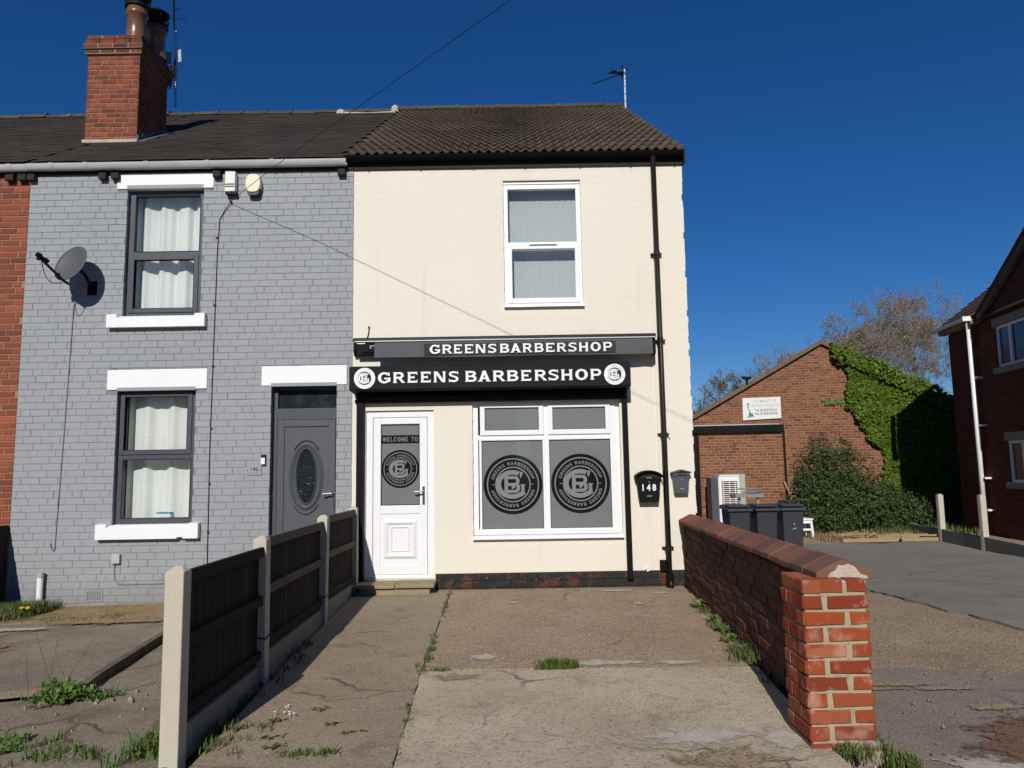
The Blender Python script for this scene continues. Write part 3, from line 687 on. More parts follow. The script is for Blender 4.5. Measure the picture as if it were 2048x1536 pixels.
def blob(name, cx, cy, rx, ry, off, mat, seed=0, n=36, rough=0.35):
    mb = MB(); K = 5; fade = []
    def pt(t, q):
        k = q * (1 + rough * noise.noise(Vector((math.cos(t) * 1.6, math.sin(t) * 1.6, seed * 3.7))) + rough * 0.6 * noise.noise(Vector((math.cos(t) * 5, math.sin(t) * 5, seed * 1.3))))
        x, y = cx + rx * 1.25 * k * math.cos(t), cy + ry * 1.25 * k * math.sin(t)
        return (x, y, gz(x, y) + off + 0.0015 + 0.004 * nz(x, y, 1.7, 7))
    mb.v.append(pt(0, 0)); fade.append(1.0)
    for i in range(1, K + 1):
        for j in range(n):
            mb.v.append(pt(2 * math.pi * j / n, i / K)); fade.append(1 - i / K)
    mb.f = [(0, 1 + j, 1 + (j + 1) % n) for j in range(n)]
    for i in range(K - 1):
        for j in range(n):
            a, b = 1 + i * n + j, 1 + i * n + (j + 1) % n
            mb.f.append((a, a + n, b + n, b))
    key = [k for k, v in M.items() if v is mat][0]
    o = struct(name, mb, faded(key))
    at = o.data.attributes.new('fade', 'FLOAT', 'POINT')
    at.data.foreach_set('value', fade)
    return o


g = MB()
xs = [-300, -60, -20, -9, -6.5, -4.5, -2.2, -1.9, 0, 2.1, 2.3, 3.0, 4, 6, 9, 14, 22, 60, 300]
ys = [-300, -60, -20, -12, -7, -5, -3, -1, 0, 2, 5, 8, 14, 20, 40, 80, 300]
for x in xs:
    for y in ys:
        g.v.append((x, y, gz(x, min(y, 14)) - 0.09))
for i in range(len(xs) - 1):
    for j in range(len(ys) - 1):
        o = i * len(ys) + j
        g.f.append((o, o + len(ys), o + len(ys) + 1, o + 1))
struct('ground', g, M['earth'])

JOINT = [(-0.555, -7.2), (-0.657, -5.26), (-0.73, -3.42), (-0.80, 0.02)]
FENCE = [(-1.70, -7.2), (-1.74, -5.3), (-1.86, -3.0), (-1.96, 0.02)]
WALLF = [(1.64, -7.2), (1.70, -5.1), (1.92, -2.2), (2.16, 0.02)]
sheet('concrete_path', FENCE, [(a - 0.004, b) for a, b in JOINT], 60, 12, -0.004, M['slab_path'], 0, 0.012, 0)
sheet('rough_concrete', [(a + 0.005, b) for a, b in JOINT[2:]], [(1.82, -3.52), (2.20, 0.02)], 36, 24, -0.008, M['slab_rough'], 0.012, 0, 0.03)
sheet('front_concrete_slab', [(a + 0.008, b) for a, b in [(-0.557, -7.2), (-0.657, -5.26), (-0.728, -3.55)]], [(1.64, -7.2), (1.70, -5.1), (1.82, -3.55)], 40, 28, 0.008, M['slab_light'], 0.010, 0, 0.03)
sheet('left_forecourt', [(-6.35, -4.3), (-6.35, 0.02)], [(-3.22, -3.72), (-3.50, -1.6), (-3.62, 0.02)], 40, 26, 0.045, M['slab_grey'], 0, 0, 0.03, 0.012)
sheet('side_strip', [(-6.35, -7.2), (-6.2, -4.4), (-3.16, -3.75), (-3.44, -1.6), (-3.58, 0.02)], [(-1.84, -7.2), (-1.88, -5.1), (-1.93, -3.6), (-2.0, -1.7), (-2.06, 0.02)], 60, 20, -0.012, M['slab_grey'], 0, 0, 0, 0.012)
# strip along the grey house
sheet('soil_strip', [(-6.3, -1.25), (-6.3, 0.01)], [(-2.9, -0.62), (-2.9, 0.01)], 14, 60, 0.050, M['soil'], 0, 0, 0.0, 0.010)
blob('worn_concrete', -5.2, -1.5, 0.45, 0.12, 0.062, M['patch'], 3)
blob('worn_concrete', -4.4, -1.2, 0.9, 0.16, 0.062, M['soil'], 5)
blob('worn_concrete', -5.0, -2.6, 0.5, 0.5, 0.060, M['soil'], 6)
# light scabs of cement on the shop forecourt
for i, (cx, cy, rx, ry) in enumerate([(-0.28, -3.12, 0.17, 0.13), (0.72, -3.34, 0.34, 0.12), (1.25, -3.38, 0.2, 0.07), (-0.02, -0.9, 0.07, 0.05), (1.35, -1.05, 0.08, 0.05), (1.2, -0.25, 0.3, 0.07), (0.55, -0.22, 0.12, 0.04), (0.5, -1.6, 0.07, 0.03), (1.7, -0.45, 0.16, 0.05)]):
    blob('cement_patch', cx, cy, rx, ry, -0.0035, M['patch'], i + 1)
blob('cement_patch', 1.02, -4.93, 0.42, 0.17, 0.0125, M['patch'], 11, rough=0.6)
blob('broken_edge', 1.12, -5.26, 0.36, 0.2, 0.0165, M['gravel'], 12, rough=0.6)
blob('cement_patch', 1.5, -5.0, 0.16, 0.22, 0.0125, M['patch'], 14, rough=0.6)
blob('broken_edge', -0.45, -3.72, 0.22, 0.12, 0.0125, M['slab_path'], 15, rough=0.5)
# drive to the right of the garden wall
sheet('gravel_drive', [(1.96, -7.2), (1.98, -5.1), (2.3, 0.0), (2.42, 9.0)], [(14, -7.2), (14, -5), (14, 0), (14, 9.2)], 60, 40, -0.03, M['gravel'], 0, 0, 0, 0.012)
sheet('tarmac_drive', [(5.3, -7.0), (4.66, -2.4), (4.43, -0.9), (4.42, 0.2), (4.2, 2.5), (3.2, 6.8)], [(14, -7), (14, -2.4), (14, -0.9), (13, 0.2), (12, 2.5), (9.6, 6.95)], 40, 30, -0.005, M['asphalt'], 0.07, 0, 0.05, 0.012)
sheet('old_tarmac', [(1.96, -7.2), (1.985, -5.2), (2.11, -3.3)], [(5.2, -7.2), (4.4, -4.8), (4.0, -3.75)], 24, 20, -0.02, M['asphalt_old'], 0, 0.1, 0.1, 0.012)
blob('tarmac_patch', 3.0, -5.05, 0.62, 0.5, -0.008, M['red_patch'], 21, rough=0.4)
blob('cement_patch', 2.43, -5.35, 0.26, 0.22, -0.012, M['patch'], 24, rough=0.6)
for i, (cx, cy, rx, ry) in enumerate([(2.65, -3.95, 0.3, 0.03), (2.95, -4.05, 0.26, 0.03), (3.05, -4.45, 0.22, 0.035), (2.5, -4.05, 0.18, 0.02)]):
    blob('chalky_streak', cx, cy, rx * 1.2, ry * 1.8, -0.0105, M['gravel'], 30 + i)
# road behind the camera
r_ = MB(); r_.box(-60, 60, -18, -11, -0.3, -0.12); struct('road', r_, M['road'])
r_ = MB(); r_.box(-60, 60, -10.85, -7.3, -0.3, -0.015); struct('pavement', r_, M['asphalt_old'])

# ================================================================== ROOF SHAPE shared by the terrace
EAVE_Y, EAVE_Z, RIDGE_Y, RIDGE_Z = -0.05, 5.655, 4.8, 8.76
RV = Vector((0, RIDGE_Y - EAVE_Y, RIDGE_Z - EAVE_Z)); RLEN = RV.length; RV.normalize()
RN = Vector((0, -RV.z, RV.y))


def roof_pt(x, s, h=0.0):
    p = Vector((x, EAVE_Y, EAVE_Z)) + RV * s + RN * h
    return (p.x, p.y, p.z)


def roof_shell(parent, x0, x1, name='roof_deck'):
    mb = MB()
    prof = [(EAVE_Y + 0.03, EAVE_Z + 0.0), (RIDGE_Y, RIDGE_Z - 0.02), (9.8, EAVE_Z)]
    mb.prism([(x0, y, z) for y, z in prof], (x1 - x0, 0, 0))
    mb.build(name, M['dark_wood'], parent)


def slates(parent, x0, x1, w=0.30, exp=0.235, maxn=300, seed=2, inside=None):
    r = random.Random(seed)
    rows = int(RLEN / exp)
    me = []
    for q in range(4):
        mb = MB(); t = 0.004
        a = 0.006
        j = lambda: r.uniform(-0.004, 0.004)
        # local: x across, y up the slope, z out of the roof
        mb.add([(-w / 2 + 0.002, j(), 0.006), (w / 2 - 0.002, j(), 0.006), (w / 2 - 0.002, exp + 0.06, 0.0), (-w / 2 + 0.002, exp + 0.06, 0.0),
                (-w / 2 + 0.002, j(), 0.006 + t), (w / 2 - 0.002, j(), 0.006 + t), (w / 2 - 0.002, exp + 0.06, t), (-w / 2 + 0.002, exp + 0.06, t)],
               [(4, 5, 6, 7), (0, 1, 5, 4), (1, 2, 6, 5), (3, 0, 4, 7)])
        me.append((mb.mesh('slate', M['slate']), mb.v, mb.f))
    rest = MB(); n = 0
    base = Matrix(((1, 0, 0, 0), (0, RV.y, RN.y, 0), (0, RV.z, RN.z, 0), (0, 0, 0, 1)))
    for i in range(rows + 1):
        x = x0 + (w / 2 if i % 2 == 0 else 0.02)
        while x < x1 + 0.02:
            if inside is None or inside(x, i * exp):
                p = roof_pt(x, i * exp, r.uniform(0, 0.004))
                cl = min(x + w / 2, x1) - max(x - w / 2, x0)
                m = Matrix.Translation(p) @ base @ Matrix.Rotation(r.uniform(-0.008, 0.008), 4, 'Z')
                if cl > 0.1:
                    if cl < w - 0.01:
                        cxx = (min(x + w / 2, x1) + max(x - w / 2, x0)) / 2
                        m = Matrix.Translation(roof_pt(cxx, i * exp)) @ base @ Matrix.Diagonal((cl / w, 1, 1, 1))
                    q = r.choice(me)
                    if n < maxn: link('slate', q[0], parent, matrix=m)
                    else: rest.add([tuple(m @ Vector(v)) for v in q[1]], q[2])
                    n += 1
            x += w
    if rest.v: rest.build('slate_field', M['slate'], parent, kind='stuff')


def ridge_run(parent, x0, x1, n, mat, r=0.115, up=0.0):
    L = (x1 - x0) / n
    rr = random.Random(n)
    for i in range(n):
        mb = MB(); o = 0
        xa, xb = x0 + i * L + 0.004, x0 + (i + 1) * L - 0.004
        k = 9
        prof = [(RIDGE_Y + r * 1.15 * math.cos(math.pi * (0.0 + q / (k - 1))), RIDGE_Z - 0.05 + up + r * 0.95 * math.sin(math.pi * q / (k - 1))) for q in range(k)]
        mb.prism([(xa, y, z) for y, z in prof], (xb - xa, 0, 0))
        # raised collar at the joint
        prof2 = [(RIDGE_Y + (r + 0.016) * 1.15 * math.cos(math.pi * q / (k - 1)), RIDGE_Z - 0.05 + up + (r + 0.018) * 0.95 * math.sin(math.pi * q / (k - 1))) for q in range(k)]
        mb.prism([(xb - 0.045, y, z) for y, z in prof2], (0.05, 0, 0))
        ob = mb.build('ridge_tile', mat, parent)
        ob.location = (0, 0, rr.uniform(-0.008, 0.008))


def gutter(parent, x0, x1, y, z, r, mat, joints=(), name='gutter', rz=None):
    """half-round gutter: x0..x1, lip at z"""
    mb = MB(); k = 12; rz = rz or r
    out = [(y + r * math.cos(math.pi + math.pi * q / k), z + rz * math.sin(math.pi + math.pi * q / k)) for q in range(k + 1)]
    inn = [(y + (r - 0.006) * math.cos(math.pi + math.pi * q / k), z + (rz - 0.006) * math.sin(math.pi + math.pi * q / k)) for q in range(k, -1, -1)]
    mb.prism([(x0, a, b) for a, b in out + inn], (x1 - x0, 0, 0))
    g_ = mb.build(name, mat, parent, smooth=False)
    for jx in joints:
        mb = MB()
        out = [(y + (r + 0.006) * math.cos(math.pi + math.pi * q / k), z + 0.004 + (rz + 0.006) * math.sin(math.pi + math.pi * q / k)) for q in range(k + 1)]
        mb.prism([(jx - 0.03, a, b) for a, b in out], (0.06, 0, 0))
        mb.build('gutter_union', mat, g_)
    return g_


def pane_obj(name, x0, x1, z0, z1, y, mat, parent):
    mb = MB(); mb.box(x0, x1, y, y + 0.004, z0, z1)
    return mb.build(name, mat, parent)


# ================================================================== GREY PAINTED HOUSE
GX0, GX1 = -6.329, -2.046
grey = thing('terraced_house', 'two-storey terraced house of grey painted brick with white lintels and dark slate roof', 'house', (-4.19, 0, -0.1))
W1 = (-5.04, -4.03, 3.575, 5.30); W2 = (-5.058, -4.05, 0.905, 2.61); DR = (-3.085, -2.243, -0.08, 2.635)
lint = [(-5.177, -3.90, 5.282, 5.495), (-5.19, -3.908, 2.612, 2.872), (-3.209, -2.115, 2.634, 2.886)]
sillr = [(-5.20, -3.938, 3.415, 3.573), (-5.217, -3.938, 0.735, 0.905)]
ops = [W1, W2, DR]
wall_sheet(GX0, GX1, -0.3, 5.56, ops, 0.0045, 0.24).build('wall', M['grey_joint'], grey)
vent_hole = (-5.34, -5.12, -0.03, 0.12)
items = lay(GX0 + 0.004, GX1 - 0.004, -0.217, 5.56, ops + lint + [vent_hole], seed=5)
place_bricks(grey, items, (0, 0, 0), 0, M['grey_paint'], bh=0.0822, maxn=300, prefer=lambda t: (0 if t[2] > 0.2 else 1, abs(t[1] - 1.9)), bev=0.0035, djit=0.001, seed=4, fat=0.005)
for (a, b, c, d), o in zip(lint, ops):
    mb = MB(); mb.box(a, b, -0.012, 0.10, c, d); li = mb.build('lintel', M['white'], grey, bevel=0.006)
    mb = MB(); mb.box(o[0], o[1], -0.0145, 0.06, o[3] - 0.012, o[3] + 0.032); mb.build('painted_soffit', M['grey_paint'], li)
# side and back walls, rooms behind the glass
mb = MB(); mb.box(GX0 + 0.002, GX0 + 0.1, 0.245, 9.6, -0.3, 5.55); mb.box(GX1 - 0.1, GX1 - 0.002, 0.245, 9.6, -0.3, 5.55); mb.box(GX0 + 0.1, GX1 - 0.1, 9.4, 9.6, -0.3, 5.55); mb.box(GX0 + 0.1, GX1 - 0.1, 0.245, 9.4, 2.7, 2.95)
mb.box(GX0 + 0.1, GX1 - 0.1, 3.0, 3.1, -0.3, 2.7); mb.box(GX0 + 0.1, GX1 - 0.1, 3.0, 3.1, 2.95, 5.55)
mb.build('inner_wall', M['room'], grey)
roof_shell(grey, GX0, GX1 - 0.1)
CH = (-6.567, -5.753, 1.5, 2.42)
def not_chim(x, s):
    y = EAVE_Y + RV.y * s
    return not (CH[0] - 0.1 < x < CH[1] + 0.05 and CH[2] - 0.1 < y < CH[3] + 0.02)
slates(grey, GX0 + 0.003, -2.17, maxn=300, seed=3, inside=not_chim)
ridge_run(grey, GX0, -3.35, 6, M['ridge'], 0.105)
ridge_run(grey, -3.35, -2.25, 2, M['ridge'], 0.10)
gutter(grey, GX0, -2.13, -0.075, 5.608, 0.052, M['grey_pvc'], joints=(-6.0, -5.55, -4.75, -3.95, -3.1), rz=0.088)
mb = MB(); mb.box(GX0, GX1 - 0.005, -0.022, -0.004, 5.492, 5.66); mb.build('fascia', M['dark_wood'], grey)
for x in (-6.41 + 0.12, -5.349, -5.184, -3.843, -3.68, -2.20):
    mb = MB(); mb.box(x - 0.05, x + 0.05, -0.075, -0.002, 5.405, 5.490); mb.build('eaves_bracket', M['dark_wood'], grey, bevel=0.008)


def sash_window(parent, W, panes, mid, fr, mats, sill=None, y=0.075, w=0.075):
    x0, x1, z0, z1 = W
    mb = MB(); mb.frame(x0 + 0.002, x1 - 0.002, z0 + 0.002, z1 - 0.002, w, y, y + 0.07)
    mb.box(x0 + w, x1 - w, y, y + 0.07, mid - 0.035, mid + 0.035)
    wi = mb.build('window', fr, parent, bevel=0.004)
    for k, (a, b, c, d, sash) in enumerate(panes):
        if sash:
            s = MB(); s.frame(a - 0.062, b + 0.062, c - 0.062, d + 0.062, 0.062, y - 0.014, y + 0.05); s.build('sash', fr, wi, bevel=0.006)
            s = MB(); s.frame(a - 0.006, b + 0.006, c - 0.006, d + 0.006, 0.006, y - 0.016, y + 0.045); s.build('seal', M['seal'], wi)
        else:
            s = MB(); s.frame(a - 0.008, b + 0.008, c - 0.008, d + 0.008, 0.008, y - 0.002, y + 0.05); s.build('seal', M['seal'], wi)
        pane_obj('pane', a, b, c, d, y + 0.03, M['glass'], wi)
    return wi


win1 = sash_window(grey, W1, [(-5.015 + 0.06, -4.10, 4.455, 5.205, False), (-4.94, -4.16, 3.69, 4.335, True)], 4.41, M['frame_grey'], None)
win2 = sash_window(grey, W2, [(-4.98, -4.178, 1.845, 2.525, True), (-5.043 + 0.06, -4.118, 0.985, 1.72, False)], 1.75, M['frame_grey'], None)
for k, (wi, (a, b, c, d)) in enumerate(zip((win1, win2), sillr)):
    mb = MB()
    pts = [(-0.075, c), (0.07, c), (0.07, d + 0.005), (0.0, d + 0.0), (-0.075, d - 0.03)]
    if k == 0:
        mb.prism([(a, y, z) for y, z in pts], (b - a, 0, 0))
    else:
        # chipped along its lower edge, near the right end
        for xa, xb, dz in ((a, b - 0.26, 0.0), (b - 0.26, b - 0.19, 0.018), (b - 0.19, b, 0.0)):
            mb.prism([(xa, y, z + (dz if z == c else 0)) for y, z in pts], (xb - xa, 0, 0))
    # stooled ends
    for xa, xb in ((a, a + 0.13), (b - 0.13, b)):
        mb.prism([(xa, -0.076, d - 0.032), (xa, 0.002, d - 0.002), (xa, 0.002, d + 0.02), (xa, -0.076, d + 0.012)], (xb - xa, 0, 0))
    mb.build('sill', M['white'], wi)

# door of the grey house
x0, x1, z0, z1 = DR
mb = MB(); y = 0.10
mb.box(x0 + 0.002, x0 + 0.06, y, y + 0.08, z0, z1); mb.box(x1 - 0.03, x1 - 0.002, y, y + 0.08, z0, z1)
mb.box(x0 + 0.06, x1 - 0.03, y, y + 0.08, z1 - 0.05, z1 - 0.002); mb.box(x0 + 0.06, x1 - 0.03, y, y + 0.08, 2.2, 2.345)
gdoor = mb.build('door', M['frame_grey'], grey, bevel=0.004, label='anthracite front door with an oval glass light')
pane_obj('transom_pane', x0 + 0.06, x1 - 0.03, 2.345, z1 - 0.05, y + 0.04, M['dark_glass'], gdoor)
lf = MB(); lf.frame(x0 + 0.066, x1 - 0.034, z0, 2.195, 0.085, y - 0.012, y + 0.05); lf.box(x0 + 0.15, x1 - 0.118, y + 0.004, y + 0.04, z0 + 0.08, 2.112)
leaf = lf.build('door_leaf', M['door_grey'], gdoor, bevel=0.004)
ocx, ocz = -2.648, 1.476


def oval_ring(mb, cx, cz, ax, az, w, y0, y1, n=48, a0=0.0, a1=360.0):
    for i in range(n):
        p, q = math.radians(a0 + (a1 - a0) * i / n), math.radians(a0 + (a1 - a0) * (i + 1) / n)
        P = lambda t, k: (cx + (ax + k) * math.cos(t), cz + (az + k) * math.sin(t))
        a, b, c, d = P(p, -w), P(p, 0), P(q, 0), P(q, -w)
        mid1, mid2 = P(p, -w / 2), P(q, -w / 2)
        mb.poly([(a[0], y1, a[1]), (mid1[0], y0, mid1[1]), (mid2[0], y0, mid2[1]), (d[0], y1, d[1])])
        mb.poly([(mid1[0], y0, mid1[1]), (b[0], y1, b[1]), (c[0], y1, c[1]), (mid2[0], y0, mid2[1])])


mo = MB()
oval_ring(mo, ocx, ocz, 0.225, 0.435, 0.07, y - 0.022, y + 0.003)
oval_ring(mo, ocx, ocz, 0.145, 0.365, 0.03, y - 0.018, y + 0.003)
oval_ring(mo, ocx, ocz, 0.245, 0.47, 0.028, y - 0.016, y + 0.003, 24, 48, 132)
oval_ring(mo, ocx, ocz - 0.02, 0.245, 0.47, 0.028, y - 0.016, y + 0.003, 24, 228, 312)
mo.build('door_moulding', M['door_grey'], gdoor)
gl = MB()
n = 28; pts = []
for i in range(n):      # pointed oval light
    t = 2 * math.pi * i / n
    pts.append((ocx + 0.122 * math.copysign(abs(math.cos(t)) ** 1.15, math.cos(t)), y - 0.003, ocz + 0.343 * math.sin(t)))
gl.poly(pts); gl.build('oval_pane', M['bevel_glass'], gdoor)
hd = MB(); hd.box(-2.30, -2.272, y - 0.026, y - 0.012, 1.06, 1.30); hd.tube([(-2.286, y - 0.02, 1.255), (-2.286, y - 0.07, 1.255), (-2.30, y - 0.075, 1.255), (-2.42, y - 0.072, 1.25)], 0.011, 8)
hd.build('handle', M['chrome'], gdoor)
mb = MB(); mb.box(x0 - 0.02, x1 + 0.02, -0.16, 0.2, -0.2, -0.06); mb.build('threshold', M['slab_grey'], grey)

# air brick
mb = MB(); mb.frame(-5.335, -5.123, -0.025, 0.115, 0.018, -0.006, 0.02)
for i in range(1, 4): mb.box(-5.317, -5.141, -0.003, 0.02, -0.007 + i * 0.026 - 0.004, -0.007 + i * 0.026 + 0.004)
for i in range(1, 7): mb.box(-5.317 + i * 0.0251 - 0.0035, -5.317 + i * 0.0251 + 0.0035, -0.001, 0.02, -0.007, 0.097)
ab = mb.build('air_brick', M['grey_paint'], grey)
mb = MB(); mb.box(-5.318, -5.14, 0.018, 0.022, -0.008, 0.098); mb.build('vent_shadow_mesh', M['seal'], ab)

# chimney
cx0, cx1, cy0, cy1 = CH
ct = 8.36
core = MB(); core.box(cx0 + 0.008, cx1 - 0.008, cy0 + 0.008, cy1 - 0.008, 6.2, ct)
core.box(cx0 - 0.03, cx1 + 0.03, cy0 - 0.03, cy1 + 0.03, 8.09, 8.165)
core.box(cx0 - 0.055, cx1 + 0.055, cy0 - 0.055, cy1 + 0.055, 8.17, 8.25)
chim = core.build('chimney', M['mortar'], grey, label='tall brick chimney stack with two clay pots')
items = lay(cx0, cx1, 6.66, 8.075, course=0.0785, joint=0.012, bond='stretcher', seed=9)
place_bricks(chim, items, (0, cy0, 0), 0, M['sooty_brick'], bh=0.067, maxn=None, seed=11)
items = lay(cy0, cy1, 6.66, 8.075, course=0.0785, joint=0.012, bond='stretcher', seed=10, inside=lambda u, z: z > 5.6 + (u + 0.2) * 0.637 + 0.03)
place_bricks(chim, items, (cx1, 0, 0), math.radians(90), M['sooty_brick'], bh=0.067, maxn=None, seed=12)
for k, (za, pr) in enumerate([(8.092, 0.032), (8.172, 0.058), (8.252, 0.04), (8.332, 0.022)]):
    for (o, rz, a, b) in (((0, cy0 - pr, 0), 0, cx0 - pr, cx1 + pr), ((cx1 + pr, 0, 0), math.radians(90), cy0 - pr, cy1 + pr)):
        it = lay(a, b, za, za + 0.0785, course=0.0785, joint=0.012, bond='stretcher', seed=20 + k)
        place_bricks(chim, it, o, rz, M['soot_brick'], bh=0.067, d=0.08, maxn=None, seed=14 + k)
mb = MB(); mb.box(cx0 - 0.01, cx1 + 0.01, cy0 - 0.01, cy1 + 0.01, 8.36, 8.405)
mb.add([(cx0, cy0, 8.405), (cx1, cy0, 8.405), (cx1, cy1, 8.405), (cx0, cy1, 8.405), (-6.2, 1.7, 8.47), (-5.85, 1.7, 8.47), (-5.85, 2.25, 8.47), (-6.2, 2.25, 8.47)], [(0, 1, 5, 4), (1, 2, 6, 5), (2, 3, 7, 6), (3, 0, 4, 7), (4, 5, 6, 7)])
mb.build('flaunching', M['cement'], chim)
for (px, py, hgt) in ((-5.945, 1.72, 0.60), (-5.875, 2.2, 0.60)):
    mb = MB()
    mb.lathe([(0.165, 0), (0.16, 0.06), (0.15, 0.10), (0.142, 0.42), (0.168, 0.44), (0.175, 0.47), (0.16, 0.50), (0.155, hgt), (0.13, hgt), (0.125, 0.3)], (px, py, 8.42), 24)
    pt = mb.build('chimney_pot', M['pot'], chim, smooth=True)
    cg = MB()
    cg.lathe([(0.185, hgt - 0.03), (0.185, hgt + 0.02), (0.17, hgt + 0.02), (0.17, hgt - 0.03)], (px, py, 8.42), 18)
    for q in range(8):
        t = math.pi / 4 * q
        cg.tube([(px + 0.18 * math.cos(t), py + 0.18 * math.sin(t), 8.42 + hgt), (px + 0.19 * math.cos(t), py + 0.19 * math.sin(t), 8.42 + hgt + 0.14), (px + 0.06 * math.cos(t), py + 0.06 * math.sin(t), 8.42 + hgt + 0.24)], 0.010, 5)
    cg.lathe([(0.0, hgt + 0.27), (0.12, hgt + 0.255), (0.20, hgt + 0.20), (0.20, hgt + 0.185), (0.0, hgt + 0.2)], (px, py, 8.42), 18)
    cg.build('cowl', M['black'], chim)
fl = MB()
zf = lambda y: EAVE_Z + (y - EAVE_Y) * 0.632
fl.prism([(cx0 - 0.02, cy0 - 0.03, zf(cy0) - 0.08), (cx1 + 0.02, cy0 - 0.03, zf(cy0) - 0.08), (cx1 + 0.02, cy0 - 0.03, zf(cy0) + 0.05), (cx0 - 0.02, cy0 - 0.03, zf(cy0) + 0.05)], (0, 0.045, 0.01))
fl.build('cement_fillet', M['cement'], chim)
fl = MB(); k = 7
for i in range(k):
    ya, yb = cy0 + (cy1 - cy0) * i / k, cy0 + (cy1 - cy0) * (i + 1) / k
    fl.prism([(cx1 + 0.002, ya, zf(ya) - 0.02), (cx1 + 0.002, yb - 0.004, zf(yb) - 0.02), (cx1 + 0.002, yb - 0.004, zf(ya) + 0.17), (cx1 + 0.002, ya, zf(ya) + 0.13)], (0.02, 0, 0))
fl.prism([(cx1 + 0.002, cy0, zf(cy0) + 0.035), (cx1 + 0.13, cy0, zf(cy0) + 0.03), (cx1 + 0.13, cy1, zf(cy1) + 0.03), (cx1 + 0.002, cy1, zf(cy1) + 0.035)], (0, 0, -0.012))
fl.build('flashing', M['lead'], chim)

# ================================================================== RED BRICK HOUSE (edge of the picture)
red = thing('terraced_house', 'unpainted red brick terraced house at the left edge of the row', 'house', (-8.3, 0, -0.1))
wall_sheet(-10.3, GX0 - 0.002, -0.3, 5.56, [], 0.008, 0.24).build('wall', M['mortar'], red)
items = lay(-7.6, GX0 - 0.008, -0.26, 5.56, course=0.080, joint=0.011, seed=15)
place_bricks(red, items, (0, 0, 0), 0, M['red_brick'], bh=0.069, maxn=300, prefer=lambda t: -t[0], seed=16)
roof_shell(red, -10.3, GX0 - 0.004)
slates(red, -10.3, GX0, maxn=300, seed=5, inside=lambda x, s: not_chim(x, s) and x > -10.3 + s * 0.05)
ridge_run(red, -10.3, GX0, 8, M['ridge'], 0.105)
gutter(red, -10.3, GX0 - 0.003, -0.075, 5.602, 0.052, M['grey_pvc'], joints=(-6.55, -7.4), rz=0.088)
mb = MB(); mb.box(-10.3, GX0 - 0.003, -0.022, -0.004, 5.492, 5.66); mb.build('fascia', M['dark_wood'], red)
for x in (-6.573, -6.41):
    mb = MB(); mb.box(x - 0.055, x + 0.055, -0.075, -0.002, 5.405, 5.490); mb.build('eaves_bracket', M['dark_wood'], red, bevel=0.008)
mb = MB(); mb.box(-10.3, -10.2, 0.245, 9.6, -0.3, 5.55); mb.box(-10.2, GX0, 9.4, 9.6, -0.3, 5.55); mb.build('inner_wall', M['room'], red)

# ================================================================== CREAM SHOP
SX0, SX1 = -2.044, 2.283
shop = thing('shop_house', 'cream painted end-of-terrace shop house with brown tiled roof and black gutter', 'shop', (0.12, 0, 0.05))
UW = (-0.08, 0.945, 3.60, 5.315); SW = (-0.515, 1.366, 0.655, 2.385); SD = (-1.872, -1.004, 0.19, 2.29)
ops = [UW, SW, SD]
wall_sheet(SX0, SX1 - 0.004, -0.3, 5.56, ops, 0.004, 0.25).build('wall', M['cream'], shop)
items = lay(SX0 + 0.002, SX1 + 0.004, 0.245, 5.56, ops, course=0.0865, joint=0.010, seed=25)
fld = MB(); rr = random.Random(44)
var = [brick_mesh(0.2305, 0.0845, 0.02, 0.010, 900 + q, 0.0020) for q in range(4)] + [brick_mesh(0.1145, 0.0845, 0.02, 0.010, 950 + q, 0.0020) for q in range(4)]
for (u, z, w) in items:
    v, f = var[rr.randrange(4) + (0 if w > 0.15 else 4)]
    k = w / (0.224 if w > 0.15 else 0.108)
    end = rr.uniform(-0.003, 0.008) if u + w / 2 > SX1 - 0.03 else 0
    dy = rr.uniform(-0.0012, 0.0012)
    fld.add([(u + p[0] * k + (end if p[0] > 0 else 0), 0.003 + p[1] * 0.03 + dy * 0.15, z + p[2]) for p in v], f)
fld.build('brickwork', M['cream'], shop, kind='stuff')
items = lay(-0.99, SX1 - 0.002, 0.06, 0.236, course=0.088, joint=0.011, seed=26)
place_bricks(shop, items, (0, -0.012, 0), 0, M['plinth'], bh=0.078, d=0.03, maxn=None, jit=0.003, djit=0.003, seed=27)
mb = MB(); mb.box(-0.99, SX1 - 0.01, -0.002, 0.003, -0.1, 0.243); mb.build('plinth', M['plinth'], shop)
# other walls, floor, back of rooms
mb = MB()
mb.box(SX0 + 0.002, SX0 + 0.1, 0.255, 9.6, -0.3, 5.55); mb.box(SX0 + 0.1, SX1 - 0.1, 9.4, 9.6, -0.3, 5.55); mb.box(SX0 + 0.1, SX1 - 0.1, 0.255, 9.4, 2.85, 3.05)
mb.box(SX0 + 0.1, SX1 - 0.1, 3.0, 3.1, 3.05, 5.55); mb.build('inner_wall', M['room'], shop)
mb = MB(); mb.box(SX1 - 0.1, SX1 - 0.006, 0.255, 9.6, -0.3, 5.55)
mb.prism([(SX1 - 0.1, -0.0 + 0.255, 5.55), (SX1 - 0.1, 4.8, 8.5), (SX1 - 0.1, 9.6, 5.55)], (0.094, 0, 0)); mb.build('end_wall', M['cream'], shop)
roof_shell(shop, SX0 - 0.1, SX1 + 0.03)
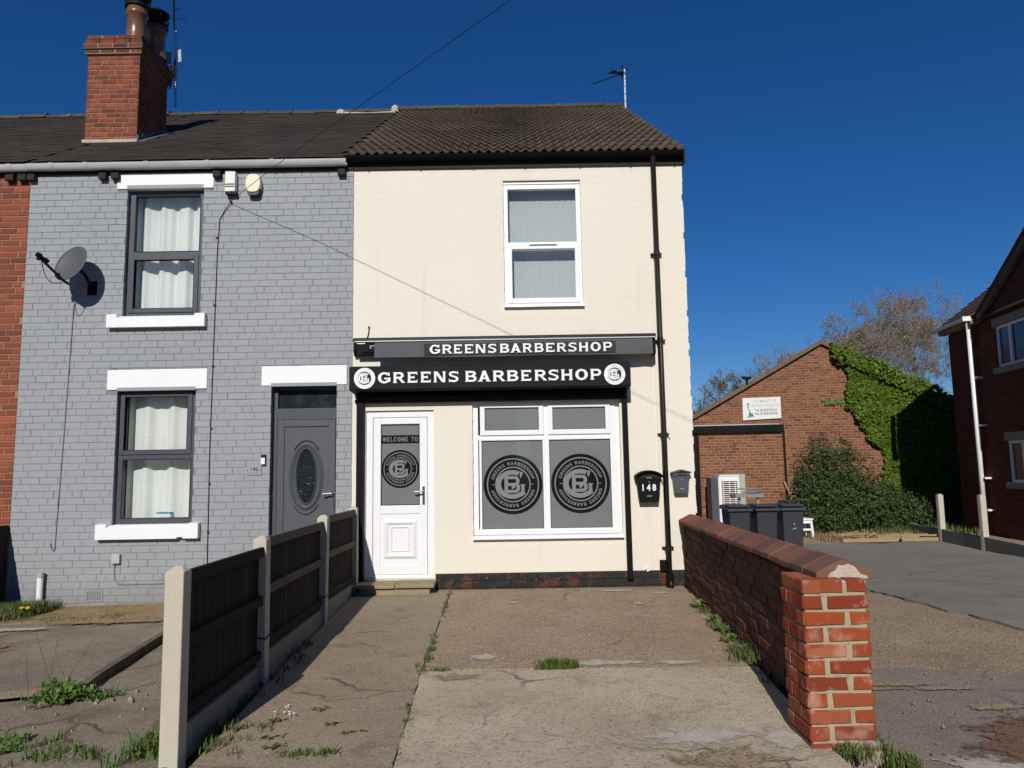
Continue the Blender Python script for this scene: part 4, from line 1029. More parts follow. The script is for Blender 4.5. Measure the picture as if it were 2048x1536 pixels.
# wavy concrete tiles: two waves each
TW, TE = 0.2455, 0.352
ncol, nrow = 18, 17
RX0 = -2.10
tm = []
for q in range(4):
    r = random.Random(70 + q); mb = MB(); k = 12
    wave = lambda u: 0.027 * math.cos(2 * math.pi * u * 2) * (1 if math.cos(2 * math.pi * u * 2) > 0 else 0.55)
    lift = 0.044
    top0 = [(-TW / 2 + TW * i / k, r.uniform(-0.003, 0.003), lift + wave(i / k)) for i in range(k + 1)]
    top1 = [(-TW / 2 + TW * i / k, TE + 0.05, wave(i / k)) for i in range(k + 1)]
    bot0 = [(a, b, c - 0.022) for a, b, c in top0]
    mb.v = top0 + top1 + bot0; n1 = k + 1
    for i in range(k):
        mb.f.append((i, i + 1, n1 + i + 1, n1 + i)); mb.f.append((2 * n1 + i, 2 * n1 + i + 1, i + 1, i))
    mb.f.append((0, n1, 2 * n1)); mb.f.append((k, 2 * n1 + k, n1 + k))
    tm.append((mb.mesh('roof_tile', M['tile']), mb.v, mb.f))
base = Matrix(((1, 0, 0, 0), (0, RV.y, RN.y, 0), (0, RV.z, RN.z, 0), (0, 0, 0, 1)))
rest = MB(); n = 0; r = random.Random(5)
for i in range(nrow):
    for j in range(ncol):
        x = RX0 + (j + 0.5) * TW - 0.006 * i * 0
        sp = i * TE - 0.02
        m = Matrix.Translation(roof_pt(x, sp, 0.012 + r.uniform(0, 0.005))) @ base @ Matrix.Rotation(r.uniform(-0.006, 0.006), 4, 'Z')
        q = r.choice(tm)
        if n < 300: link('roof_tile', q[0], shop, matrix=m)
        else: rest.add([tuple(m @ Vector(v)) for v in q[1]], q[2])
        n += 1
if rest.v: rest.build('roof_tile_field', M['tile'], shop, kind='stuff')
ridge_run(shop, -2.22, 2.30, 11, M['ridge'], 0.115, 0.035)
# lump of mortar at the end of the ridge, and the verge mortar
mb = MB(); mb.lathe([(0.0, 0.10), (0.05, 0.09), (0.085, 0.03), (0.10, -0.06)], (-2.27, 4.74, RIDGE_Z), 9); mb.build('mortar_lump', M['cement'], shop)
mb = MB(); mb.lathe([(0.0, 0.06), (0.05, 0.05), (0.09, 0.01), (0.10, -0.06)], (-3.36, 4.70, RIDGE_Z - 0.05), 8); mb.build('mortar_lump', M['cement'], grey)
mb = MB(); mb.prism([(-3.38, 4.63, RIDGE_Z - 0.12), (-2.25, 4.63, RIDGE_Z - 0.12), (-2.25, 4.66, RIDGE_Z - 0.055), (-2.8, 4.66, RIDGE_Z - 0.075), (-3.38, 4.66, RIDGE_Z - 0.05)], (0, 0.04, 0.02)); mb.build('mortar_strip', M['cement'], grey)
mb = MB(); mb.prism([roof_pt(2.315, 0.0, -0.04), roof_pt(2.315, RLEN - 0.05, -0.04), roof_pt(2.315, RLEN - 0.05, 0.012), roof_pt(2.315, 0.0, 0.012)], (0.012, 0, 0)); mb.build('verge', M['dark_wood'], shop)
gutter(shop, SX0 - 0.09, SX1 + 0.02, -0.075, 5.65, 0.05, M['gutter_black'], joints=(-1.6, -0.55, 0.45, 1.45), name='gutter', rz=0.088)
mb = MB(); mb.box(SX0 - 0.02, SX1 + 0.02, -0.022, -0.003, 5.486, 5.68)
mb.box(SX1 + 0.02, SX1 + 0.035, -0.13, -0.003, 5.47, 5.67); mb.build('fascia', M['dark_wood'], shop, bevel=0.003)
for x in (-1.85, -1.16, -0.46, 0.22, 0.95, 1.62, 2.2):
    mb = MB(); mb.box(x - 0.01, x + 0.01, -0.028, -0.023, 5.478, 5.55); mb.build('gutter_bracket', M['black'], shop)
# downpipe
dp = MB(); X = 1.905
dp.tube([(X, -0.075, 5.60), (X, -0.075, 0.16), (X, -0.085, 0.12), (X, -0.16, 0.07)], 0.034, 12)
dpo = dp.build('downpipe', M['pipe_brown'], shop, smooth=True)
for z in (4.27, 3.13, 1.93, 0.52):
    c = MB(); c.tube([(X, -0.075, z - 0.03), (X, -0.075, z + 0.03)], 0.041, 12); c.box(X - 0.07, X + 0.07, -0.05, -0.001, z - 0.012, z + 0.012); c.build('pipe_clip', M['pipe_brown'], dpo)
c = MB(); c.tube([(X, -0.085, 0.05), (X, -0.085, 0.22)], 0.047, 10); c.build('pipe_shoe', M['black'], dpo)

# upper shop window
x0, x1, z0, z1 = UW; y = 0.045
mb = MB(); mb.frame(x0 + 0.002, x1 - 0.002, z0 + 0.05, z1 - 0.045, 0.06, y, y + 0.07); mb.box(x0 + 0.06, x1 - 0.06, y, y + 0.07, 4.40, 4.485)
mb.box(x0 + 0.002, x1 - 0.002, y - 0.012, y + 0.07, z1 - 0.043, z1 - 0.003)
uw = mb.build('window', M['upvc'], shop, bevel=0.004)
mb = MB(); mb.frame(-0.035, 0.918, 3.668, 4.452, 0.064, y - 0.016, y + 0.04); mb.build('sash', M['upvc'], uw, bevel=0.006)
mb = MB(); mb.box(0.26, 0.62, y - 0.022, y - 0.014, 4.432, 4.447); mb.build('trickle_vent', M['seal'], uw)
for (a, b, c, d) in ((-0.02, 0.885, 4.485, 5.21), (0.029, 0.854, 3.732, 4.388)):
    pane_obj('pane', a, b, c, d, y + 0.03, M['glass'], uw)
mb = MB(); mb.prism([(x0 - 0.004, -0.05, 3.60), (x0 - 0.004, y + 0.06, 3.60), (x0 - 0.004, y + 0.06, 3.65), (x0 - 0.004, -0.045, 3.628)], (x1 - x0 + 0.012, 0, 0)); mb.build('sill', M['upvc'], uw, bevel=0.003)

# shop window
x0, x1, z0, z1 = SW
mb = MB(); mb.frame(x0 + 0.002, x1 - 0.05, z0 + 0.05, z1 - 0.002, 0.07, y, y + 0.07)
mb.box(x1 - 0.05, x1 - 0.002, y + 0.02, y + 0.07, z0 + 0.05, z1 - 0.002)
xm = 0.417
mb.box(x0 + 0.07, xm - 0.036, y, y + 0.07, 1.895, 1.955); mb.box(xm + 0.036, x1 - 0.12, y, y + 0.07, 1.895, 1.955)
mb.box(xm - 0.036, xm + 0.036, y, y + 0.07, z0 + 0.12, z1 - 0.072)
sw = mb.build('shop_window', M['upvc'], shop, bevel=0.005)
for (a, b, c, d) in ((-0.358, 0.336, 2.01, 2.315), (0.509, 1.187, 2.01, 2.31)):
    s = MB(); s.frame(a - 0.06, b + 0.06, c - 0.058, d + 0.05, 0.062, y - 0.02, y + 0.03); so = s.build('top_light', M['upvc'], sw, bevel=0.006)
    pane_obj('pane', a, b, c, d, y + 0.008, M['film'], sw)
    s = MB(); s.frame(a - 0.002, b + 0.002, c - 0.002, d + 0.002, 0.007, y - 0.012, y + 0.004); s.build('seal', M['seal'], sw)
for (a, b, c, d), (lx, lz) in (((-0.402, 0.376, 0.768, 1.887), (-0.009, 1.329)), ((0.459, 1.238, 0.768, 1.887), (0.849, 1.329))):
    s = MB(); s.frame(a - 0.03, b + 0.03, c - 0.03, d + 0.03, 0.031, y - 0.008, y + 0.03); s.build('bead', M['upvc'], sw, bevel=0.004)
    s = MB(); s.frame(a, b, c, d, 0.007, y + 0.001, y + 0.01); s.build('seal', M['seal'], sw)
    pn = pane_obj('frosted_pane', a, b, c, d, y + 0.012, M['film'], sw)
    logo('logo', sw, lx, lz, 0.374, y + 0.0095, M['film_print'], M['film_light'])
mb = MB(); mb.prism([(x0 - 0.005, -0.055, z0), (x0 - 0.005, y + 0.05, z0), (x0 - 0.005, y + 0.05, z0 + 0.05), (x0 - 0.005, -0.05, z0 + 0.03)], (x1 - x0 + 0.005, 0, 0)); mb.build('sill', M['upvc'], sw, bevel=0.003)

# shop door
x0, x1, z0, z1 = SD
mb = MB(); mb.frame(x0 + 0.002, x1 - 0.002, z0 + 0.002, z1 - 0.002, 0.085, y - 0.01, y + 0.07, wb=0.04, wt=0.085)
sd = mb.build('door', M['upvc'], shop, bevel=0.005, label='white half-glazed shop door with frosted glass')
a, b, c, d = x0 + 0.092, x1 - 0.092, z0 + 0.046, z1 - 0.092
mb = MB(); mb.frame(a, b, c, d, 0.095, y - 0.004, y + 0.05, wb=0.12, wt=0.08); mb.box(a + 0.095, b - 0.095, y - 0.004, y + 0.05, 0.985, 1.09); mb.build('door_leaf', M['upvc'], sd, bevel=0.006)
ga, gb_, gc, gd = a + 0.095, b - 0.095, 1.09, d - 0.08
pane_obj('frosted_pane', ga, gb_, gc, gd, y + 0.012, M['film'], sd)
s = MB(); s.frame(ga, gb_, gc, gd, 0.010, y + 0.0, y + 0.01); s.build('seal', M['seal'], sd)
logo('logo', sd, (ga + gb_) / 2, 1.548, (gb_ - ga) / 2 - 0.006, y + 0.0095, M['film_print'], M['film_light'])
mb = MB(); mb.box(ga + 0.010, gb_ - 0.010, y + 0.0098, y + 0.0115, 1.872, 1.977); mb.build('lettering_band', M['film_print'], sd)
mb = MB(); tw = 0.0; txt = 'WELCOME TO'
tot = sum(WIDE.get(ch, 1) for ch in txt) + 0.25 * 9; u = 0; wd = (gb_ - ga) - 0.045
for ch in txt:
    w = WIDE.get(ch, 1.0)
    letter_mesh(mb, ch, ga + 0.022 + wd * u / tot, ga + 0.022 + wd * (u + w) / tot, 1.897, 1.952, y + 0.0094, 0.00005)
    u += w + 0.25
mb.build('lettering', M['film_light'], sd)
pa, pb, pc, pd = ga + 0.0, gb_ - 0.0, c + 0.12, 0.985
mb = MB(); mb.box(pa, pb, y + 0.006, y + 0.04, pc, pd); mb.build('panel', M['upvc'], sd)


def raised(mb, xa, xb, za, zb, w, yb, yf):
    """mitred moulding with a ridge"""
    for (o, i_, f1, f2) in ((0, w / 2, yb, yf), (w / 2, w, yf, yb)):
        A = [(xa + o, f1, za + o), (xb - o, f1, za + o), (xb - o, f1, zb - o), (xa + o, f1, zb - o)]
        B = [(xa + i_, f2, za + i_), (xb - i_, f2, za + i_), (xb - i_, f2, zb - i_), (xa + i_, f2, zb - i_)]
        for k in range(4): mb.poly([A[k], A[(k + 1) % 4], B[(k + 1) % 4], B[k]])


mb = MB(); raised(mb, pa + 0.035, pb - 0.035, pc + 0.07, pd - 0.07, 0.075, y + 0.0055, y - 0.018); raised(mb, pa + 0.12, pb - 0.12, pc + 0.155, pd - 0.15, 0.03, y + 0.0055, y - 0.008); mb.build('panel_moulding', M['upvc'], sd)
hd = MB(); hx = b - 0.045
hd.box(hx - 0.015, hx + 0.015, y - 0.018, y - 0.003, 1.10, 1.33); hd.tube([(hx, y - 0.01, 1.262), (hx, y - 0.06, 1.262), (hx - 0.015, y - 0.068, 1.262), (hx - 0.12, y - 0.064, 1.258)], 0.011, 8); hd.build('handle', M['chrome'], sd, bevel=0.003)
mb = MB(); mb.box(x0 - 0.01, x0 + 0.22, -0.02, 0.1, 0.13, 0.188); mb.box(x0 + 0.22, x1 + 0.01, 0.0, 0.1, 0.13, 0.185); mb.build('threshold', M['cement'], shop, bevel=0.006)
mb = MB(); mb.box(x0 - 0.16, x0 - 0.003, -0.004, 0.0, 0.0, 0.2); mb.build('plinth_patch', M['plinth'], shop)

# doorstep
st = thing('doorstep', 'low doorstep of two mossy paving slabs below the white shop door', 'step', (-1.43, -0.2, 0.03))
for (xa, xb, t) in ((-1.93, -1.452, 0.0), (-1.444, -0.975, 0.004)):
    mb = MB(); mb.box(xa, xb, -0.34, 0.0, 0.125 + t, 0.17 + t); mb.build('paving_slab', M['sandstone'], st, bevel=0.006)
mb = MB(); mb.box(-1.88, -1.03, -0.30, -0.01, 0.0, 0.122); mb.build('step_base', M['sandstone'], st, bevel=0.008)

# ================================================================== HOUSES ACROSS THE STREET (unseen, added to cut low sky light and reflect in the glass)
r = random.Random(77)
for k in range(6):
    xa = -24 + k * 8.2 + (9.0 if k > 2 else 0.0); yb = -27.0
    ho = thing('opposite_house', ('red brick', 'buff brick', 'cream rendered', 'brown brick', 'pale rendered', 'dark red brick')[k] + ' house added out of view across the street for sky light and reflections', 'house', (xa + 3.9, yb - 3, -0.1))
    mt = (M['red_brick'], M['timber'], M['cream'], M['gable_brick'], M['white'], M['house_brick'])[k]
    mb = MB(); mb.box(xa, xa + 7.8, yb - 7, yb, -0.2, 5.2); mb.build('wall', mt, ho)
    mb = MB(); mb.prism([(xa - 0.2, yb + 0.3, 5.1), (xa - 0.2, yb - 3.5, 7.9), (xa - 0.2, yb - 7.3, 5.1)], (8.2, 0, 0)); mb.build('roof', M['house_tile'], ho)
    for (u, z) in ((1.2, 0.9), (4.9, 0.9), (1.2, 3.4), (4.9, 3.4)):
        mb = MB(); mb.frame(xa + u, xa + u + 1.6, z, z + 1.3, 0.08, yb, yb + 0.05); w_ = mb.build('window', M['upvc'], ho)
        mb = MB(); mb.box(xa + u + 0.08, xa + u + 1.52, yb, yb + 0.02, z + 0.08, z + 1.22); mb.build('pane', M['dark_glass'], w_)
    mb = MB(); mb.box(xa + 3.3, xa + 4.3, yb, yb + 0.05, 0.0, 2.1); mb.build('door', M['frame_grey'], ho)

bg = thing('bungalow', 'low bungalow added out of view across the street, shaped to glare in the shop glass', 'house', (4.0, -24.5, -0.1))
mb = MB(); mb.box(0.9, 8.0, -29.5, -23.4, -0.2, 3.2); mb.build('wall', M['white'], bg)
mb = MB(); mb.v = [(0.1, -23.0, 3.25), (8.8, -23.0, 3.25), (8.8, -30.0, 3.25), (0.1, -30.0, 3.25), (2.6, -26.5, 4.55), (6.3, -26.5, 4.55)]
mb.f = [(0, 1, 5, 4), (1, 2, 5), (2, 3, 4, 5), (3, 0, 4), (3, 2, 1, 0)]; mb.build('roof', M['gloss_tile'], bg)  # pitch and gloss chosen to throw sun glare into the shop glass
mb = MB(); mb.frame(2.0, 4.2, 0.9, 2.3, 0.08, -23.4, -23.33); w_ = mb.build('window', M['upvc'], bg)
mb = MB(); mb.box(2.08, 4.12, -23.4, -23.37, 0.98, 2.22); mb.build('pane', M['dark_glass'], w_)

# ================================================================== CURTAINS
def curtain(name, label, x0, x1, z0, z1, y, mat, amp, n, seed, cat='curtain', group=None, gap=None):
    r = random.Random(seed); mb = MB(); N = 90
    ph = [r.uniform(0, 6.28) for _ in range(4)]
    for i in range(N + 1):
        u = i / N; x = x0 + (x1 - x0) * u
        yy = y + amp * math.sin(u * n * 6.28 + ph[0] + 0.6 * math.sin(u * 9 + ph[1])) + amp * 0.4 * math.sin(u * n * 13 + ph[2])
        mb.v.append((x, yy, z0)); mb.v.append((x, yy * 0.6 + y * 0.4, z1))
    for i in range(N): mb.f.append((2 * i, 2 * i + 2, 2 * i + 3, 2 * i + 1))
    return tag(mb.build(name, mat, smooth=True), label, cat, group)


curtain('curtain', 'white voile curtain behind the upper grey-framed window', -5.02, -4.0, 3.3, 5.5, 0.25, M['curtain'], 0.035, 4.2, 1)
curtain('curtain', 'white voile curtain behind the lower grey-framed window', -5.02, -4.0, 0.6, 2.8, 0.26, M['curtain'], 0.035, 3.2, 2)
curtain('net_curtain', 'grey net curtain behind the white upper shop window', -0.15, 1.0, 3.4, 5.5, 0.21, M['net'], 0.003, 14, 3, 'net curtain')
mb = MB(); mb.box(-4.58, -4.40, 0.17, 0.26, 0.905, 1.03); tb = mb.build('tub', M['white'], bevel=0.01); tag(tb, 'small white tub with a blue lid on the lower window ledge', 'tub')
mb = MB(); mb.box(-4.585, -4.395, 0.165, 0.265, 1.032, 1.048); mb.build('lid', M['blue'], tb)

# ================================================================== ROLLER SHUTTER AND SIGN
sg = thing('shop_sign', 'black roller shutter box with big white GREENS BARBERSHOP letters and two roundels', 'shop sign', (-0.27, 0, 0.05))
mb = MB(); Yf = -0.30; zb, zt = 2.523, 2.822
mb.prism([(-2.02, Yf, zb + 0.01), (-2.02, Yf + 0.012, zb), (-2.02, -0.002, zb - 0.02), (-2.02, -0.002, zt + 0.004), (-2.02, Yf + 0.03, zt + 0.004), (-2.02, Yf, zt - 0.012)], (3.495, 0, 0))
mb.build('shutter_box', M['sign_black'], sg, bevel=0.004)
mb = MB(); mb.box(-1.97, 1.45, -0.12, -0.003, 2.432, 2.50); mb.build('shutter_curtain', M['black'], sg, bevel=0.01)
mb = MB(); mb.box(-2.0, 1.46, -0.06, -0.003, 2.385, 2.428); mb.build('shutter_guide_head', M['dark_wood'], sg)
for xa, xb, z0 in ((-1.975, -1.885, 0.06), (1.392, 1.457, 0.15)):
    mb = MB(); mb.box(xa, xb, -0.075, -0.001, z0, 2.40); mb.build('guide_rail', M['black'], sg, bevel=0.003)
SIGN = [('G', -1.662, -1.509), ('R', -1.474, -1.332), ('E', -1.296, -1.17), ('E', -1.132, -1.004), ('N', -0.969, -0.823), ('S', -0.787, -0.661), ('B', -0.579, -0.437), ('A', -0.42, -0.263), ('R', -0.236, -0.092), ('B', -0.061, 0.08), ('E', 0.113, 0.242), ('R', 0.282, 0.427), ('S', 0.451, 0.581), ('H', 0.609, 0.756), ('O', 0.787, 0.942), ('P', 0.974, 1.109)]
for c, a, b in SIGN:
    mb = MB(); letter_mesh(mb, c, a, b, 2.608, 2.742, Yf - 0.003, 0.00015); mb.build('letter', M['letter_white'], sg)
for lx in (-1.828, 1.2755):
    logo('logo', sg, lx, 2.672, 0.131, Yf - 0.003, M['sign_black'], M['letter_white'], M['letter_white'], M['logo_grey'])

# ================================================================== AWNING
aw = thing('awning', 'folded grey canvas awning lettered GREENSBARBERSHOP in a black cassette above the sign', 'awning', (0, 0, 2.95))
mb = MB(); mb.prism([(-2.014, -0.002, 3.115), (-2.014, -0.002, 3.215), (-2.014, -0.115, 3.215), (-2.014, -0.135, 3.195), (-2.014, -0.135, 3.165), (-2.014, -0.09, 3.16), (-2.014, -0.09, 3.115)], (3.855, 0, 0)); mb.build('cassette', M['pipe_brown'], aw, bevel=0.002)
mb = MB(); mb.tube([(-1.99, -0.139, 3.163), (1.83, -0.139, 3.161)], 0.008, 8); mb.build('front_glint_bead', M['mast'], aw)  # bead made white and thick for the sun glint along the cassette
mb = MB(); mb.prism([(-2.012, -0.004, 3.11), (-2.012, -0.12, 3.15), (-2.012, -0.125, 3.05), (-2.012, -0.05, 2.985), (-2.012, -0.004, 2.99)], (0.03, 0, 0))
mb.prism([(1.79, -0.004, 3.11), (1.79, -0.12, 3.15), (1.79, -0.2, 3.09), (1.79, -0.205, 2.945), (1.79, -0.06, 2.93), (1.79, -0.004, 2.99)], (0.03, 0, 0)); mb.build('end_plate', M['black'], aw)
N = 80; mb = MB()
for i in range(N + 1):
    x = -1.722 + 3.50 * i / N
    wv = 0.004 * math.sin(x * 5.1) + 0.003 * math.sin(x * 11.7 + 1) + 0.002 * math.sin(x * 23)
    mb.v += [(x, -0.10, 3.158), (x, -0.212, 3.122), (x, -0.222 + wv, 3.03), (x, -0.226 + wv * 2.2, 2.938 + 0.5 * wv + 0.004 * math.sin(x * 3.1))]
for i in range(N):
    for j in range(3): mb.f.append((4 * i + j, 4 * i + 4 + j, 4 * i + 5 + j, 4 * i + 1 + j))
vl = mb.build('valance', M['awning'], aw)
mb = MB(); mb.poly([(1.778, -0.215, 3.115), (1.778, -0.226, 2.935), (1.84, -0.06, 2.93), (1.84, -0.06, 3.11)]); mb.build('side_flap', M['black'], aw)
mb = MB(); Np = 60
for i in range(Np + 1):
    x = -1.099 + 2.412 * i / Np
    wv = 0.004 * math.sin(x * 5.1) + 0.003 * math.sin(x * 11.7 + 1) + 0.002 * math.sin(x * 23)
    mb.v += [(x, -0.2215 - 0.0045, 3.108), (x, -0.2265 + wv - 0.0045, 3.03), (x, -0.2295 + wv * 1.9 - 0.0045, 2.957)]
for i in range(Np):
    for j in range(2): mb.f.append((3 * i + j, 3 * i + 3 + j, 3 * i + 4 + j, 3 * i + 1 + j))
mb.build('lettering_panel', M['awning_panel'], aw)
AWN = [('G', -1.026, -0.896), ('R', -0.868, -0.748), ('E', -0.723, -0.617), ('E', -0.585, -0.477), ('N', -0.449, -0.326), ('S', -0.295, -0.188), ('B', -0.145, -0.027), ('A', -0.013, 0.12), ('R', 0.142, 0.258), ('B', 0.289, 0.403), ('E', 0.431, 0.542), ('R', 0.57, 0.685), ('S', 0.713, 0.819), ('H', 0.844, 0.966), ('O', 0.993, 1.12), ('P', 1.15, 1.262)]
for c, a, b in AWN:
    mb = MB(); letter_mesh(mb, c, a, b, 2.974, 3.088, -0.2465, 0.00012); mb.build('letter', M['letter_white'], aw)
mb = MB(); mb.box(-1.97, -1.72, -0.12, -0.01, 3.0, 3.14); mb.tube([(-1.9, -0.10, 3.03), (-1.45, -0.12, 3.03)], 0.03, 6); mb.build('arm', M['black'], aw)
mb = MB(); mb.box(-1.965, -1.86, -0.128, -0.121, 3.136, 3.146); mb.box(-1.80, -1.735, -0.128, -0.121, 3.105, 3.111); mb.box(-1.80, -1.78, -0.128, -0.121, 3.08, 3.09); mb.build('highlight_strips', M['mast'], aw)  # thin white strips stand for small highlights on the dark mechanism

# ================================================================== THINGS ON THE WALLS
# letter boxes
lb = thing('letter_box', 'black letter box with arched hood and white number 148', 'letter box', (1.688, 0, 1.25))
mb = MB()
mb.prism([(1.568, -0.105, 1.085), (1.806, -0.105, 1.085), (1.838, -0.105, 1.39), (1.536, -0.105, 1.39)], (0, 0.103, 0)); mb.build('box_body', M['black'], lb, bevel=0.006)
mb = MB(); k = 14
top = [(1.688 + 0.172 * math.cos(math.pi - math.pi * i / k), 1.405 + 0.075 * math.sin(math.pi * i / k) ** 1.4) for i in range(k + 1)]
mb.prism([(a, -0.155, b) for a, b in top] + [(a, -0.155, b - 0.018) for a, b in reversed(top)], (0, 0.153, 0)); mb.build('hood', M['black'], lb, bevel=0.003)
mb = MB(); mb.prism([(1.545, -0.10, 1.385)] + [(1.688 + 0.15 * math.cos(math.pi - math.pi * i / k), -0.10, 1.40 + 0.058 * math.sin(math.pi * i / k)) for i in range(k + 1)] + [(1.832, -0.10, 1.385)], (0, 0.09, 0)); mb.build('flap', M['seal'], lb)
mb = MB(); mb.box(1.66, 1.72, -0.112, -0.104, 1.382, 1.392); mb.build('slot_lip', M['alu'], lb)
mb = MB(); mb.box(1.655, 1.72, -0.109, -0.105, 1.152, 1.170); mb.build('name_plate', M['print_grey'], lb)
for ch, cxn in (('1', 1.61), ('4', 1.681), ('8', 1.75)):
    put_text('digit', ch, lb, M['letter_white'], cxn, -0.1085, 1.262, 0.108, 0.84, 0.0035)
mb = MB(); mb.tube([(1.69, -0.112, 1.335), (1.69, -0.104, 1.335)], 0.008, 8); mb.build('lock', M['alu'], lb)
lb = thing('letter_box', 'small dark grey letter box with a shallow pitched hood right of the downpipe', 'letter box', (2.1, 0, 1.3))
mb = MB(); mb.prism([(2.012, -0.085, 1.185), (2.182, -0.085, 1.185), (2.20, -0.085, 1.43), (1.99, -0.085, 1.43)], (0, 0.083, 0)); mb.build('box_body', M['frame_grey'], lb, bevel=0.005)
mb = MB(); mb.prism([(1.972, -0.115, 1.435), (1.985, -0.115, 1.455), (2.10, -0.115, 1.485), (2.215, -0.115, 1.455), (2.228, -0.115, 1.435), (2.10, -0.115, 1.462)], (0, 0.113, 0))
mb.prism([(1.99, -0.10, 1.405), (2.0, -0.10, 1.44), (2.2, -0.10, 1.44), (2.21, -0.10, 1.405)], (0, 0.095, 0)); mb.build('hood', M['frame_grey'], lb, bevel=0.003)
mb = MB(); mb.box(2.045, 2.155, -0.102, -0.099, 1.413, 1.425); mb.build('slot', M['seal'], lb)
mb = MB(); mb.box(2.075, 2.125, -0.089, -0.084, 1.238, 1.252); mb.build('name_plate', M['alu'], lb)
mb = MB(); mb.tube([(2.10, -0.092, 1.36), (2.10, -0.084, 1.36)], 0.008, 8); mb.build('lock', M['alu'], lb)
# alarm boxes
al = thing('alarm_box', 'rectangular white alarm box under the eaves, with two dark slots', 'alarm box', (-3.63, 0, 5.3))
mb = MB(); mb.box(-3.72, -3.585, -0.095, -0.001, 5.195, 5.468); mb.build('cover', M['pale_plastic'], al, bevel=0.008)
for z in (5.262, 5.292): mb = MB(); mb.box(-3.714, -3.591, -0.098, -0.09, z - 0.007, z + 0.007); mb.build('slot', M['seal'], al)
mb = MB(); mb.box(-3.715, -3.57, -0.08, -0.001, 5.165, 5.194); mb.build('base', M['dark_wood'], al)
al = thing('alarm_box', 'rounded cream alarm box with a dark blue base under the eaves', 'alarm box', (-3.35, 0, 5.3))
mb = MB(); n = 28; o_ = [(-3.352 + 0.098 * math.copysign(abs(math.cos(t)) ** 0.65, math.cos(t)), 5.305 + 0.125 * math.copysign(abs(math.sin(t)) ** 0.8, math.sin(t))) for t in [2 * math.pi * i / n for i in range(n)]]
mb.prism([(a, -0.10, b) for a, b in o_], (0, 0.098, 0)); mb.build('cover', M['alarm'], al, bevel=0.012)
mb = MB(); mb.prism([(-3.435, -0.085, 5.22), (-3.262, -0.085, 5.235), (-3.27, -0.085, 5.165), (-3.30, -0.085, 5.138), (-3.40, -0.085, 5.138), (-3.425, -0.085, 5.165)], (0, 0.083, 0)); mb.build('base', M['navy'], al, bevel=0.008)
# number plate and bell push
pl = thing('house_number_plate', 'small clear plate with dark number 146 beside the grey door', 'number plate', (-3.278, 0, 1.56))
mb = MB(); mb.box(-3.374, -3.182, -0.012, -0.004, 1.502, 1.622); mb.build('plate', M['steel_dark'], pl, bevel=0.002)
put_text('number', '146', pl, M['seal'], -3.278, -0.0135, 1.574, 0.082, 0.85)
for sx in (-1, 1):
    mb = MB(); mb.box(-3.278 + sx * 0.082 - 0.009, -3.278 + sx * 0.082 + 0.009, -0.0142, -0.0122, 1.558, 1.566); mb.build('flourish', M['seal'], pl)
mb = MB(); mb.box(-3.345, -3.212, -0.014, -0.0122, 1.521, 1.531); mb.build('small_print', M['grey_joint'], pl)
bl = thing('doorbell', 'black doorbell with a white push panel by the grey door frame', 'doorbell', (-3.157, 0, 1.69))
mb = MB(); mb.box(-3.189, -3.128, -0.03, -0.002, 1.628, 1.757); mb.build('bell_body', M['seal'], bl, bevel=0.004)
mb = MB(); mb.box(-3.186, -3.136, -0.034, -0.029, 1.636, 1.716); mb.tube([(-3.161, -0.036, 1.685), (-3.161, -0.03, 1.685)], 0.012, 12); mb.build('button_panel', M['upvc'], bl)
# white junction box with cable
jb = thing('junction_box', 'small white junction box low on the grey wall', 'junction box', (-4.966, 0, 0.49))
mb = MB(); mb.box(-5.018, -4.915, -0.045, -0.002, 0.437, 0.555); mb.build('cover', M['grey_pvc'], jb, bevel=0.006)
mb = MB(); mb.tube([(-4.985, -0.02, 0.44), (-4.99, -0.008, 0.38), (-4.99, -0.007, 0.30), (-4.975, -0.007, 0.225), (-4.93, -0.007, 0.185), (-4.86, -0.007, 0.178), (-4.3, -0.007, 0.183)], 0.007, 5); mb.build('cable', M['grey_joint'], jb)
# overflow pipe stub at the foot of the wall
ps = thing('standpipe', 'short white plastic standpipe with dark collar at the foot of the grey wall', 'pipe', (-5.873, -0.06, -0.12))
mb = MB(); mb.tube([(-5.873, -0.06, -0.05), (-5.873, -0.06, 0.30)], 0.036, 12); mb.build('pipe', M['upvc'], ps, smooth=False)
mb = MB(); mb.tube([(-5.873, -0.06, 0.29), (-5.873, -0.06, 0.345)], 0.041, 12); mb.build('cap', M['grey_pvc'], ps)
mb = MB(); mb.tube([(-5.873, -0.06, -0.14), (-5.873, -0.06, -0.03)], 0.045, 12); mb.build('collar', M['frame_grey'], ps)
# satellite dish
sd_ = thing('satellite_dish', 'grey satellite dish on a black arm fixed to the grey wall', 'satellite dish', (-5.50, 0, 3.95))
ctr = Vector((-5.555, -0.30, 4.20)); ax = Vector((-0.26, -0.90, 0.34)).normalized()
ux = Vector((0, 0, 1)).cross(ax).normalized(); uz = ax.cross(ux).normalized()
mb = MB(); mb2 = MB(); nr, na = 7, 36; RXd, RZd, dep = 0.235, 0.26, 0.05
for i in range(nr + 1):
    q = i / nr
    for j in range(na):
        t = 2 * math.pi * j / na
        p = ctr + ux * (RXd * q * math.cos(t)) + uz * (RZd * q * math.sin(t)) + ax * (dep * q * q - dep)
        mb.v.append(tuple(p))
for i in range(nr):
    for j in range(na): mb.f.append((i * na + j, i * na + (j + 1) % na, (i + 1) * na + (j + 1) % na, (i + 1) * na + j))
dd = mb.build('reflector', M['dish'], sd_, smooth=True)
so = dd.modifiers.new('thick', 'SOLIDIFY'); so.thickness = 0.008
foot = ctr - uz * 0.26 - ax * 0.02
lnb = ctr - uz * 0.10 + ax * 0.30 - ux * (-0.12 if ux.x < 0 else 0.12)
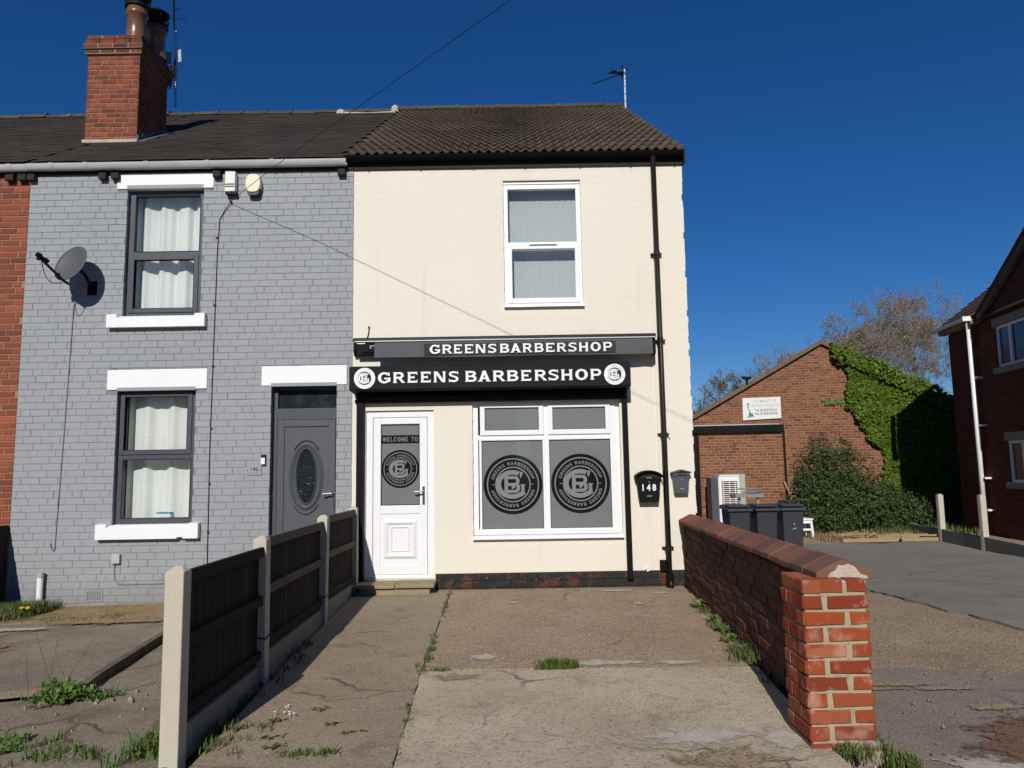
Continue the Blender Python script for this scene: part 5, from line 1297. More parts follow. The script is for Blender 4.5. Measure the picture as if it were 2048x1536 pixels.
mb = MB(); mb.tube([tuple(foot - ax * 0.06), tuple(foot + ax * 0.03), tuple(lnb - uz * 0.02)], 0.016, 6); mb.build('feed_arm', M['black'], sd_)
mb = MB(); mb.tube([tuple(lnb - ax * 0.10), tuple(lnb - ax * 0.05), tuple(lnb - ax * 0.04), tuple(lnb + ax * 0.06)], [0.03, 0.03, 0.022, 0.03], 10); mb.tube([tuple(lnb - uz * 0.05 + ax * 0.02), tuple(lnb + uz * 0.03 + ax * 0.02)], 0.024, 8); mb.build('receiver_head', M['black'], sd_)
mb = MB(); back = ctr - ax * 0.055
mb.tube([tuple(back), tuple(back - ax * 0.09), (-5.47, -0.13, 4.10), (-5.44, -0.10, 4.02), (-5.44, -0.005, 3.95)], 0.02, 8); mb.box(-5.50, -5.38, -0.012, -0.001, 3.86, 4.04); mb.build('wall_bracket', M['black'], sd_)
mb = MB(); pts = []
for i in range(12):
    q = i / 11; p = lnb.lerp(foot, q) - uz * (0.16 * math.sin(math.pi * q)); pts.append(tuple(p))
mb.tube(pts, 0.005, 5); mb.build('lead', M['black'], sd_)
cb = MB(); cb.tube([(-5.50, -0.09, 3.93), (-5.6, -0.02, 3.83), (-5.668, -0.012, 3.72), (-5.684, -0.008, 3.012), (-5.70, -0.008, 2.4), (-5.713, -0.008, 1.858), (-5.735, -0.008, 1.1), (-5.748, -0.008, 0.63), (-5.765, -0.01, 0.60), (-5.79, -0.012, 0.63), (-5.80, -0.012, 0.70)], 0.006, 5)
tag(cb.build('aerial_cable', M['grey_joint']), 'thin cable running down the grey wall from the satellite dish', 'cable')
cb = MB(); cb.tube([(-3.661, -0.03, 5.078), (-3.75, -0.012, 4.95), (-3.806, -0.008, 4.842), (-3.825, -0.008, 4.4), (-3.828, -0.008, 4.034), (-3.838, -0.008, 3.0), (-3.846, -0.008, 1.827), (-3.84, -0.008, 1.0), (-3.836, -0.008, 0.472), (-3.832, -0.008, 0.2)], 0.006, 5)
for z in (4.6, 3.7, 2.9, 2.1, 1.4, 0.8): cb.box(-3.85, -3.82, -0.014, -0.001, z - 0.01, z + 0.01)
tag(cb.build('phone_cable', M['seal']), 'black phone cable clipped down the grey wall beside the windows', 'cable')
# overhead wire from a pole across the street
wr = MB(); P0 = Vector((-3.661, -0.04, 5.08)); Dv = Vector((1.012, -1, 0.066)); pts = []
for i in range(41):
    s_ = 24 * (i / 40) ** 1.5
    p = P0 + Dv * s_ ; p.z += 0.0012 * s_ * (s_ - 24) * 0.35 + 0.06 * min(1, s_)
    pts.append(tuple(p))
wr.tube(pts, 0.0038, 5); wr.tube([(-3.661, 0.0, 5.09), (-3.661, -0.05, 5.08)], 0.012, 6)
tag(wr.build('overhead_wire', M['seal']), 'thin overhead phone wire slanting across the sky from the grey house', 'wire')
# bits on the cream wall
cd = thing('cable_conduit', 'thin cream conduit with a small black box left of the downpipe', 'conduit', (1.845, 0, 1.4))
mb = MB(); mb.box(1.836, 1.862, -0.016, -0.0005, 0.36, 2.93); mb.build('conduit', M['cream'], cd)
mb = MB(); mb.box(1.80, 1.885, -0.06, -0.001, 0.24, 0.37); mb.build('box_cover', M['black'], cd, bevel=0.006)
wc = MB(); wc.tube([(-1.835, -0.003, 3.37), (-1.835, -0.02, 3.365), (-1.838, -0.015, 3.30), (-1.85, -0.012, 3.255), (-1.87, -0.012, 3.21)], 0.006, 5)
wc.tube([(-1.835, -0.012, 3.372), (-1.835, -0.001, 3.372)], 0.014, 8)
tag(wc.build('power_lead', M['seal']), 'short black lead looping from the cream wall above the awning', 'cable')
for (x, z, lab) in ((1.975, 1.915, 'tiny white hook on the cream wall above the smaller letter box'), (1.42, 1.40, 'tiny pale hook on the cream wall left of letter box 148'), (1.64, 0.262, 'white vent nozzle at the foot of the cream wall')):
    mb = MB(); mb.tube([(x, -0.001, z), (x, -0.03, z), (x + 0.01, -0.035, z - 0.025)], 0.012 if z > 0.5 else 0.02, 7)
    tag(mb.build('wall_hook' if z > 0.5 else 'pipe_nozzle', M['upvc']), lab, 'hook' if z > 0.5 else 'nozzle')

# ---------------------------------------------------------------- television aerials
ae = thing('tv_aerial', 'tall grey television aerial mast behind the chimney stack', 'aerial', (-5.68, 2.5, 7.4))
mb = MB(); mb.tube([(-5.66, 2.52, 7.75), (-5.70, 2.52, 9.0), (-5.70, 2.52, 9.12)], 0.02, 8); mb.build('mast', M['alu'], ae)
mb = MB(); mb.tube([(-5.70, 2.52, 9.08), (-5.735, 2.52, 9.2), (-5.76, 2.52, 9.75)], 0.018, 6)
for dx, dy in ((1, 0.2), (-1, -0.2)): mb.tube([(-5.74, 2.52, 9.35), (-5.74 + dx * 0.2, 2.52 + dy * 0.2, 9.37), (-5.74 + dx * 0.17, 2.52 + dy * 0.3, 9.45)], 0.006, 5)
mb.tube([(-5.74, 2.52, 9.50), (-5.58, 2.45, 9.51)], 0.006, 5); mb.build('dipole', M['black'], ae)
mb = MB(); mb.tube([(-5.68, 2.5, 8.62), (-5.66, 2.3, 7.95)], 0.012, 6)
for i in range(9): z = 8.5 - i * 0.062; yy = 2.46 - i * 0.018; mb.tube([(-5.75 + i * 0.003, yy, z), (-5.58 + i * 0.003, yy, z)], 0.0035, 4)
mb.build('boom', M['black'], ae)
mb = MB(); mb.box(-5.86, -5.74, 2.48, 2.485, 8.5, 8.72); mb.build('reflector', M['alu'], ae)
mb = MB(); mb.prism([(-5.60, 2.44, 8.50), (-5.53, 2.40, 8.50), (-5.545, 2.40, 8.72), (-5.615, 2.44, 8.72)], (0, 0.006, 0)); mb.build('reflector', M['mast'], ae)
mb = MB(); mb.box(-5.73, -5.67, 2.42, 2.56, 8.28, 8.44); mb.build('mast_clamp', M['timber'], ae)
ae = thing('tv_aerial', 'white pole with a small black television aerial at the right roof end', 'aerial', (2.40, 4.75, 8.5))
mb = MB(); mb.tube([(2.385, 4.75, 7.9), (2.40, 4.75, 9.56)], 0.019, 8); mb.build('mast', M['mast'], ae)
for z in (8.87, 9.03, 9.19, 9.35, 9.46): c = MB(); c.tube([(2.395, 4.75, z - 0.006), (2.395, 4.75, z + 0.006)], 0.022, 8); c.build('tape_band', M['seal'], ae)
mb = MB(); A, B_ = Vector((2.42, 4.72, 9.48)), Vector((1.67, 4.1, 8.90)); mb.tube([tuple(A), tuple(B_)], 0.006, 5)
for i in range(12):
    p = A.lerp(B_, 0.18 + 0.8 * i / 11); mb.tube([tuple(p + Vector((-0.05, 0.05, 0.022))), tuple(p + Vector((0.05, -0.05, -0.022)))], 0.004, 4)
mb.build('boom', M['black'], ae)
mb = MB(); mb.box(2.05, 2.36, 4.55, 4.6, 9.385, 9.41); mb.prism([(2.12, 4.5, 9.42), (2.34, 4.62, 9.36), (2.34, 4.62, 9.33), (2.08, 4.5, 9.45)], (0, 0.02, 0)); mb.tube([(2.33, 4.65, 9.60), (2.36, 4.7, 9.52), (2.33, 4.65, 9.30)], 0.012, 6); mb.tube([(2.40, 4.7, 9.52), (2.46, 4.7, 9.54), (2.47, 4.7, 9.50)], 0.008, 5); mb.build('dipole', M['black'], ae)

# ================================================================== FENCE between the two houses
fe = thing('fence', 'low dark timber fence with pale concrete posts between the two front yards', 'fence', (-1.9, -2.6, 0))
fx = lambda y: -1.988 - 0.0 + (-y) * 0.0224      # centre line
PY = [-5.12, -3.66, -1.77, -0.14]
PH = [1.035, 1.065, 1.10, 1.10]
for k, (py, ph) in enumerate(zip(PY, PH)):
    x = fx(py); zb = gz(-1.9, py) - 0.1; w = 0.052; lean = (0.0, -0.006, 0.012, 0)[k]
    mb = MB()
    b = [(x - w, py - w, zb), (x + w, py - w, zb), (x + w, py + w, zb), (x - w, py + w, zb)]
    t = [(x - w + lean, py - w, ph - 0.03), (x + w + lean, py - w, ph - 0.03), (x + w + lean, py + w, ph - 0.03), (x - w + lean, py + w, ph - 0.03)]
    apex = [(x - 0.02 + lean, py, ph), (x + 0.02 + lean, py, ph)]
    mb.v = b + t + apex
    mb.f = [(0, 1, 5, 4), (1, 2, 6, 5), (2, 3, 7, 6), (3, 0, 4, 7), (4, 5, 9, 8), (5, 6, 9), (6, 7, 8, 9), (7, 4, 8)]
    mb.build('post', M['post'], fe, bevel=0.006)
PT = [(1.0, 0.985), (1.05, 1.035), (1.08, 1.062)]
GT = [(0.15, 0.13), (0.19, 0.175), (0.21, 0.165)]
r = random.Random(8)
for k in range(3):
    ya, yb = PY[k] + 0.054, PY[k + 1] - 0.054
    ta, tb_ = PT[k]; ga_, gb2 = GT[k]
    P = lambda q, off, z: (fx(ya + (yb - ya) * q) + off, ya + (yb - ya) * q, z)
    # boards behind, rails on the shop side
    nb = int((yb - ya) / 0.105)
    for i in range(nb):
        q0, q1 = i / nb, (i + 1) / nb + 0.008
        z0 = ga_ + (gb2 - ga_) * q0 + 0.004; z1 = ta + (tb_ - ta) * q0 - 0.02 + r.uniform(-0.004, 0.002)
        mb = MB(); a, b, c, d = P(q0, -0.006, 0), P(min(q1, 1), -0.0085, 0), P(min(q1, 1), -0.020, 0), P(q0, -0.020, 0)
        mb.prism([(a[0], a[1], z0), (b[0], b[1], z0), (c[0], c[1], z0), (d[0], d[1], z0)], (0, 0, z1 - z0))
        mb.build('board', M['fence_wood'], fe)
    for (zr, hh, th, mt) in ((None, 0.075, 0.030, 'fence_rail'), (0.50, 0.07, 0.030, 'fence_rail'), (0.05, 0.06, 0.026, 'fence_wood')):
        za = (ta - hh) if zr is None else ga_ + (ta - ga_) * zr
        zb2 = (tb_ - hh) if zr is None else gb2 + (tb_ - gb2) * zr
        mb = MB(); A = P(0, 0.0, 0); B2 = P(1, 0.0, 0)
        mb.add([(A[0], A[1], za), (A[0] + th, A[1], za), (B2[0] + th, B2[1], zb2), (B2[0], B2[1], zb2), (A[0], A[1], za + hh), (A[0] + th, A[1], za + hh), (B2[0] + th, B2[1], zb2 + hh), (B2[0], B2[1], zb2 + hh)],
               [(0, 3, 2, 1), (4, 5, 6, 7), (0, 1, 5, 4), (1, 2, 6, 5), (2, 3, 7, 6), (3, 0, 4, 7)])
        mb.build('rail', M[mt] if k != 0 else M['fence_wood'], fe, bevel=0.004)
    mb = MB(); A, B2 = P(0, 0, 0), P(1, 0, 0)
    mb.add([(A[0] - 0.02, A[1], -0.05), (A[0] + 0.022, A[1], -0.05), (B2[0] + 0.022, B2[1], -0.02), (B2[0] - 0.02, B2[1], -0.02), (A[0] - 0.02, A[1], ga_), (A[0] + 0.022, A[1], ga_), (B2[0] + 0.022, B2[1], gb2), (B2[0] - 0.02, B2[1], gb2)],
           [(0, 3, 2, 1), (4, 5, 6, 7), (0, 1, 5, 4), (1, 2, 6, 5), (2, 3, 7, 6), (3, 0, 4, 7)])
    mb.build('gravel_board', M['gravel_board'], fe, bevel=0.005)
for py, z in ((PY[1], 0.33), (PY[2], 0.30)):
    x = fx(py); mb = MB(); w = 0.058
    mb.tube([(x - w, py - w, z), (x + w, py - w, z - 0.01), (x + w, py + w, z + 0.01), (x - w, py + w, z)], 0.006, 5); mb.build('wire_tie', M['seal'], fe)

# dark timber fence at the far left
fl_ = thing('fence', 'dark close-boarded timber fence standing out from the red brick house', 'fence', (-6.34, -1.0, -0.1))
r = random.Random(9)
for i in range(14):
    ya = -0.02 - i * 0.135; mb = MB(); mb.box(-6.36 + 0.004 * (i % 2), -6.335 + 0.004 * (i % 2), ya - 0.13, ya, -0.2, 0.93 + r.uniform(-0.006, 0.004)); mb.build('board', M['fence_wood'], fl_)
for z in (0.15, 0.75):
    mb = MB(); mb.box(-6.40, -6.362, -1.9, -0.02, z, z + 0.07); mb.build('rail', M['fence_wood'], fl_)

# ================================================================== KERB on the left
kb = MB(); pts = [(-3.60, 0.0), (-3.50, -1.6), (-3.36, -2.6), (-3.24, -3.45), (-3.20, -3.62), (-3.22, -3.74)]
for i in range(len(pts) - 1):
    (xa, ya), (xb, yb) = pts[i], pts[i + 1]
    za, zb2 = gz(xa, ya) + 0.062, gz(xb, yb) + (0.062 if i < len(pts) - 2 else 0.03)
    kb.add([(xa - 0.03, ya, za - 0.2), (xa + 0.03, ya, za - 0.2), (xb + 0.03, yb, zb2 - 0.2), (xb - 0.03, yb, zb2 - 0.2), (xa - 0.03, ya, za), (xa + 0.03, ya, za), (xb + 0.03, yb, zb2), (xb - 0.03, yb, zb2)],
           [(4, 5, 6, 7), (0, 1, 5, 4), (1, 2, 6, 5), (2, 3, 7, 6), (3, 0, 4, 7)])
tag(kb.build('kerb', M['kerb']), 'narrow concrete edging kerb with a curved end in the left forecourt', 'kerb')

# ================================================================== BRICK GARDEN WALL
gw = thing('garden_wall', 'low red brick garden wall with brown coping and a brick end pier', 'garden wall', (1.9, -2.5, 0))
A0, B0 = Vector((1.87, -5.03, 0)), Vector((2.215, -0.03, 0))
WL = (B0 - A0).length; wdir = (B0 - A0).normalized(); wang = math.atan2(wdir.y, wdir.x); wn_ = Vector((wdir.y, -wdir.x, 0))
CW = 0.0865
def wpt(u, off, z): p = A0 + wdir * u + wn_ * off; return (p.x, p.y, z)
htop = lambda u: 0.885 - 0.068 * u / WL
mb = MB()
mb.add([wpt(0.24, -0.103, -0.2), wpt(0.24, 0.103, -0.2), wpt(WL, 0.103, -0.2), wpt(WL, -0.103, -0.2), wpt(0.24, -0.103, htop(0.24) - 0.01), wpt(0.24, 0.103, htop(0.24) - 0.01), wpt(WL, 0.103, htop(WL) - 0.01), wpt(WL, -0.103, htop(WL) - 0.01)],
       [(4, 5, 6, 7), (0, 1, 5, 4), (1, 2, 6, 5), (2, 3, 7, 6), (3, 0, 4, 7)])
mb.build('mortar_core', M['dark_mortar'], gw)
# left face looks towards -x: local x runs along -wall direction
rzl = wang + math.pi
org = A0 - wn_ * 0.1115
items = lay(-WL, -0.25, -0.02, 0.90, course=CW, joint=0.012, seed=31, inside=lambda u, z: z < htop(-u) - 0.04)
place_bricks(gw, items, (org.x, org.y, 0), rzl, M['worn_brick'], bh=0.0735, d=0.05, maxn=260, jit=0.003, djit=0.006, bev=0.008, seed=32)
org = A0 + wn_ * 0.1115
items = lay(0.25, WL, -0.02, 0.90, course=CW, joint=0.012, seed=33, inside=lambda u, z: z < htop(u) - 0.04)
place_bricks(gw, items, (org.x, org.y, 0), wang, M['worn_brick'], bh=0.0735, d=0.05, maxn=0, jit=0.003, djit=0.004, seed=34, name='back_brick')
# pier
px0, px1, py0, py1 = 1.585, 1.945, -5.13, -4.80
mb = MB(); mb.box(px0 + 0.012, px1 - 0.012, py0 + 0.008, py1 - 0.01, -0.2, 0.875); mb.build('pier_core', M['pier_mortar'], gw)
fr_items, sd_items = [], []
for i in range(11):
    zc = -0.045 + (i + 0.5) * CW
    if i % 2 == 0:
        fr_items += [(px0 + 0.112, zc, 0.224), (px1 - 0.053, zc, 0.106)]; sd_items += [(-py0 - 0.054, zc, 0.108), (-py0 - 0.215, zc, 0.2)]
    else:
        fr_items += [(px0 + 0.053, zc, 0.106), (px1 - 0.112, zc, 0.224)]; sd_items += [(-py0 - 0.112, zc, 0.224), (-py0 - 0.285, zc, 0.09)]
fr_items = [(u + random.uniform(-0.004, 0.004), z, w) for u, z, w in fr_items]
place_bricks(gw, fr_items, (0, py0, 0), 0, M['pier_brick'], bh=0.0715, d=0.1, maxn=None, jit=0.004, djit=0.003, bev=0.006, seed=36)
place_bricks(gw, sd_items, (px0, 0, 0), math.radians(-90), M['pier_brick'], bh=0.0715, d=0.1, maxn=None, jit=0.0025, djit=0.002, bev=0.005, seed=37)
mb = MB(); mb.box(px0 + 0.01, px1 + 0.03, py0 - 0.01, py1, -0.15, 0.0); mb.box(px0 + 0.25, px1 + 0.02, py0 - 0.004, py0 + 0.05, 0.0, 0.05); mb.build('pier_foot', M['slab_grey'], gw, bevel=0.02)
# saddleback coping
NU = 21; r = random.Random(12)
for i in range(NU):
    ua, ub = 0.0 + (WL + 0.03) * i / NU + 0.003, (WL + 0.03) * (i + 1) / NU - 0.003
    dz, do = r.uniform(-0.004, 0.004), r.uniform(-0.006, 0.006)
    if i == 13: dz -= 0.006; do += 0.012
    sec = [(-0.158, 0.0), (-0.158, 0.038), (-0.02, 0.108), (0.02, 0.108), (0.158, 0.038), (0.158, 0.0)]
    A = [wpt(ua, o + do, htop(ua) + z + dz) for o, z in sec]; B2 = [wpt(ub, o + do, htop(ub) + z + dz) for o, z in sec]
    mb = MB(); mb.v = A + B2; n = 6
    mb.f = [tuple(range(n))[::-1], tuple(range(n, 2 * n))] + [(q, (q + 1) % n, (q + 1) % n + n, q + n) for q in range(n)]
    mb.build('coping_stone', M['coping'], gw, bevel=0.006)
mb = MB(); sec = [(-0.10, 0.0), (-0.085, 0.035), (-0.05, 0.05), (-0.035, 0.082), (-0.005, 0.075), (0.02, 0.088), (0.06, 0.07), (0.085, 0.03), (0.125, 0.02), (0.13, 0.0)]
mb.prism([wpt(-0.012, o, htop(0) + z) for o, z in sec], tuple(wdir * 0.03)); mb.box(px0 + 0.13, px1 + 0.005, py0 + 0.012, -5.02, 0.868, 0.892); mb.build('cement_end', M['cement'], gw, bevel=0.01)

# ================================================================== REAR BRICK BUILDING (gable towards us)
YG = 13.6
rear = thing('brick_building', 'brown brick outbuilding with a broad gable half covered in ivy', 'building', (9.8, YG, -0.22))
ridge_x, ridge_z = 9.823, 5.30
sl, sr = 0.565, 0.545
gtop = lambda x: ridge_z - (sl * (ridge_x - x) if x < ridge_x else sr * (x - ridge_x))
mb = MB(); poly = [(4.4, YG + 0.008, -0.4), (15.0, YG + 0.008, -0.4), (15.0, YG + 0.008, gtop(15.0)), (ridge_x, YG + 0.008, ridge_z), (4.4, YG + 0.008, gtop(4.4))]
mb.prism(poly, (0, 9.0, 0)); mb.build('wall', M['gable_mortar'], rear)
items = lay(5.2, 11.9, -0.2, 5.4, course=0.082, joint=0.013, bond='stretcher', seed=41, inside=lambda u, z: z < gtop(u) - 0.06 and (u + 0.11) < 12 and not (u < 7.6 and z < 2.3))
place_bricks(rear, items, (0, YG, 0), 0, M['gable_brick'], bh=0.069, d=0.03, maxn=300, bev=0.004, seed=42, prefer=lambda t: (0 if t[2] > 0.2 else 1, abs(t[1] - 3.1)))
for xa, xb in ((4.3, ridge_x), (ridge_x, 15.0)):
    za, zb2 = gtop(xa), gtop(xb)
    mb = MB(); mb.prism([(xa, YG - 0.10, za - 0.02), (xb, YG - 0.10, zb2 - 0.02), (xb, YG - 0.10, zb2 + 0.10), (xa, YG - 0.10, za + 0.10)], (0, 9.3, 0)); mb.build('roof', M['house_tile'], rear)
    mb = MB(); mb.prism([(xa, YG - 0.115, za - 0.04), (xb, YG - 0.115, zb2 - 0.04), (xb, YG - 0.115, zb2 + 0.085), (xa, YG - 0.115, za + 0.085)], (0, 0.03, 0)); mb.build('bargeboard', M['barge'], rear)
fd = thing('floodlight', 'small black floodlight on the sloping roof edge above the white sign', 'floodlight', (7.5, YG, 4.15))
mb = MB(); mb.prism([(7.34, YG - 0.2, 4.30), (7.66, YG - 0.2, 4.28), (7.60, YG - 0.2, 4.20), (7.42, YG - 0.2, 4.20)], (0, 0.2, 0)); mb.build('lamp_head', M['black'], fd)
mb = MB(); mb.tube([(7.5, YG - 0.1, 4.22), (7.5, YG - 0.1, 4.03)], 0.035, 6); mb.build('stem', M['black'], fd)
bs = thing('notice_board', 'faded white trade sign with a green emblem on the brick gable', 'sign', (7.84, YG, 3.24))
mb = MB(); mb.prism([(7.33, YG - 0.05, 2.90), (8.50, YG - 0.05, 2.945), (8.505, YG - 0.05, 3.62), (7.34, YG - 0.05, 3.61)], (0, 0.045, 0)); mb.build('board', M['sign_white'], bs)
ys = YG - 0.0535
for (tx, x, z, size, mt, sx) in (('PLUMBEST UK', 8.03, 3.50, 0.125, 'print_pale', 0.9), ('HEATING PRODUCTS', 8.03, 3.355, 0.125, 'print_pale', 0.74), ('Tel: (01302) 873121', 8.05, 3.21, 0.105, 'print_grey', 0.78), ('Fax: (01302) 822708', 8.05, 3.10, 0.105, 'print_grey', 0.78)):
    put_text('sign_lettering', tx, bs, M[mt], x, ys, z, size, sx, 0.002)
mb = MB(); 
for k, q in enumerate(([(0.15, 0.09), (0.36, 0.10), (0.30, 0.16), (0.34, 0.2), (0.26, 0.19), (0.24, 0.25), (0.19, 0.35), (0.155, 0.36), (0.21, 0.23), (0.17, 0.17), (0.19, 0.12)], [(0.12, 0.06), (0.38, 0.085), (0.15, 0.085)], [(0.15, 0.36), (0.20, 0.40), (0.175, 0.44), (0.22, 0.50), (0.17, 0.54), (0.15, 0.48)])):
    mb.poly([(7.33 + a, ys - 0.001 * k, 2.92 + b) for a, b in q])
mb.build('emblem', M['print_green'], bs)

# brick lean-to in front of it
YO = 11.8
ob = thing('brick_shed', 'flat-roofed brick lean-to with a black fascia in front of the gable', 'shed', (6.57, YO, -0.22))
mb = MB(); mb.box(5.40, 7.715, YO + 0.008, YG - 0.2, -0.4, 2.42); mb.build('wall', M['gable_mortar'], ob)
items = lay(5.395, 7.72, -0.22, 2.42, course=0.082, joint=0.013, bond='stretcher', seed=45)
place_bricks(ob, items, (0, YO, 0), 0, M['gable_brick'], bh=0.068, d=0.03, maxn=300, bev=0.004, seed=46)
mb = MB(); mb.box(5.27, 7.76, YO - 0.12, YG - 0.15, 2.44, 2.63); mb.build('fascia', M['black'], ob)
mb = MB(); mb.box(5.27, 7.66, YO - 0.135, YO + 0.1, 2.632, 2.66); mb.build('roof_edge', M['alu'], ob)
mb = MB(); mb.tube([(7.755, YO - 0.04, 2.44), (7.755, YO - 0.04, -0.22)], 0.035, 8); mb.build('downpipe', M['pipe_brown'], ob)  # dark pipe added to mark the right edge of the lean-to
mb = MB(); mb.box(5.38, 7.73, YO - 0.02, YO + 0.1, 2.425, 2.468); mb.build('plaster_band', M['cement'], ob)
# side wall between shop and lean-to (brick, in shade)
bw = thing('brick_wall', 'tall narrow brick wall between the shop and the lean-to', 'wall', (5.1, 12.2, -0.22))
mb = MB(); mb.box(3.6, 5.22, 12.45, 12.7, -0.4, 2.2); mb.build('mortar_core', M['gable_mortar'], bw)
items = lay(4.4, 5.22, -0.22, 2.2, course=0.082, joint=0.013, bond='stretcher', seed=47)
place_bricks(bw, items, (0, 12.44, 0), 0, M['house_brick'], bh=0.068, d=0.03, maxn=300, bev=0.004, seed=48)

# ================================================================== RIGHT-HAND BRICK HOUSE
PX, PYr = 11.327, 8.296; TH = math.radians(8)
hd_ = Vector((math.sin(TH), math.cos(TH), 0)); hn = Vector((math.cos(TH), -math.sin(TH), 0))     # along the wall / into the house
rh = thing('brick_house', 'shaded dark red brick house with white windows at the right edge', 'house', (PX, PYr, -0.2))
def hp(s, o, z): return (PX + hd_.x * s + hn.x * o, PYr + hd_.y * s + hn.y * o, z)
HEAVE = 4.86
def hbox(mb, s0, s1, o0, o1, z0, z1):
    mb.add([hp(s0, o0, z0), hp(s1, o0, z0), hp(s1, o1, z0), hp(s0, o1, z0), hp(s0, o0, z1), hp(s1, o0, z1), hp(s1, o1, z1), hp(s0, o1, z1)],
           [(0, 3, 2, 1), (4, 5, 6, 7), (0, 1, 5, 4), (1, 2, 6, 5), (2, 3, 7, 6), (3, 0, 4, 7)]); return mb
WINS = [(-2.42, -0.94, 3.63, 4.58), (-2.42, -1.04, 1.02, 1.95)]
# wall sheet in wall coordinates: u = -s (to the right)
rzw = math.atan2(-hd_.y, -hd_.x)
gdir = lambda s: 4.96 + 0.565 * (-0.5 - s)
wb = wall_sheet(-1.42, 5.2, -0.4, 4.80, [(-b, -a, c, d) for a, b, c, d in WINS], 0.008, 0.22)
mloc = Matrix.Translation((PX, PYr, 0)) @ Matrix.Rotation(rzw, 4, 'Z')
wb.xform(mloc); wb.build('wall', M['dark_mortar'], rh)
mb = MB(); mb.prism([hp(-0.45, 0.008, 4.80), hp(-5.2, 0.008, 4.80), hp(-5.2, 0.008, gdir(-4.6)), hp(-4.6, 0.008, gdir(-4.6))], tuple(hn * 0.2)); mb.build('gable_wall', M['dark_mortar'], rh)
items = lay(-1.40, 3.2, -0.25, 6.3, [(-b, -a, c, d) for a, b, c, d in WINS], course=0.078, joint=0.012, bond='stretcher', seed=51, inside=lambda u, z: z < (4.76 if u < 0.5 else gdir(-u) - 0.1))
place_bricks(rh, items, (PX, PYr, 0), rzw, M['house_brick'], bh=0.067, d=0.03, maxn=300, bev=0.004, seed=52, prefer=lambda t: (0 if t[2] > 0.2 else 1, abs(t[0] - 0.6)))
mb = MB(); hbox(mb, -5.2, 1.41, 0.25, 8.0, -0.4, 4.78); mb.build('inner_wall', M['house_brick'], rh)
# main roof rising away from the eaves; rows of plain tiles built as steps
rows = 22; RS = math.tan(math.radians(38))
tl = MB()
for i in range(rows):
    o0, o1 = -0.22 + i * 0.17, -0.22 + (i + 1) * 0.17 + 0.03
    z0 = HEAVE + 0.10 + (o0 + 0.22) * RS; z1 = HEAVE + 0.10 + (o1 + 0.22) * RS
    mb = MB()
    mb.add([hp(-0.3, o0, z0), hp(1.60, o0, z0), hp(1.60, o1, z1 - 0.02), hp(-0.3, o1, z1 - 0.02), hp(-0.3, o0, z0 + 0.035), hp(1.60, o0, z0 + 0.035), hp(1.60, o1, z1), hp(-0.3, o1, z1)],
           [(0, 3, 2, 1), (4, 5, 6, 7), (0, 1, 5, 4), (1, 2, 6, 5), (3, 0, 4, 7)])
    mb.build('tile_course', M['house_tile'], rh)
mb = MB(); zr = lambda o: HEAVE + 0.09 + (o + 0.22) * RS
mb.prism([hp(1.55, -0.15, HEAVE - 0.02), hp(1.55, 3.6, HEAVE - 0.02), hp(1.55, 3.6, zr(3.5))], tuple(hd_ * -6.5)); mb.build('roof_void', M['dark_wood'], rh)
# front gable wing: verge board and tiled edge
mb = MB(); mb.prism([hp(-0.42, -0.12, gdir(-0.42) - 0.12), hp(-5.4, -0.12, gdir(-5.4) - 0.12), hp(-5.4, -0.12, gdir(-5.4) + 0.05), hp(-0.42, -0.12, gdir(-0.42) + 0.05)], tuple(hn * 0.1)); mb.build('bargeboard', M['barge'], rh)
for i in range(20):
    s0 = -0.3 - i * 0.25
    mb = MB(); mb.prism([hp(s0, -0.16, gdir(s0) + 0.05), hp(s0 - 0.27, -0.16, gdir(s0 - 0.27) + 0.07), hp(s0 - 0.27, -0.16, gdir(s0 - 0.27) + 0.10), hp(s0, -0.16, gdir(s0) + 0.09)], tuple(hn * 3.0)); mb.build('verge_tile', M['house_tile'], rh)
mb = MB(); k = 10
sec = [(-0.31 + 0.075 * math.cos(math.pi + math.pi * q / k), HEAVE + 0.09 + 0.075 * math.sin(math.pi + math.pi * q / k)) for q in range(k + 1)]
mb.prism([hp(-0.33, o, z) for o, z in sec], tuple(hd_ * 1.95)); mb.build('gutter', M['upvc'], rh)
mb = MB(); mb.prism([hp(-0.36, -0.40, HEAVE), hp(-0.36, -0.22, HEAVE), hp(-0.36, -0.22, HEAVE + 0.11), hp(-0.36, -0.40, HEAVE + 0.11)], tuple(hd_ * 0.12)); mb.build('gutter_end', M['upvc'], rh)
mb = MB(); hbox(mb, -0.3, 1.5, -0.20, -0.02, HEAVE - 0.06, HEAVE + 0.07); mb.build('soffit', M['timber'], rh)
mb = MB(); mb.tube([hp(-0.08, -0.16, HEAVE + 0.05), hp(-0.05, -0.16, -0.25)], 0.055, 12)
d2 = mb.build('downpipe', M['upvc'], rh, smooth=True)
for z in (3.5, 2.35, 1.1, 0.35):
    mb = MB(); q = -0.06; hbox(mb, q - 0.16, q + 0.08, -0.15, 0.01, z - 0.02, z + 0.02); mb.build('pipe_clip', M['upvc'], d2)
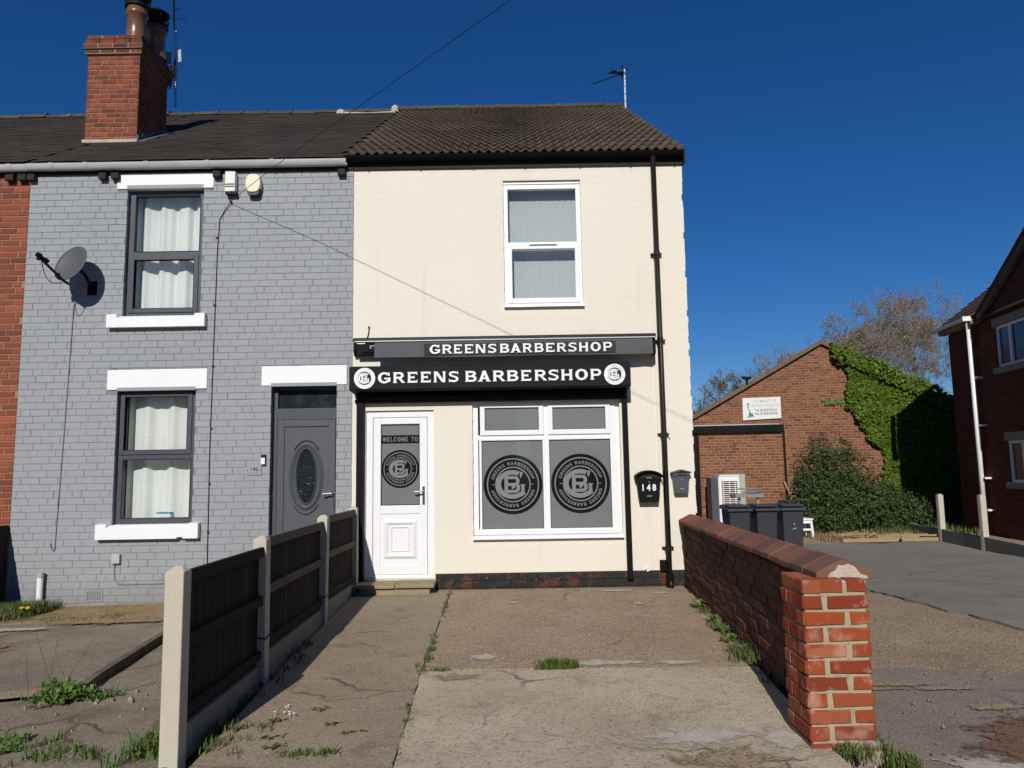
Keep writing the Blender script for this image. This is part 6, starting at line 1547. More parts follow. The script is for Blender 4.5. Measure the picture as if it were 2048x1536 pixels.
for (a, b, c, d) in WINS:
    L_ = MB(); fr_ = lambda s0, s1, z0, z1, o0, o1: hbox(L_, s0, s1, o0, o1, z0, z1)
    fr_(a, b, c, c + 0.06, 0.03, 0.10); fr_(a, b, d - 0.06, d, 0.03, 0.10); fr_(b - 0.06, b, c + 0.06, d - 0.06, 0.03, 0.10); fr_(a, a + 0.06, c + 0.06, d - 0.06, 0.03, 0.10)
    fr_(b - 0.60, b - 0.53, c + 0.06, d - 0.06, 0.025, 0.10)
    wi = L_.build('window', M['upvc'], rh)
    for (sa, sb) in ((b - 0.53, b - 0.06), (a + 0.06, b - 0.60)):
        L_ = MB(); hbox(L_, sa, sb, 0.07, 0.075, c + 0.06, d - 0.06); L_.build('pane', M['dark_glass'], wi)
    L_ = MB(); hbox(L_, a - 0.2, b + 0.1, -0.012, 0.1, d + 0.005, d + 0.19); L_.build('lintel', M['stone_lintel'], rh)
    L_ = MB(); hbox(L_, a - 0.2, b + 0.1, -0.06, 0.1, c - 0.14, c - 0.003); L_.build('sill', M['stone_lintel'], wi)

# unfinished fence: two posts and gravel boards
uf = thing('fence', 'two bare concrete posts with low gravel boards in front of the brick house', 'fence', (9.3, 6.1, -0.22))
PQ = [(9.381, 6.98, 0.80), (9.168, 5.189, 0.86)]
for (x, y, h) in PQ:
    mb = MB(); mb.box(x - 0.055, x + 0.055, y - 0.05, y + 0.05, -0.35, h - 0.02); mb.box(x - 0.035, x + 0.035, y - 0.03, y + 0.03, h - 0.02, h)
    for sx in (-1, 1): mb.box(x + sx * 0.0555 - 0.001, x + sx * 0.0555 + 0.001, y - 0.01, y + 0.01, -0.2, h - 0.03)
    mb.build('post', M['post'], uf, bevel=0.006)
segs = [((9.55, 8.6), PQ[0]), (PQ[0], PQ[1]), (PQ[1], (8.95, 3.4))]
for a, b in segs:
    d_ = Vector((b[0] - a[0], b[1] - a[1], 0)).normalized() * 0.06
    mb = MB(); w = 0.045
    mb.add([(a[0] + d_.x + w, a[1] + d_.y, -0.35), (a[0] + d_.x - w, a[1] + d_.y, -0.35), (b[0] - d_.x - w, b[1] - d_.y, -0.35), (b[0] - d_.x + w, b[1] - d_.y, -0.35), (a[0] + d_.x + w, a[1] + d_.y, 0.045), (a[0] + d_.x - w, a[1] + d_.y, 0.045), (b[0] - d_.x - w, b[1] - d_.y, 0.03), (b[0] - d_.x + w, b[1] - d_.y, 0.03)],
           [(0, 3, 2, 1), (4, 5, 6, 7), (0, 1, 5, 4), (1, 2, 6, 5), (2, 3, 7, 6), (3, 0, 4, 7)])
    mb.build('gravel_board', M['gravel_board'], uf, bevel=0.006)

# ================================================================== BINS, FRIDGE, STOOL
def wheelie_bin(label, x, y, w=0.47, h=0.965, rz=0.0, z0=-0.22):
    t = thing('wheelie_bin', label, 'bin', (x, y, z0), rz, 'dark grey wheelie bins in a row')
    T = Matrix.Translation((x, y, z0)) @ Matrix.Rotation(rz, 4, 'Z')
    mb = MB(); a, b = w * 0.36, w * 0.42; dp_ = 0.24
    mb.v = [(-a, -dp_ * 0.8, 0.05), (a, -dp_ * 0.8, 0.05), (a, dp_, 0.05), (-a, dp_, 0.05), (-b, -dp_ - 0.02, h - 0.10), (b, -dp_ - 0.02, h - 0.10), (b, dp_ + 0.06, h - 0.08), (-b, dp_ + 0.06, h - 0.08)]
    mb.f = [(0, 3, 2, 1), (0, 1, 5, 4), (1, 2, 6, 5), (2, 3, 7, 6), (3, 0, 4, 7), (4, 5, 6, 7)]
    mb.xform(T); mb.build('bin_body', M['bin'], t, bevel=0.025)
    mb = MB(); c = w * 0.495
    mb.v = [(-c, -dp_ - 0.065, h - 0.105), (c, -dp_ - 0.065, h - 0.105), (c, dp_ + 0.09, h - 0.075), (-c, dp_ + 0.09, h - 0.075), (-c, -dp_ - 0.06, h - 0.055), (c, -dp_ - 0.06, h - 0.055), (c * 0.93, dp_ + 0.07, h), (-c * 0.93, dp_ + 0.07, h)]
    mb.f = [(0, 3, 2, 1), (0, 1, 5, 4), (1, 2, 6, 5), (2, 3, 7, 6), (3, 0, 4, 7), (4, 5, 6, 7)]
    mb.box(-c * 0.86, c * 0.86, -dp_ - 0.01, dp_, h - 0.03, h + 0.006)
    mb.xform(T); mb.build('lid', M['bin'], t, bevel=0.012)
    for sx in (-1, 1):
        mb = MB(); mb.tube([(sx * w * 0.40 - 0.025, dp_ + 0.02, 0.10), (sx * w * 0.40 + 0.025, dp_ + 0.02, 0.10)], 0.10, 16); mb.xform(T); mb.build('wheel', M['seal'], t)
    mb = MB(); mb.tube([(-w * 0.38, dp_ + 0.12, h - 0.04), (w * 0.38, dp_ + 0.12, h - 0.04)], 0.014, 6)
    for sx in (-1, 1): mb.tube([(sx * w * 0.36, dp_ + 0.12, h - 0.04), (sx * w * 0.36, dp_ + 0.05, h - 0.06)], 0.012, 6)
    mb.xform(T); mb.build('handle', M['bin'], t)
    return T, t, h, w


wheelie_bin('dark grey wheelie bin nearest the shop, in front of the old white fridge', 4.27, 4.95, 0.475)
wheelie_bin('dark grey wheelie bin in the middle of the row of three', 4.78, 4.95, 0.475, rz=0.03)
T, t, h, w = wheelie_bin('dark grey wheelie bin beside the white stool, with a worn pale mark', 5.285, 4.95, 0.475, rz=-0.03)
mb = MB(); mb.poly([(-0.05, -0.262, 0.50), (0.03, -0.264, 0.52), (0.05, -0.265, 0.545), (0.0, -0.264, 0.535)]); mb.poly([(-0.02, -0.272, 0.60), (0.02, -0.272, 0.60), (0.0, -0.274, 0.64)])
mb.xform(T); mb.build('worn_mark', M['steel_dark'], t)
# another bin further behind, dark
wheelie_bin('black wheelie bin standing behind, half hidden by the shrub', 7.08, 9.55, 0.52, 0.80)
fg = thing('fridge', 'old white fridge with a wire cooling grille on its back, against the lean-to', 'fridge', (5.85, 11.0, -0.22))
fx0, fx1, fy = 5.66, 6.20, 10.95
mb = MB(); mb.box(fx0, fx0 + 0.055, fy, fy + 0.06, -0.22, 1.20); mb.box(fx1 - 0.04, fx1, fy, fy + 0.06, -0.22, 1.20); mb.box(fx0 + 0.055, fx1 - 0.04, fy, fy + 0.06, 1.06, 1.20); mb.box(fx0, fx1, fy - 0.02, fy + 0.55, 1.205, 1.235)
mb.box(fx0 - 0.02, fx0 - 0.002, fy + 0.02, fy + 0.55, -0.22, 1.19); mb.build('cabinet', M['upvc'], fg)
mb = MB(); mb.box(fx0 + 0.055, fx1 - 0.04, fy + 0.05, fy + 0.56, -0.22, 1.06); mb.build('insulation', M['gable_brick'], fg)
mb = MB()
for i in range(22): mb.tube([(fx0 + 0.05, fy + 0.01, 1.02 - i * 0.055), (fx1 - 0.035, fy + 0.01, 1.02 - i * 0.055)], 0.011, 5)
for q in (0.10, 0.27, 0.43): mb.tube([(fx0 + q, fy - 0.005, 1.05), (fx0 + q, fy - 0.005, -0.15)], 0.010, 5)
mb.build('grille', M['upvc'], fg)
mb = MB(); mb.box(fx0 - 0.20, fx0 - 0.022, fy + 0.12, fy + 0.6, -0.22, 1.15); mb.build('side_panel', M['frame_grey'], fg)
pn = MB(); pn.box(6.22, 6.46, 11.2, 11.75, -0.22, 1.24); tag(pn.build('cupboard', M['moss_fridge'], bevel=0.02), 'algae-stained pale cupboard beside the old fridge', 'cupboard')
for i, (x, y, z, lab, mt) in enumerate(((5.10, 8.2, 0.55, 'bare wooden stake leaning behind the first bin', 'timber'),)):
    mb = MB(); mb.tube([(x, y, -0.25), (x - 0.05, y + 0.15, z)], 0.022, 5); tag(mb.build('stake', M[mt]), lab, 'stake')
jk = MB(); jk.tube([(5.6, 9.2, 0.9), (6.3, 9.2, 0.92)], 0.02, 5); jk.tube([(5.75, 9.2, 0.82), (6.25, 9.25, 0.85)], 0.02, 5); jk.box(5.5, 6.2, 9.0, 9.5, 0.7, 0.78); jk.tube([(5.9, 9.2, 0.75), (5.95, 9.2, 1.05)], 0.015, 5); jk.box(5.6, 5.66, 9.1, 9.16, -0.22, 0.7); jk.box(6.05, 6.11, 9.1, 9.16, -0.22, 0.7)
tag(jk.build('junk_frame', M['alu']), 'pile of old metal frames behind the bins', 'scrap')
lt = MB(); lt.prism([(7.64, 11.55, 1.02), (7.69, 11.55, 1.02), (7.79, 11.4, 0.62), (7.74, 11.4, 0.62)], (0, 0.03, 0)); lt.box(7.86, 8.0, 11.7, 11.8, -0.22, 0.72); lt.tube([(7.74, 11.4, 0.62), (7.80, 11.35, -0.22)], 0.02, 5)
tag(lt.build('plank', M['timber']), 'white-tipped plank leaning on the corner of the lean-to', 'plank')
sl_ = thing('stool', 'small white wooden stool beside the right-hand bin', 'stool', (6.9, 8.7, -0.22))
sx0, sx1, sy0, sy1, sz = 6.62, 7.10, 8.35, 8.80, 0.195
mb = MB(); mb.box(sx0 - 0.02, sx1 + 0.02, sy0 - 0.02, sy1 + 0.02, sz - 0.02, sz + 0.015); mb.build('seat', M['upvc'], sl_, bevel=0.004)
for (x, y) in ((sx0, sy0), (sx1 - 0.05, sy0), (sx0, sy1 - 0.05), (sx1 - 0.05, sy1 - 0.05)):
    mb = MB(); k = 0.03 if x > 6.8 else -0.03; mb.prism([(x, y, sz - 0.02), (x + 0.05, y, sz - 0.02), (x + 0.05, y + 0.05, sz - 0.02), (x, y + 0.05, sz - 0.02)], (k, 0, -0.40)); mb.build('leg', M['upvc'], sl_)
mb = MB(); mb.box(sx0 + 0.05, sx1 - 0.05, sy0 + 0.005, sy0 + 0.04, sz - 0.10, sz - 0.022); mb.box(sx0 + 0.05, sx1 - 0.04, sy0 + 0.005, sy0 + 0.035, sz - 0.27, sz - 0.22); mb.build('rail', M['upvc'], sl_)

# ================================================================== PLANTS
def leaf(mb, p, nrm, size, r, aspect=0.75, fold=0.15):
    n = nrm.normalized(); a = n.orthogonal().normalized()
    t = r.uniform(0, 6.283); b = n.cross(a)
    u = a * math.cos(t) + b * math.sin(t); v = n.cross(u)
    w = size * aspect * 0.5; l = size
    p = Vector(p)
    mb.add([tuple(p - u * l * 0.5), tuple(p - v * w + n * fold * size * 0.4), tuple(p + u * l * 0.5), tuple(p + v * w + n * fold * size * 0.4)], [(0, 1, 2, 3)])


def pip(x, z, poly):
    c = False; j = len(poly) - 1
    for i in range(len(poly)):
        xi, zi = poly[i]; xj, zj = poly[j]
        if (zi > z) != (zj > z) and x < (xj - xi) * (z - zi) / (zj - zi) + xi: c = not c
        j = i
    return c


# ivy over the right half of the gable
r = random.Random(61); mb = MB()
IV = [(9.72, 5.42), (10.0, 5.30), (10.22, 4.95), (10.38, 4.7), (10.6, 4.25), (10.55, 3.95), (10.4, 3.5), (10.48, 3.2), (10.68, 2.85), (10.98, 2.55), (11.16, 2.2), (11.42, 1.78), (11.43, 1.0), (11.46, -0.2), (15.0, -0.2), (15.0, 2.7), (13.6, 3.45), (12.6, 4.0), (11.4, 4.64), (10.5, 5.12)]
n = 0
while n < 24000:
    x, z = r.uniform(9.6, 15.0), r.uniform(-0.2, 5.5)
    if x > 13.6 and r.random() < 0.6: continue
    e = 0.20 * noise.noise(Vector((x * 2.2, z * 2.2, 3))) + 0.1 * noise.noise(Vector((x * 6, z * 6, 5)))
    if not pip(x + e, z + e * 0.6, IV): continue
    th = 0.16 + 0.14 * noise.noise(Vector((x * 1.6, z * 1.6, 9)))
    if z > gtop(x) - 0.35: th += 0.12
    y = YG - 0.02 - r.random() ** 0.7 * max(0.05, th)
    nn = Vector((r.gauss(0, 0.65), -1.0, r.gauss(0.35, 0.7)))
    leaf(mb, (x, y, z), nn, r.choice((0.05, 0.07, 0.08, 0.10, 0.13)) * r.uniform(0.85, 1.15), r, 0.95); n += 1
for _ in range(60):
    q = r.random(); x = 10.43 - 0.6 * q + r.gauss(0, 0.04); z = 3.42 + r.gauss(0, 0.05); leaf(mb, (x, YG - 0.05, z), Vector((0, -1, 0.3)), 0.09, r)
iv = thing('ivy', 'bright green ivy covering the right half of the brick gable', 'ivy', (12, YG - 0.1, -0.22))
mb.build('foliage', M['ivy'], iv, kind='stuff')
mb = MB()
for i in range(14):
    x = 11.7 + i * 0.22; pts = [(x + 0.1 * math.sin(i), YG - 0.03, -0.2)]
    for k in range(1, 9): pts.append((pts[-1][0] + r.uniform(-0.16, 0.10), YG - 0.03, -0.2 + k * 0.42))
    mb.tube(pts, 0.015, 4)
mb.build('stem', M['stem'], iv)


def shrub(label, blobs, n, seed, mats, size=(0.06, 0.11), dry=0.1, name='shrub'):
    r = random.Random(seed); base = blobs[0]
    t = thing(name, label, 'shrub', (base[0], base[1], -0.22))
    ml, md = MB(), MB()
    tot = sum(b[3] * b[4] * b[5] for b in blobs)
    for (cx, cy, cz, rx, ry, rz_) in blobs:
        k = int(n * (rx * ry * rz_) / tot); c = 0
        while c < k:
            d = Vector((r.gauss(0, 1), r.gauss(0, 1), r.gauss(0, 1))).normalized()
            rad = r.random() ** 0.35
            ns = 1 + 0.30 * noise.noise(Vector((d.x * 2.2 + cx, d.y * 2.2, d.z * 2.2 + cz))) + 0.22 * noise.noise(Vector((d.x * 6, d.y * 6 + cy, d.z * 6)))
            p = Vector((cx + d.x * rx * rad * ns, cy + d.y * ry * rad * ns, cz + d.z * rz_ * rad * ns))
            if p.z < -0.2: continue
            if noise.noise(Vector((p.x * 3.3, p.y * 3.3, p.z * 3.3))) < -0.18 and rad > 0.6 and r.random() < 0.8:
                c += 1; continue
            tgt = md if r.random() < dry else ml
            leaf(tgt, p, d + Vector((r.gauss(0, 0.6), r.gauss(0, 0.6), r.gauss(0.4, 0.6))), r.uniform(*size), r, 0.42); c += 1
    ml.build('foliage', M[mats], t, kind='stuff'); md.build('dead_leaves', M['shrub_dry'], t, kind='stuff')
    mb = MB()
    for (cx, cy, cz, rx, ry, rz_) in blobs:
        for i in range(10):
            a = r.uniform(0, 6.28)
            mb.tube([(cx + 0.15 * math.cos(a), cy + 0.15 * math.sin(a), -0.22), (cx + rx * 0.45 * math.cos(a), cy + ry * 0.45 * math.sin(a), cz), (cx + rx * 0.9 * math.cos(a + 0.3), cy + ry * 0.9 * math.sin(a + 0.3), cz + rz_ * r.uniform(0.4, 0.9))], [0.022, 0.014, 0.005], 4)
    mb.build('stem', M['stem'], t)


shrub('large dark green shrub in front of the brick gable behind the stool', [(8.15, 9.6, 1.0, 0.95, 0.8, 1.25), (7.5, 9.3, 0.6, 0.5, 0.6, 0.9), (8.8, 9.3, 0.45, 0.8, 0.7, 0.85), (7.85, 8.9, 0.15, 0.65, 0.5, 0.6)], 26000, 71, 'shrub', dry=0.03)
shrub('lower straggling shrub between the big shrub and the dark ivy', [(9.4, 9.6, 0.3, 0.8, 0.6, 0.75), (10.1, 9.7, 0.15, 0.65, 0.5, 0.55)], 9000, 72, 'shrub', dry=0.08)


PHI = math.radians(-9)
def swing(objs, pivot):
    G = Matrix.Translation(pivot) @ Matrix.Rotation(PHI, 4, 'Z') @ Matrix.Translation(-Vector(pivot))
    for o in objs: o.matrix_basis = G @ o.matrix_basis
swing([rear, bs, fd, iv], (9.823, YG, 0)); swing([ob], (6.57, YO, 0))

# bare spring trees beyond the gable
def tree(label, x, y, height, spread, seed, budmat, lean=(0.15, 0, 0), depth=6, twig=0.012, buds=1.0, tr=0.16, group=None):
    r = random.Random(seed); t = thing('tree', label, 'tree', (x, y, -0.3), group=group)
    tk, cr, bd = MB(), MB(), MB()
    def grow(p, d, L, rad, lev):
        k = 3; pts = [p]; rs = [rad]; q = p.copy(); dd = d.copy()
        for i in range(k):
            dd = (dd + Vector((r.gauss(0, 0.13), r.gauss(0, 0.13), r.gauss(0.02, 0.09))) + Vector(lean) * 0.06 * lev).normalized()
            q = q + dd * (L / k); pts.append(q.copy()); rs.append(max(twig * 0.6, rad * (1 - 0.35 * (i + 1) / k)))
        (tk if lev < 2 else cr).tube([tuple(a) for a in pts], rs, 6 if lev < 2 else 3, cap=False)
        if lev >= depth - 2:
            for a in pts[1:]:
                for _ in range(2 if r.random() < buds else 0):
                    leaf(bd, a + Vector((r.gauss(0, 0.08), r.gauss(0, 0.08), r.gauss(0, 0.08))), Vector((r.gauss(0, 1), r.gauss(0, 1), r.gauss(0, 1))), r.uniform(0.05, 0.10), r, 0.6)
        if lev >= depth: return
        nb = 3 if lev < 4 else r.choice((2, 3))
        for i in range(nb):
            a = r.uniform(0, 6.283); sp = spread * r.uniform(0.6, 1.2)
            o = dd.orthogonal().normalized(); o2 = dd.cross(o)
            nd = (dd + (o * math.cos(a) + o2 * math.sin(a)) * sp + Vector((0, 0, 0.12))).normalized()
            st = pts[r.choice((2, 3, 3))] if lev > 0 else pts[3 if i < 2 else 2]
            grow(st.copy(), nd, L * r.uniform(0.62, 0.82), rs[-1] * 0.72, lev + 1)
    grow(Vector((x, y, -0.3)), Vector((0, 0, 1)), height * 0.30, tr, 0)
    tk.build('trunk', M['bark'], t); cr.build('crown', M['bark'], t, kind='stuff'); bd.build('buds', M[budmat], t, kind='stuff')


tree('bare brown spring tree behind the apex of the ivy gable', 19.4, 34, 11.0, 0.56, 81, 'bud', depth=7, buds=0.8)
tree('tallest bare spring tree with swept twigs beyond the gable', 21.9, 35, 12.4, 0.80, 92, 'bud', depth=8, twig=0.013, buds=0.7)
tree('bare spring tree close to the roof of the right-hand house', 27.6, 36, 13.4, 0.80, 83, 'bud', depth=8, twig=0.013, buds=0.7)
tree('lower bushy tree with ochre buds between the ivy and the house', 24.8, 31, 9.6, 0.78, 84, 'bud_green', depth=7, buds=0.9)
tree('small twiggy tree just right of the shop wall', 10.0, 28, 6.2, 0.70, 85, 'bud_green', tr=0.12, depth=7)
tree('dull green twiggy tree above the lean-to roof line', 11.0, 32, 5.4, 0.62, 88, 'bud_green', tr=0.10, depth=6, lean=(-0.1, 0, 0))


# grass and weeds
def tuft(mb, x, y, n, h, rad, r, w=0.006):
    for _ in range(n):
        a = r.uniform(0, 6.283); q = rad * math.sqrt(r.random()); bx, by = x + q * math.cos(a), y + q * math.sin(a)
        z0 = gz(bx, by); hh = h * r.uniform(0.5, 1.1); b = r.uniform(0, 6.283); l = hh * r.uniform(0.2, 0.8)
        sx, sy = math.cos(b + 1.57) * w, math.sin(b + 1.57) * w
        mx, my = bx + math.cos(b) * l * 0.35, by + math.sin(b) * l * 0.35
        ex, ey = bx + math.cos(b) * l, by + math.sin(b) * l
        mb.add([(bx - sx, by - sy, z0 - 0.01), (bx + sx, by + sy, z0 - 0.01), (mx + sx * 0.8, my + sy * 0.8, z0 + hh * 0.65), (mx - sx * 0.8, my - sy * 0.8, z0 + hh * 0.65), (ex, ey, z0 + hh)], [(0, 1, 2, 3), (3, 2, 4)])


def rosette(mb, x, y, n, L, r, lift=0.35, dz=0.0):
    for _ in range(n):
        a = r.uniform(0, 6.283); l = L * r.uniform(0.5, 1.1); w = l * r.uniform(0.16, 0.26); z0 = gz(x, y) + dz
        d = Vector((math.cos(a), math.sin(a), 0)); s = Vector((-d.y, d.x, 0)); e = r.uniform(0.1, lift)
        p0 = Vector((x, y, z0)); p1 = p0 + d * l * 0.5 + Vector((0, 0, l * e)); p2 = p0 + d * l + Vector((0, 0, l * e * r.uniform(0.3, 1.0)))
        mb.add([tuple(p0), tuple(p1 + s * w), tuple(p2), tuple(p1 - s * w)], [(0, 1, 2, 3)])


r = random.Random(91)
# joint between the path and the slabs
mb = MB()
for i in range(90):
    t_ = r.random(); y = -5.3 + 5.2 * t_
    if noise.noise(Vector((y * 1.7, 0, 2))) < -0.12: continue
    x = JOINT[0][0] + 0; k = (y + 5.26) / 5.28; x = -0.657 - 0.143 * k
    tuft(mb, x + r.gauss(0, 0.012), y, r.randint(4, 9), 0.022, 0.018, r, 0.003)
for i in range(22): tuft(mb, -0.735 + r.gauss(0, 0.02), -3.1 + r.gauss(0, 0.35), 9, 0.035, 0.03, r, 0.003)
for i in range(16): tuft(mb, r.uniform(-0.7, -0.5), -3.52 + r.gauss(0, 0.02), 6, 0.03, 0.03, r, 0.004)
mb.build('joint_grass', M['grass'], kind='stuff')
mb = MB()
for i in range(26): tuft(mb, 0.30 + r.gauss(0, 0.075), -3.47 + r.gauss(0, 0.018), 14, 0.075, 0.035, r, 0.004)
mb.build('grass_tuft', M['grass'], kind='stuff')
# along the garden wall
mb = MB()
for i in range(90):
    u = r.random() ** 0.8; y = -4.3 + 3.6 * u
    if noise.noise(Vector((y * 1.6, 4, 2))) < -0.05: continue
    p = A0 + wdir * (y - A0.y) - wn_ * (0.125 + abs(r.gauss(0, 0.05)))
    tuft(mb, p.x, p.y, 8, 0.06, 0.04, r, 0.003)
for y in (-1.2, -1.35, -2.0, -2.3, -2.45, -2.75, -3.1):
    p = A0 + wdir * (y - A0.y) - wn_ * 0.17; rosette(mb, p.x, p.y, 14, 0.13, r, 0.6)
for i in range(26):
    p = A0 + wdir * (r.uniform(-3.5, -3.0) - A0.y) - wn_ * (0.13 + abs(r.gauss(0, 0.08))); tuft(mb, p.x, p.y, 7, 0.11, 0.07, r, 0.003)
mb.build('wall_weeds', M['grass'], kind='stuff')
# foot of the pier
mb = MB()
for i in range(16): tuft(mb, 1.80 + r.gauss(0, 0.06), -5.19 + r.gauss(0, 0.02), 10, 0.06, 0.04, r, 0.004)
for i in range(12): tuft(mb, 1.985 + r.gauss(0, 0.015), -5.08 + r.uniform(-0.1, 0.25), 7, 0.08, 0.03, r, 0.003)
for i in range(18): tuft(mb, 1.96 + r.gauss(0, 0.05), -5.33 + r.gauss(0, 0.03), 10, 0.06, 0.05, r, 0.004)
mb.build('pier_weeds', M['grass'], kind='stuff')
# along the fence, shop side (in its shade) and bottom edge
mb = MB(); dr = MB()
for i in range(34):
    y = r.uniform(-4.95, -2.6); tuft(mb, fx(y) + 0.05 + abs(r.gauss(0, 0.05)), y, 8, 0.055, 0.04, r, 0.004)
for i in range(16): tuft(mb, fx(-4.8) + 0.12 + abs(r.gauss(0, 0.1)), r.uniform(-5.1, -4.5), 8, 0.045, 0.05, r, 0.004)
for i in range(12): tuft(mb, -1.12 + r.gauss(0, 0.08), -5.06 + r.gauss(0, 0.02), 9, 0.035, 0.04, r, 0.004)
for (x, y) in ((-1.0, -4.75), (-1.15, -4.6), (-1.45, -4.8), (-1.4, -4.95), (-1.3, -4.35), (-1.52, -4.55)):
    rosette(mb, x, y, 8, 0.06, r, 0.3, 0.0); rosette(dr, x + 0.05, y + 0.03, 6, 0.06, r, 0.3, 0.0)
mb.build('fence_weeds', M['grass'], kind='stuff'); dr.build('dry_weeds', M['dry'], kind='stuff')
# left forecourt
mb = MB()
for i in range(330): tuft(mb, r.uniform(-6.4, -5.62), -0.45 + r.gauss(0, 0.2), 12, 0.19, 0.08, r, 0.005)
for i in range(90): tuft(mb, r.uniform(-6.2, -4.4), -0.85 + r.gauss(0, 0.10), 8, 0.09, 0.06, r, 0.004)
gp = mb.build('lawn_grass', M['grass'], kind='stuff')
mb = MB()
for i in range(150): tuft(mb, r.uniform(-6.2, -3.2), -0.75 + r.gauss(0, 0.22), 7, 0.06, 0.08, r, 0.004)
mb.build('dry_grass', M['dry'], kind='stuff')
for k, (x, y, lab) in enumerate(((-5.70, -0.62, 'yellow dandelion flower at the right end of the grass by the standpipe'), (-6.22, -0.75, 'yellow dandelion flower at the left edge of the grass'))):
    mb = MB(); z0 = gz(x, y)
    for q in range(5 if k == 0 else 2): xx, yy = x + r.gauss(0, 0.05), y + r.gauss(0, 0.03); mb.lathe([(0, 0.014), (0.03, 0.006), (0.018, -0.008)], (xx, yy, z0 + 0.15), 8); mb.tube([(xx, yy, z0), (xx, yy, z0 + 0.145)], 0.003, 3)
    tag(mb.build('dandelion', M['yellow']), lab, 'flower')
wd_ = thing('weed_clump', 'leafy green weed clump with thin stalks at the curved end of the kerb', 'weeds', (-3.25, -3.85, -0.05))
mb = MB()
for i in range(110): rosette(mb, -3.23 + r.gauss(0, 0.10), -3.87 + r.gauss(0, 0.06), 6, r.uniform(0.04, 0.085), r, 1.1, 0.0)
for i in range(26): rosette(mb, -3.02 + r.gauss(0, 0.08), -3.80 + r.gauss(0, 0.04), 6, 0.05, r, 0.6, 0.0)
for i in range(40): tuft(mb, -3.27 + r.gauss(0, 0.10), -3.82 + r.gauss(0, 0.06), 6, 0.10, 0.05, r, 0.003)
for i in range(22): rosette(mb, -3.34 + r.gauss(0, 0.06), -3.72 + r.gauss(0, 0.05), 5, 0.06, r, 1.4, 0.02)
mb.build('foliage', M['weed'], wd_, kind='stuff')
mb = MB()
for i in range(5):
    x, y = -3.32 + r.gauss(0, 0.1), -3.8 + r.gauss(0, 0.06); hx = r.gauss(-0.05, 0.12)
    mb.tube([(x, y, -0.06), (x + hx * 0.4, y, 0.12), (x + hx, y + 0.03, r.uniform(0.2, 0.42))], [0.002, 0.0016, 0.001], 4)
mb.build('stalk', M['stem'], wd_)
mb = MB()
for i in range(16): tuft(mb, r.uniform(-2.75, -2.35), -4.93 + r.gauss(0, 0.05), 9, 0.055, 0.05, r, 0.004)
for i in range(30): tuft(mb, -2.08 + r.gauss(0, 0.07), -4.9 + r.gauss(0, 0.17), 10, 0.10, 0.05, r, 0.004)
for i in range(40): tuft(mb, -3.12 + r.gauss(0, 0.16), -4.78 + r.gauss(0, 0.09), 8, 0.05, 0.05, r, 0.004)
for i in range(9): rosette(mb, r.uniform(-3.4, -2.9), -4.85 + r.gauss(0, 0.06), 8, 0.07, r, 0.6, 0.0)
for i in range(5): rosette(mb, r.uniform(-2.25, -2.05), -4.9 + r.gauss(0, 0.08), 8, 0.09, r, 0.9, 0.0)
for i in range(12): tuft(mb, -2.15 + r.gauss(0, 0.04), -4.1 + r.gauss(0, 0.08), 8, 0.07, 0.04, r, 0.004)
mb.build('verge_weeds', M['weed'], kind='stuff')
# loose stones
mb = MB()
def stone(x, y, s):
    z0 = gz(x, y); k = [r.uniform(0.6, 1.0) for _ in range(8)]
    mb.add([(x - s * k[0], y - s * k[1], z0 - 0.01), (x + s * k[2], y - s * k[3], z0 - 0.01), (x + s * k[4], y + s * k[5], z0 - 0.01), (x - s * k[6], y + s * k[7], z0 - 0.01), (x - s * 0.5 * k[1], y - s * 0.5 * k[0], z0 + s * 0.8 * k[2]), (x + s * 0.5 * k[3], y - s * 0.5, z0 + s * 0.7 * k[4]), (x + s * 0.4, y + s * 0.5 * k[5], z0 + s * 0.75 * k[6]), (x - s * 0.5, y + s * 0.5 * k[7], z0 + s * 0.7 * k[0])],
           [(4, 5, 6, 7), (0, 1, 5, 4), (1, 2, 6, 5), (2, 3, 7, 6), (3, 0, 4, 7)])
for i in range(25): stone(r.uniform(-3.4, -2.3), r.uniform(-4.6, -3.6), r.uniform(0.004, 0.012))
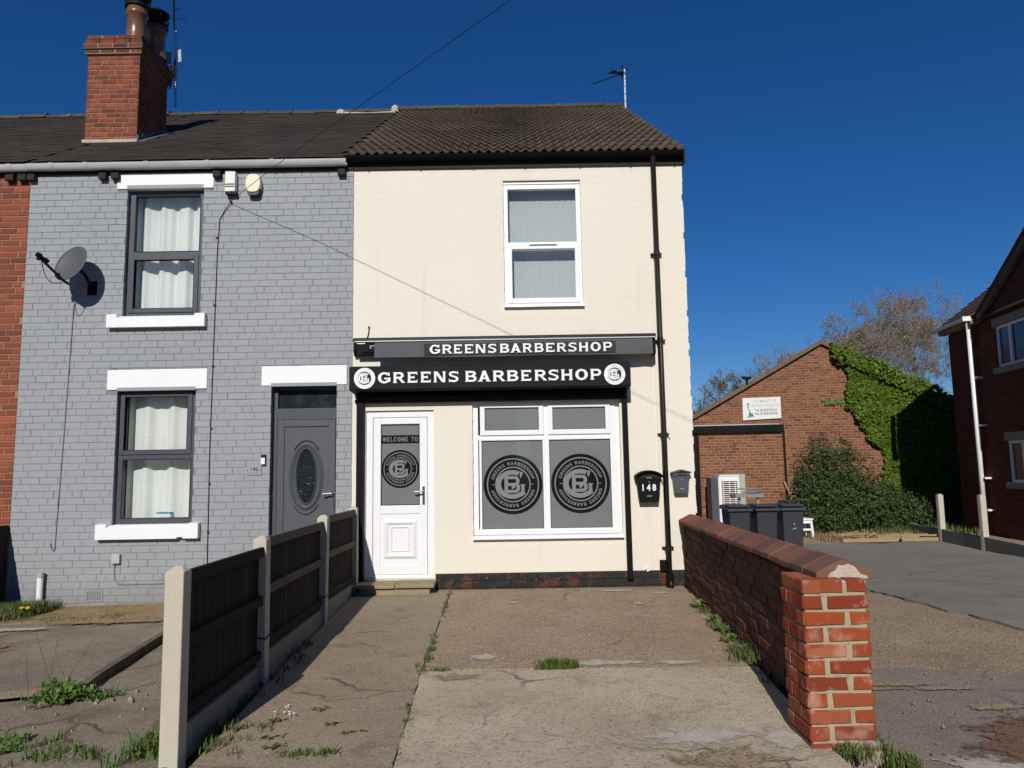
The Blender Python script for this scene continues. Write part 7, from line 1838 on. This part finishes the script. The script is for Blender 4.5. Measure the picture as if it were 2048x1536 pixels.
for i in range(16): stone(-2.85 + r.gauss(0, 0.15), -3.85 + r.gauss(0, 0.08), r.uniform(0.006, 0.022))
for i in range(120): stone(r.uniform(-6, -3.2), r.gauss(-0.95, 0.25), r.uniform(0.006, 0.022))
for i in range(190): stone(r.gauss(1.2, 0.28), r.gauss(-5.2, 0.1), r.uniform(0.004, 0.014))
for i in range(120): stone(r.uniform(2.1, 4.6), r.uniform(-5.2, -1.0), r.uniform(0.003, 0.008))
for i in range(30): stone(r.uniform(-1.6, 1.9), r.uniform(-5.0, -0.2), r.uniform(0.003, 0.008))
mb.build('loose_stones', M['pebble'], kind='stuff')
# daisies / paper scraps by the fence
mb = MB()
for i in range(7): x, y = -1.50 + r.gauss(0, 0.04), -4.42 + r.gauss(0, 0.05); mb.lathe([(0, 0.006), (0.010, 0.003), (0.004, -0.003)], (x, y, 0.018 + r.uniform(0, 0.015)), 7); mb.tube([(x, y, 0), (x, y, 0.018)], 0.0015, 3)
tag(mb.build('daisies', M['letter_white']), 'few small white flowers in the weeds below the fence', 'flowers')
# rubble strip at the back of the drive
mb = MB()
for i in range(22):
    x = r.uniform(7.3, 9.1); y = r.uniform(7.1, 8.2); a = r.gauss(0, 0.5); l = r.uniform(0.2, 0.9)
    d = Vector((math.cos(a), math.sin(a), 0)); mb.tube([(x - d.x * l / 2, y - d.y * l / 2, -0.19 + r.uniform(0, 0.06)), (x + d.x * l / 2, y + d.y * l / 2, -0.17 + r.uniform(0, 0.08))], r.uniform(0.015, 0.035), 5)
mb.box(7.2, 9.3, 7.0, 7.06, -0.22, -0.14)
tag(mb.build('timber_scraps', M['timber']), 'scattered timber offcuts and dry brush at the back of the drive', 'scrap wood')
mb = MB()
for i in range(200): tuft(mb, r.uniform(7.0, 10.2), r.uniform(7.3, 9.0), 8, 0.14, 0.12, r, 0.008)
mb.build('brush', M['dry'], kind='stuff')
mb = MB()
for i in range(160): tuft(mb, r.uniform(8.6, 11.0), r.uniform(8.0, 9.8), 8, 0.2, 0.12, r, 0.008)
mb.build('rough_grass', M['grass'], kind='stuff')
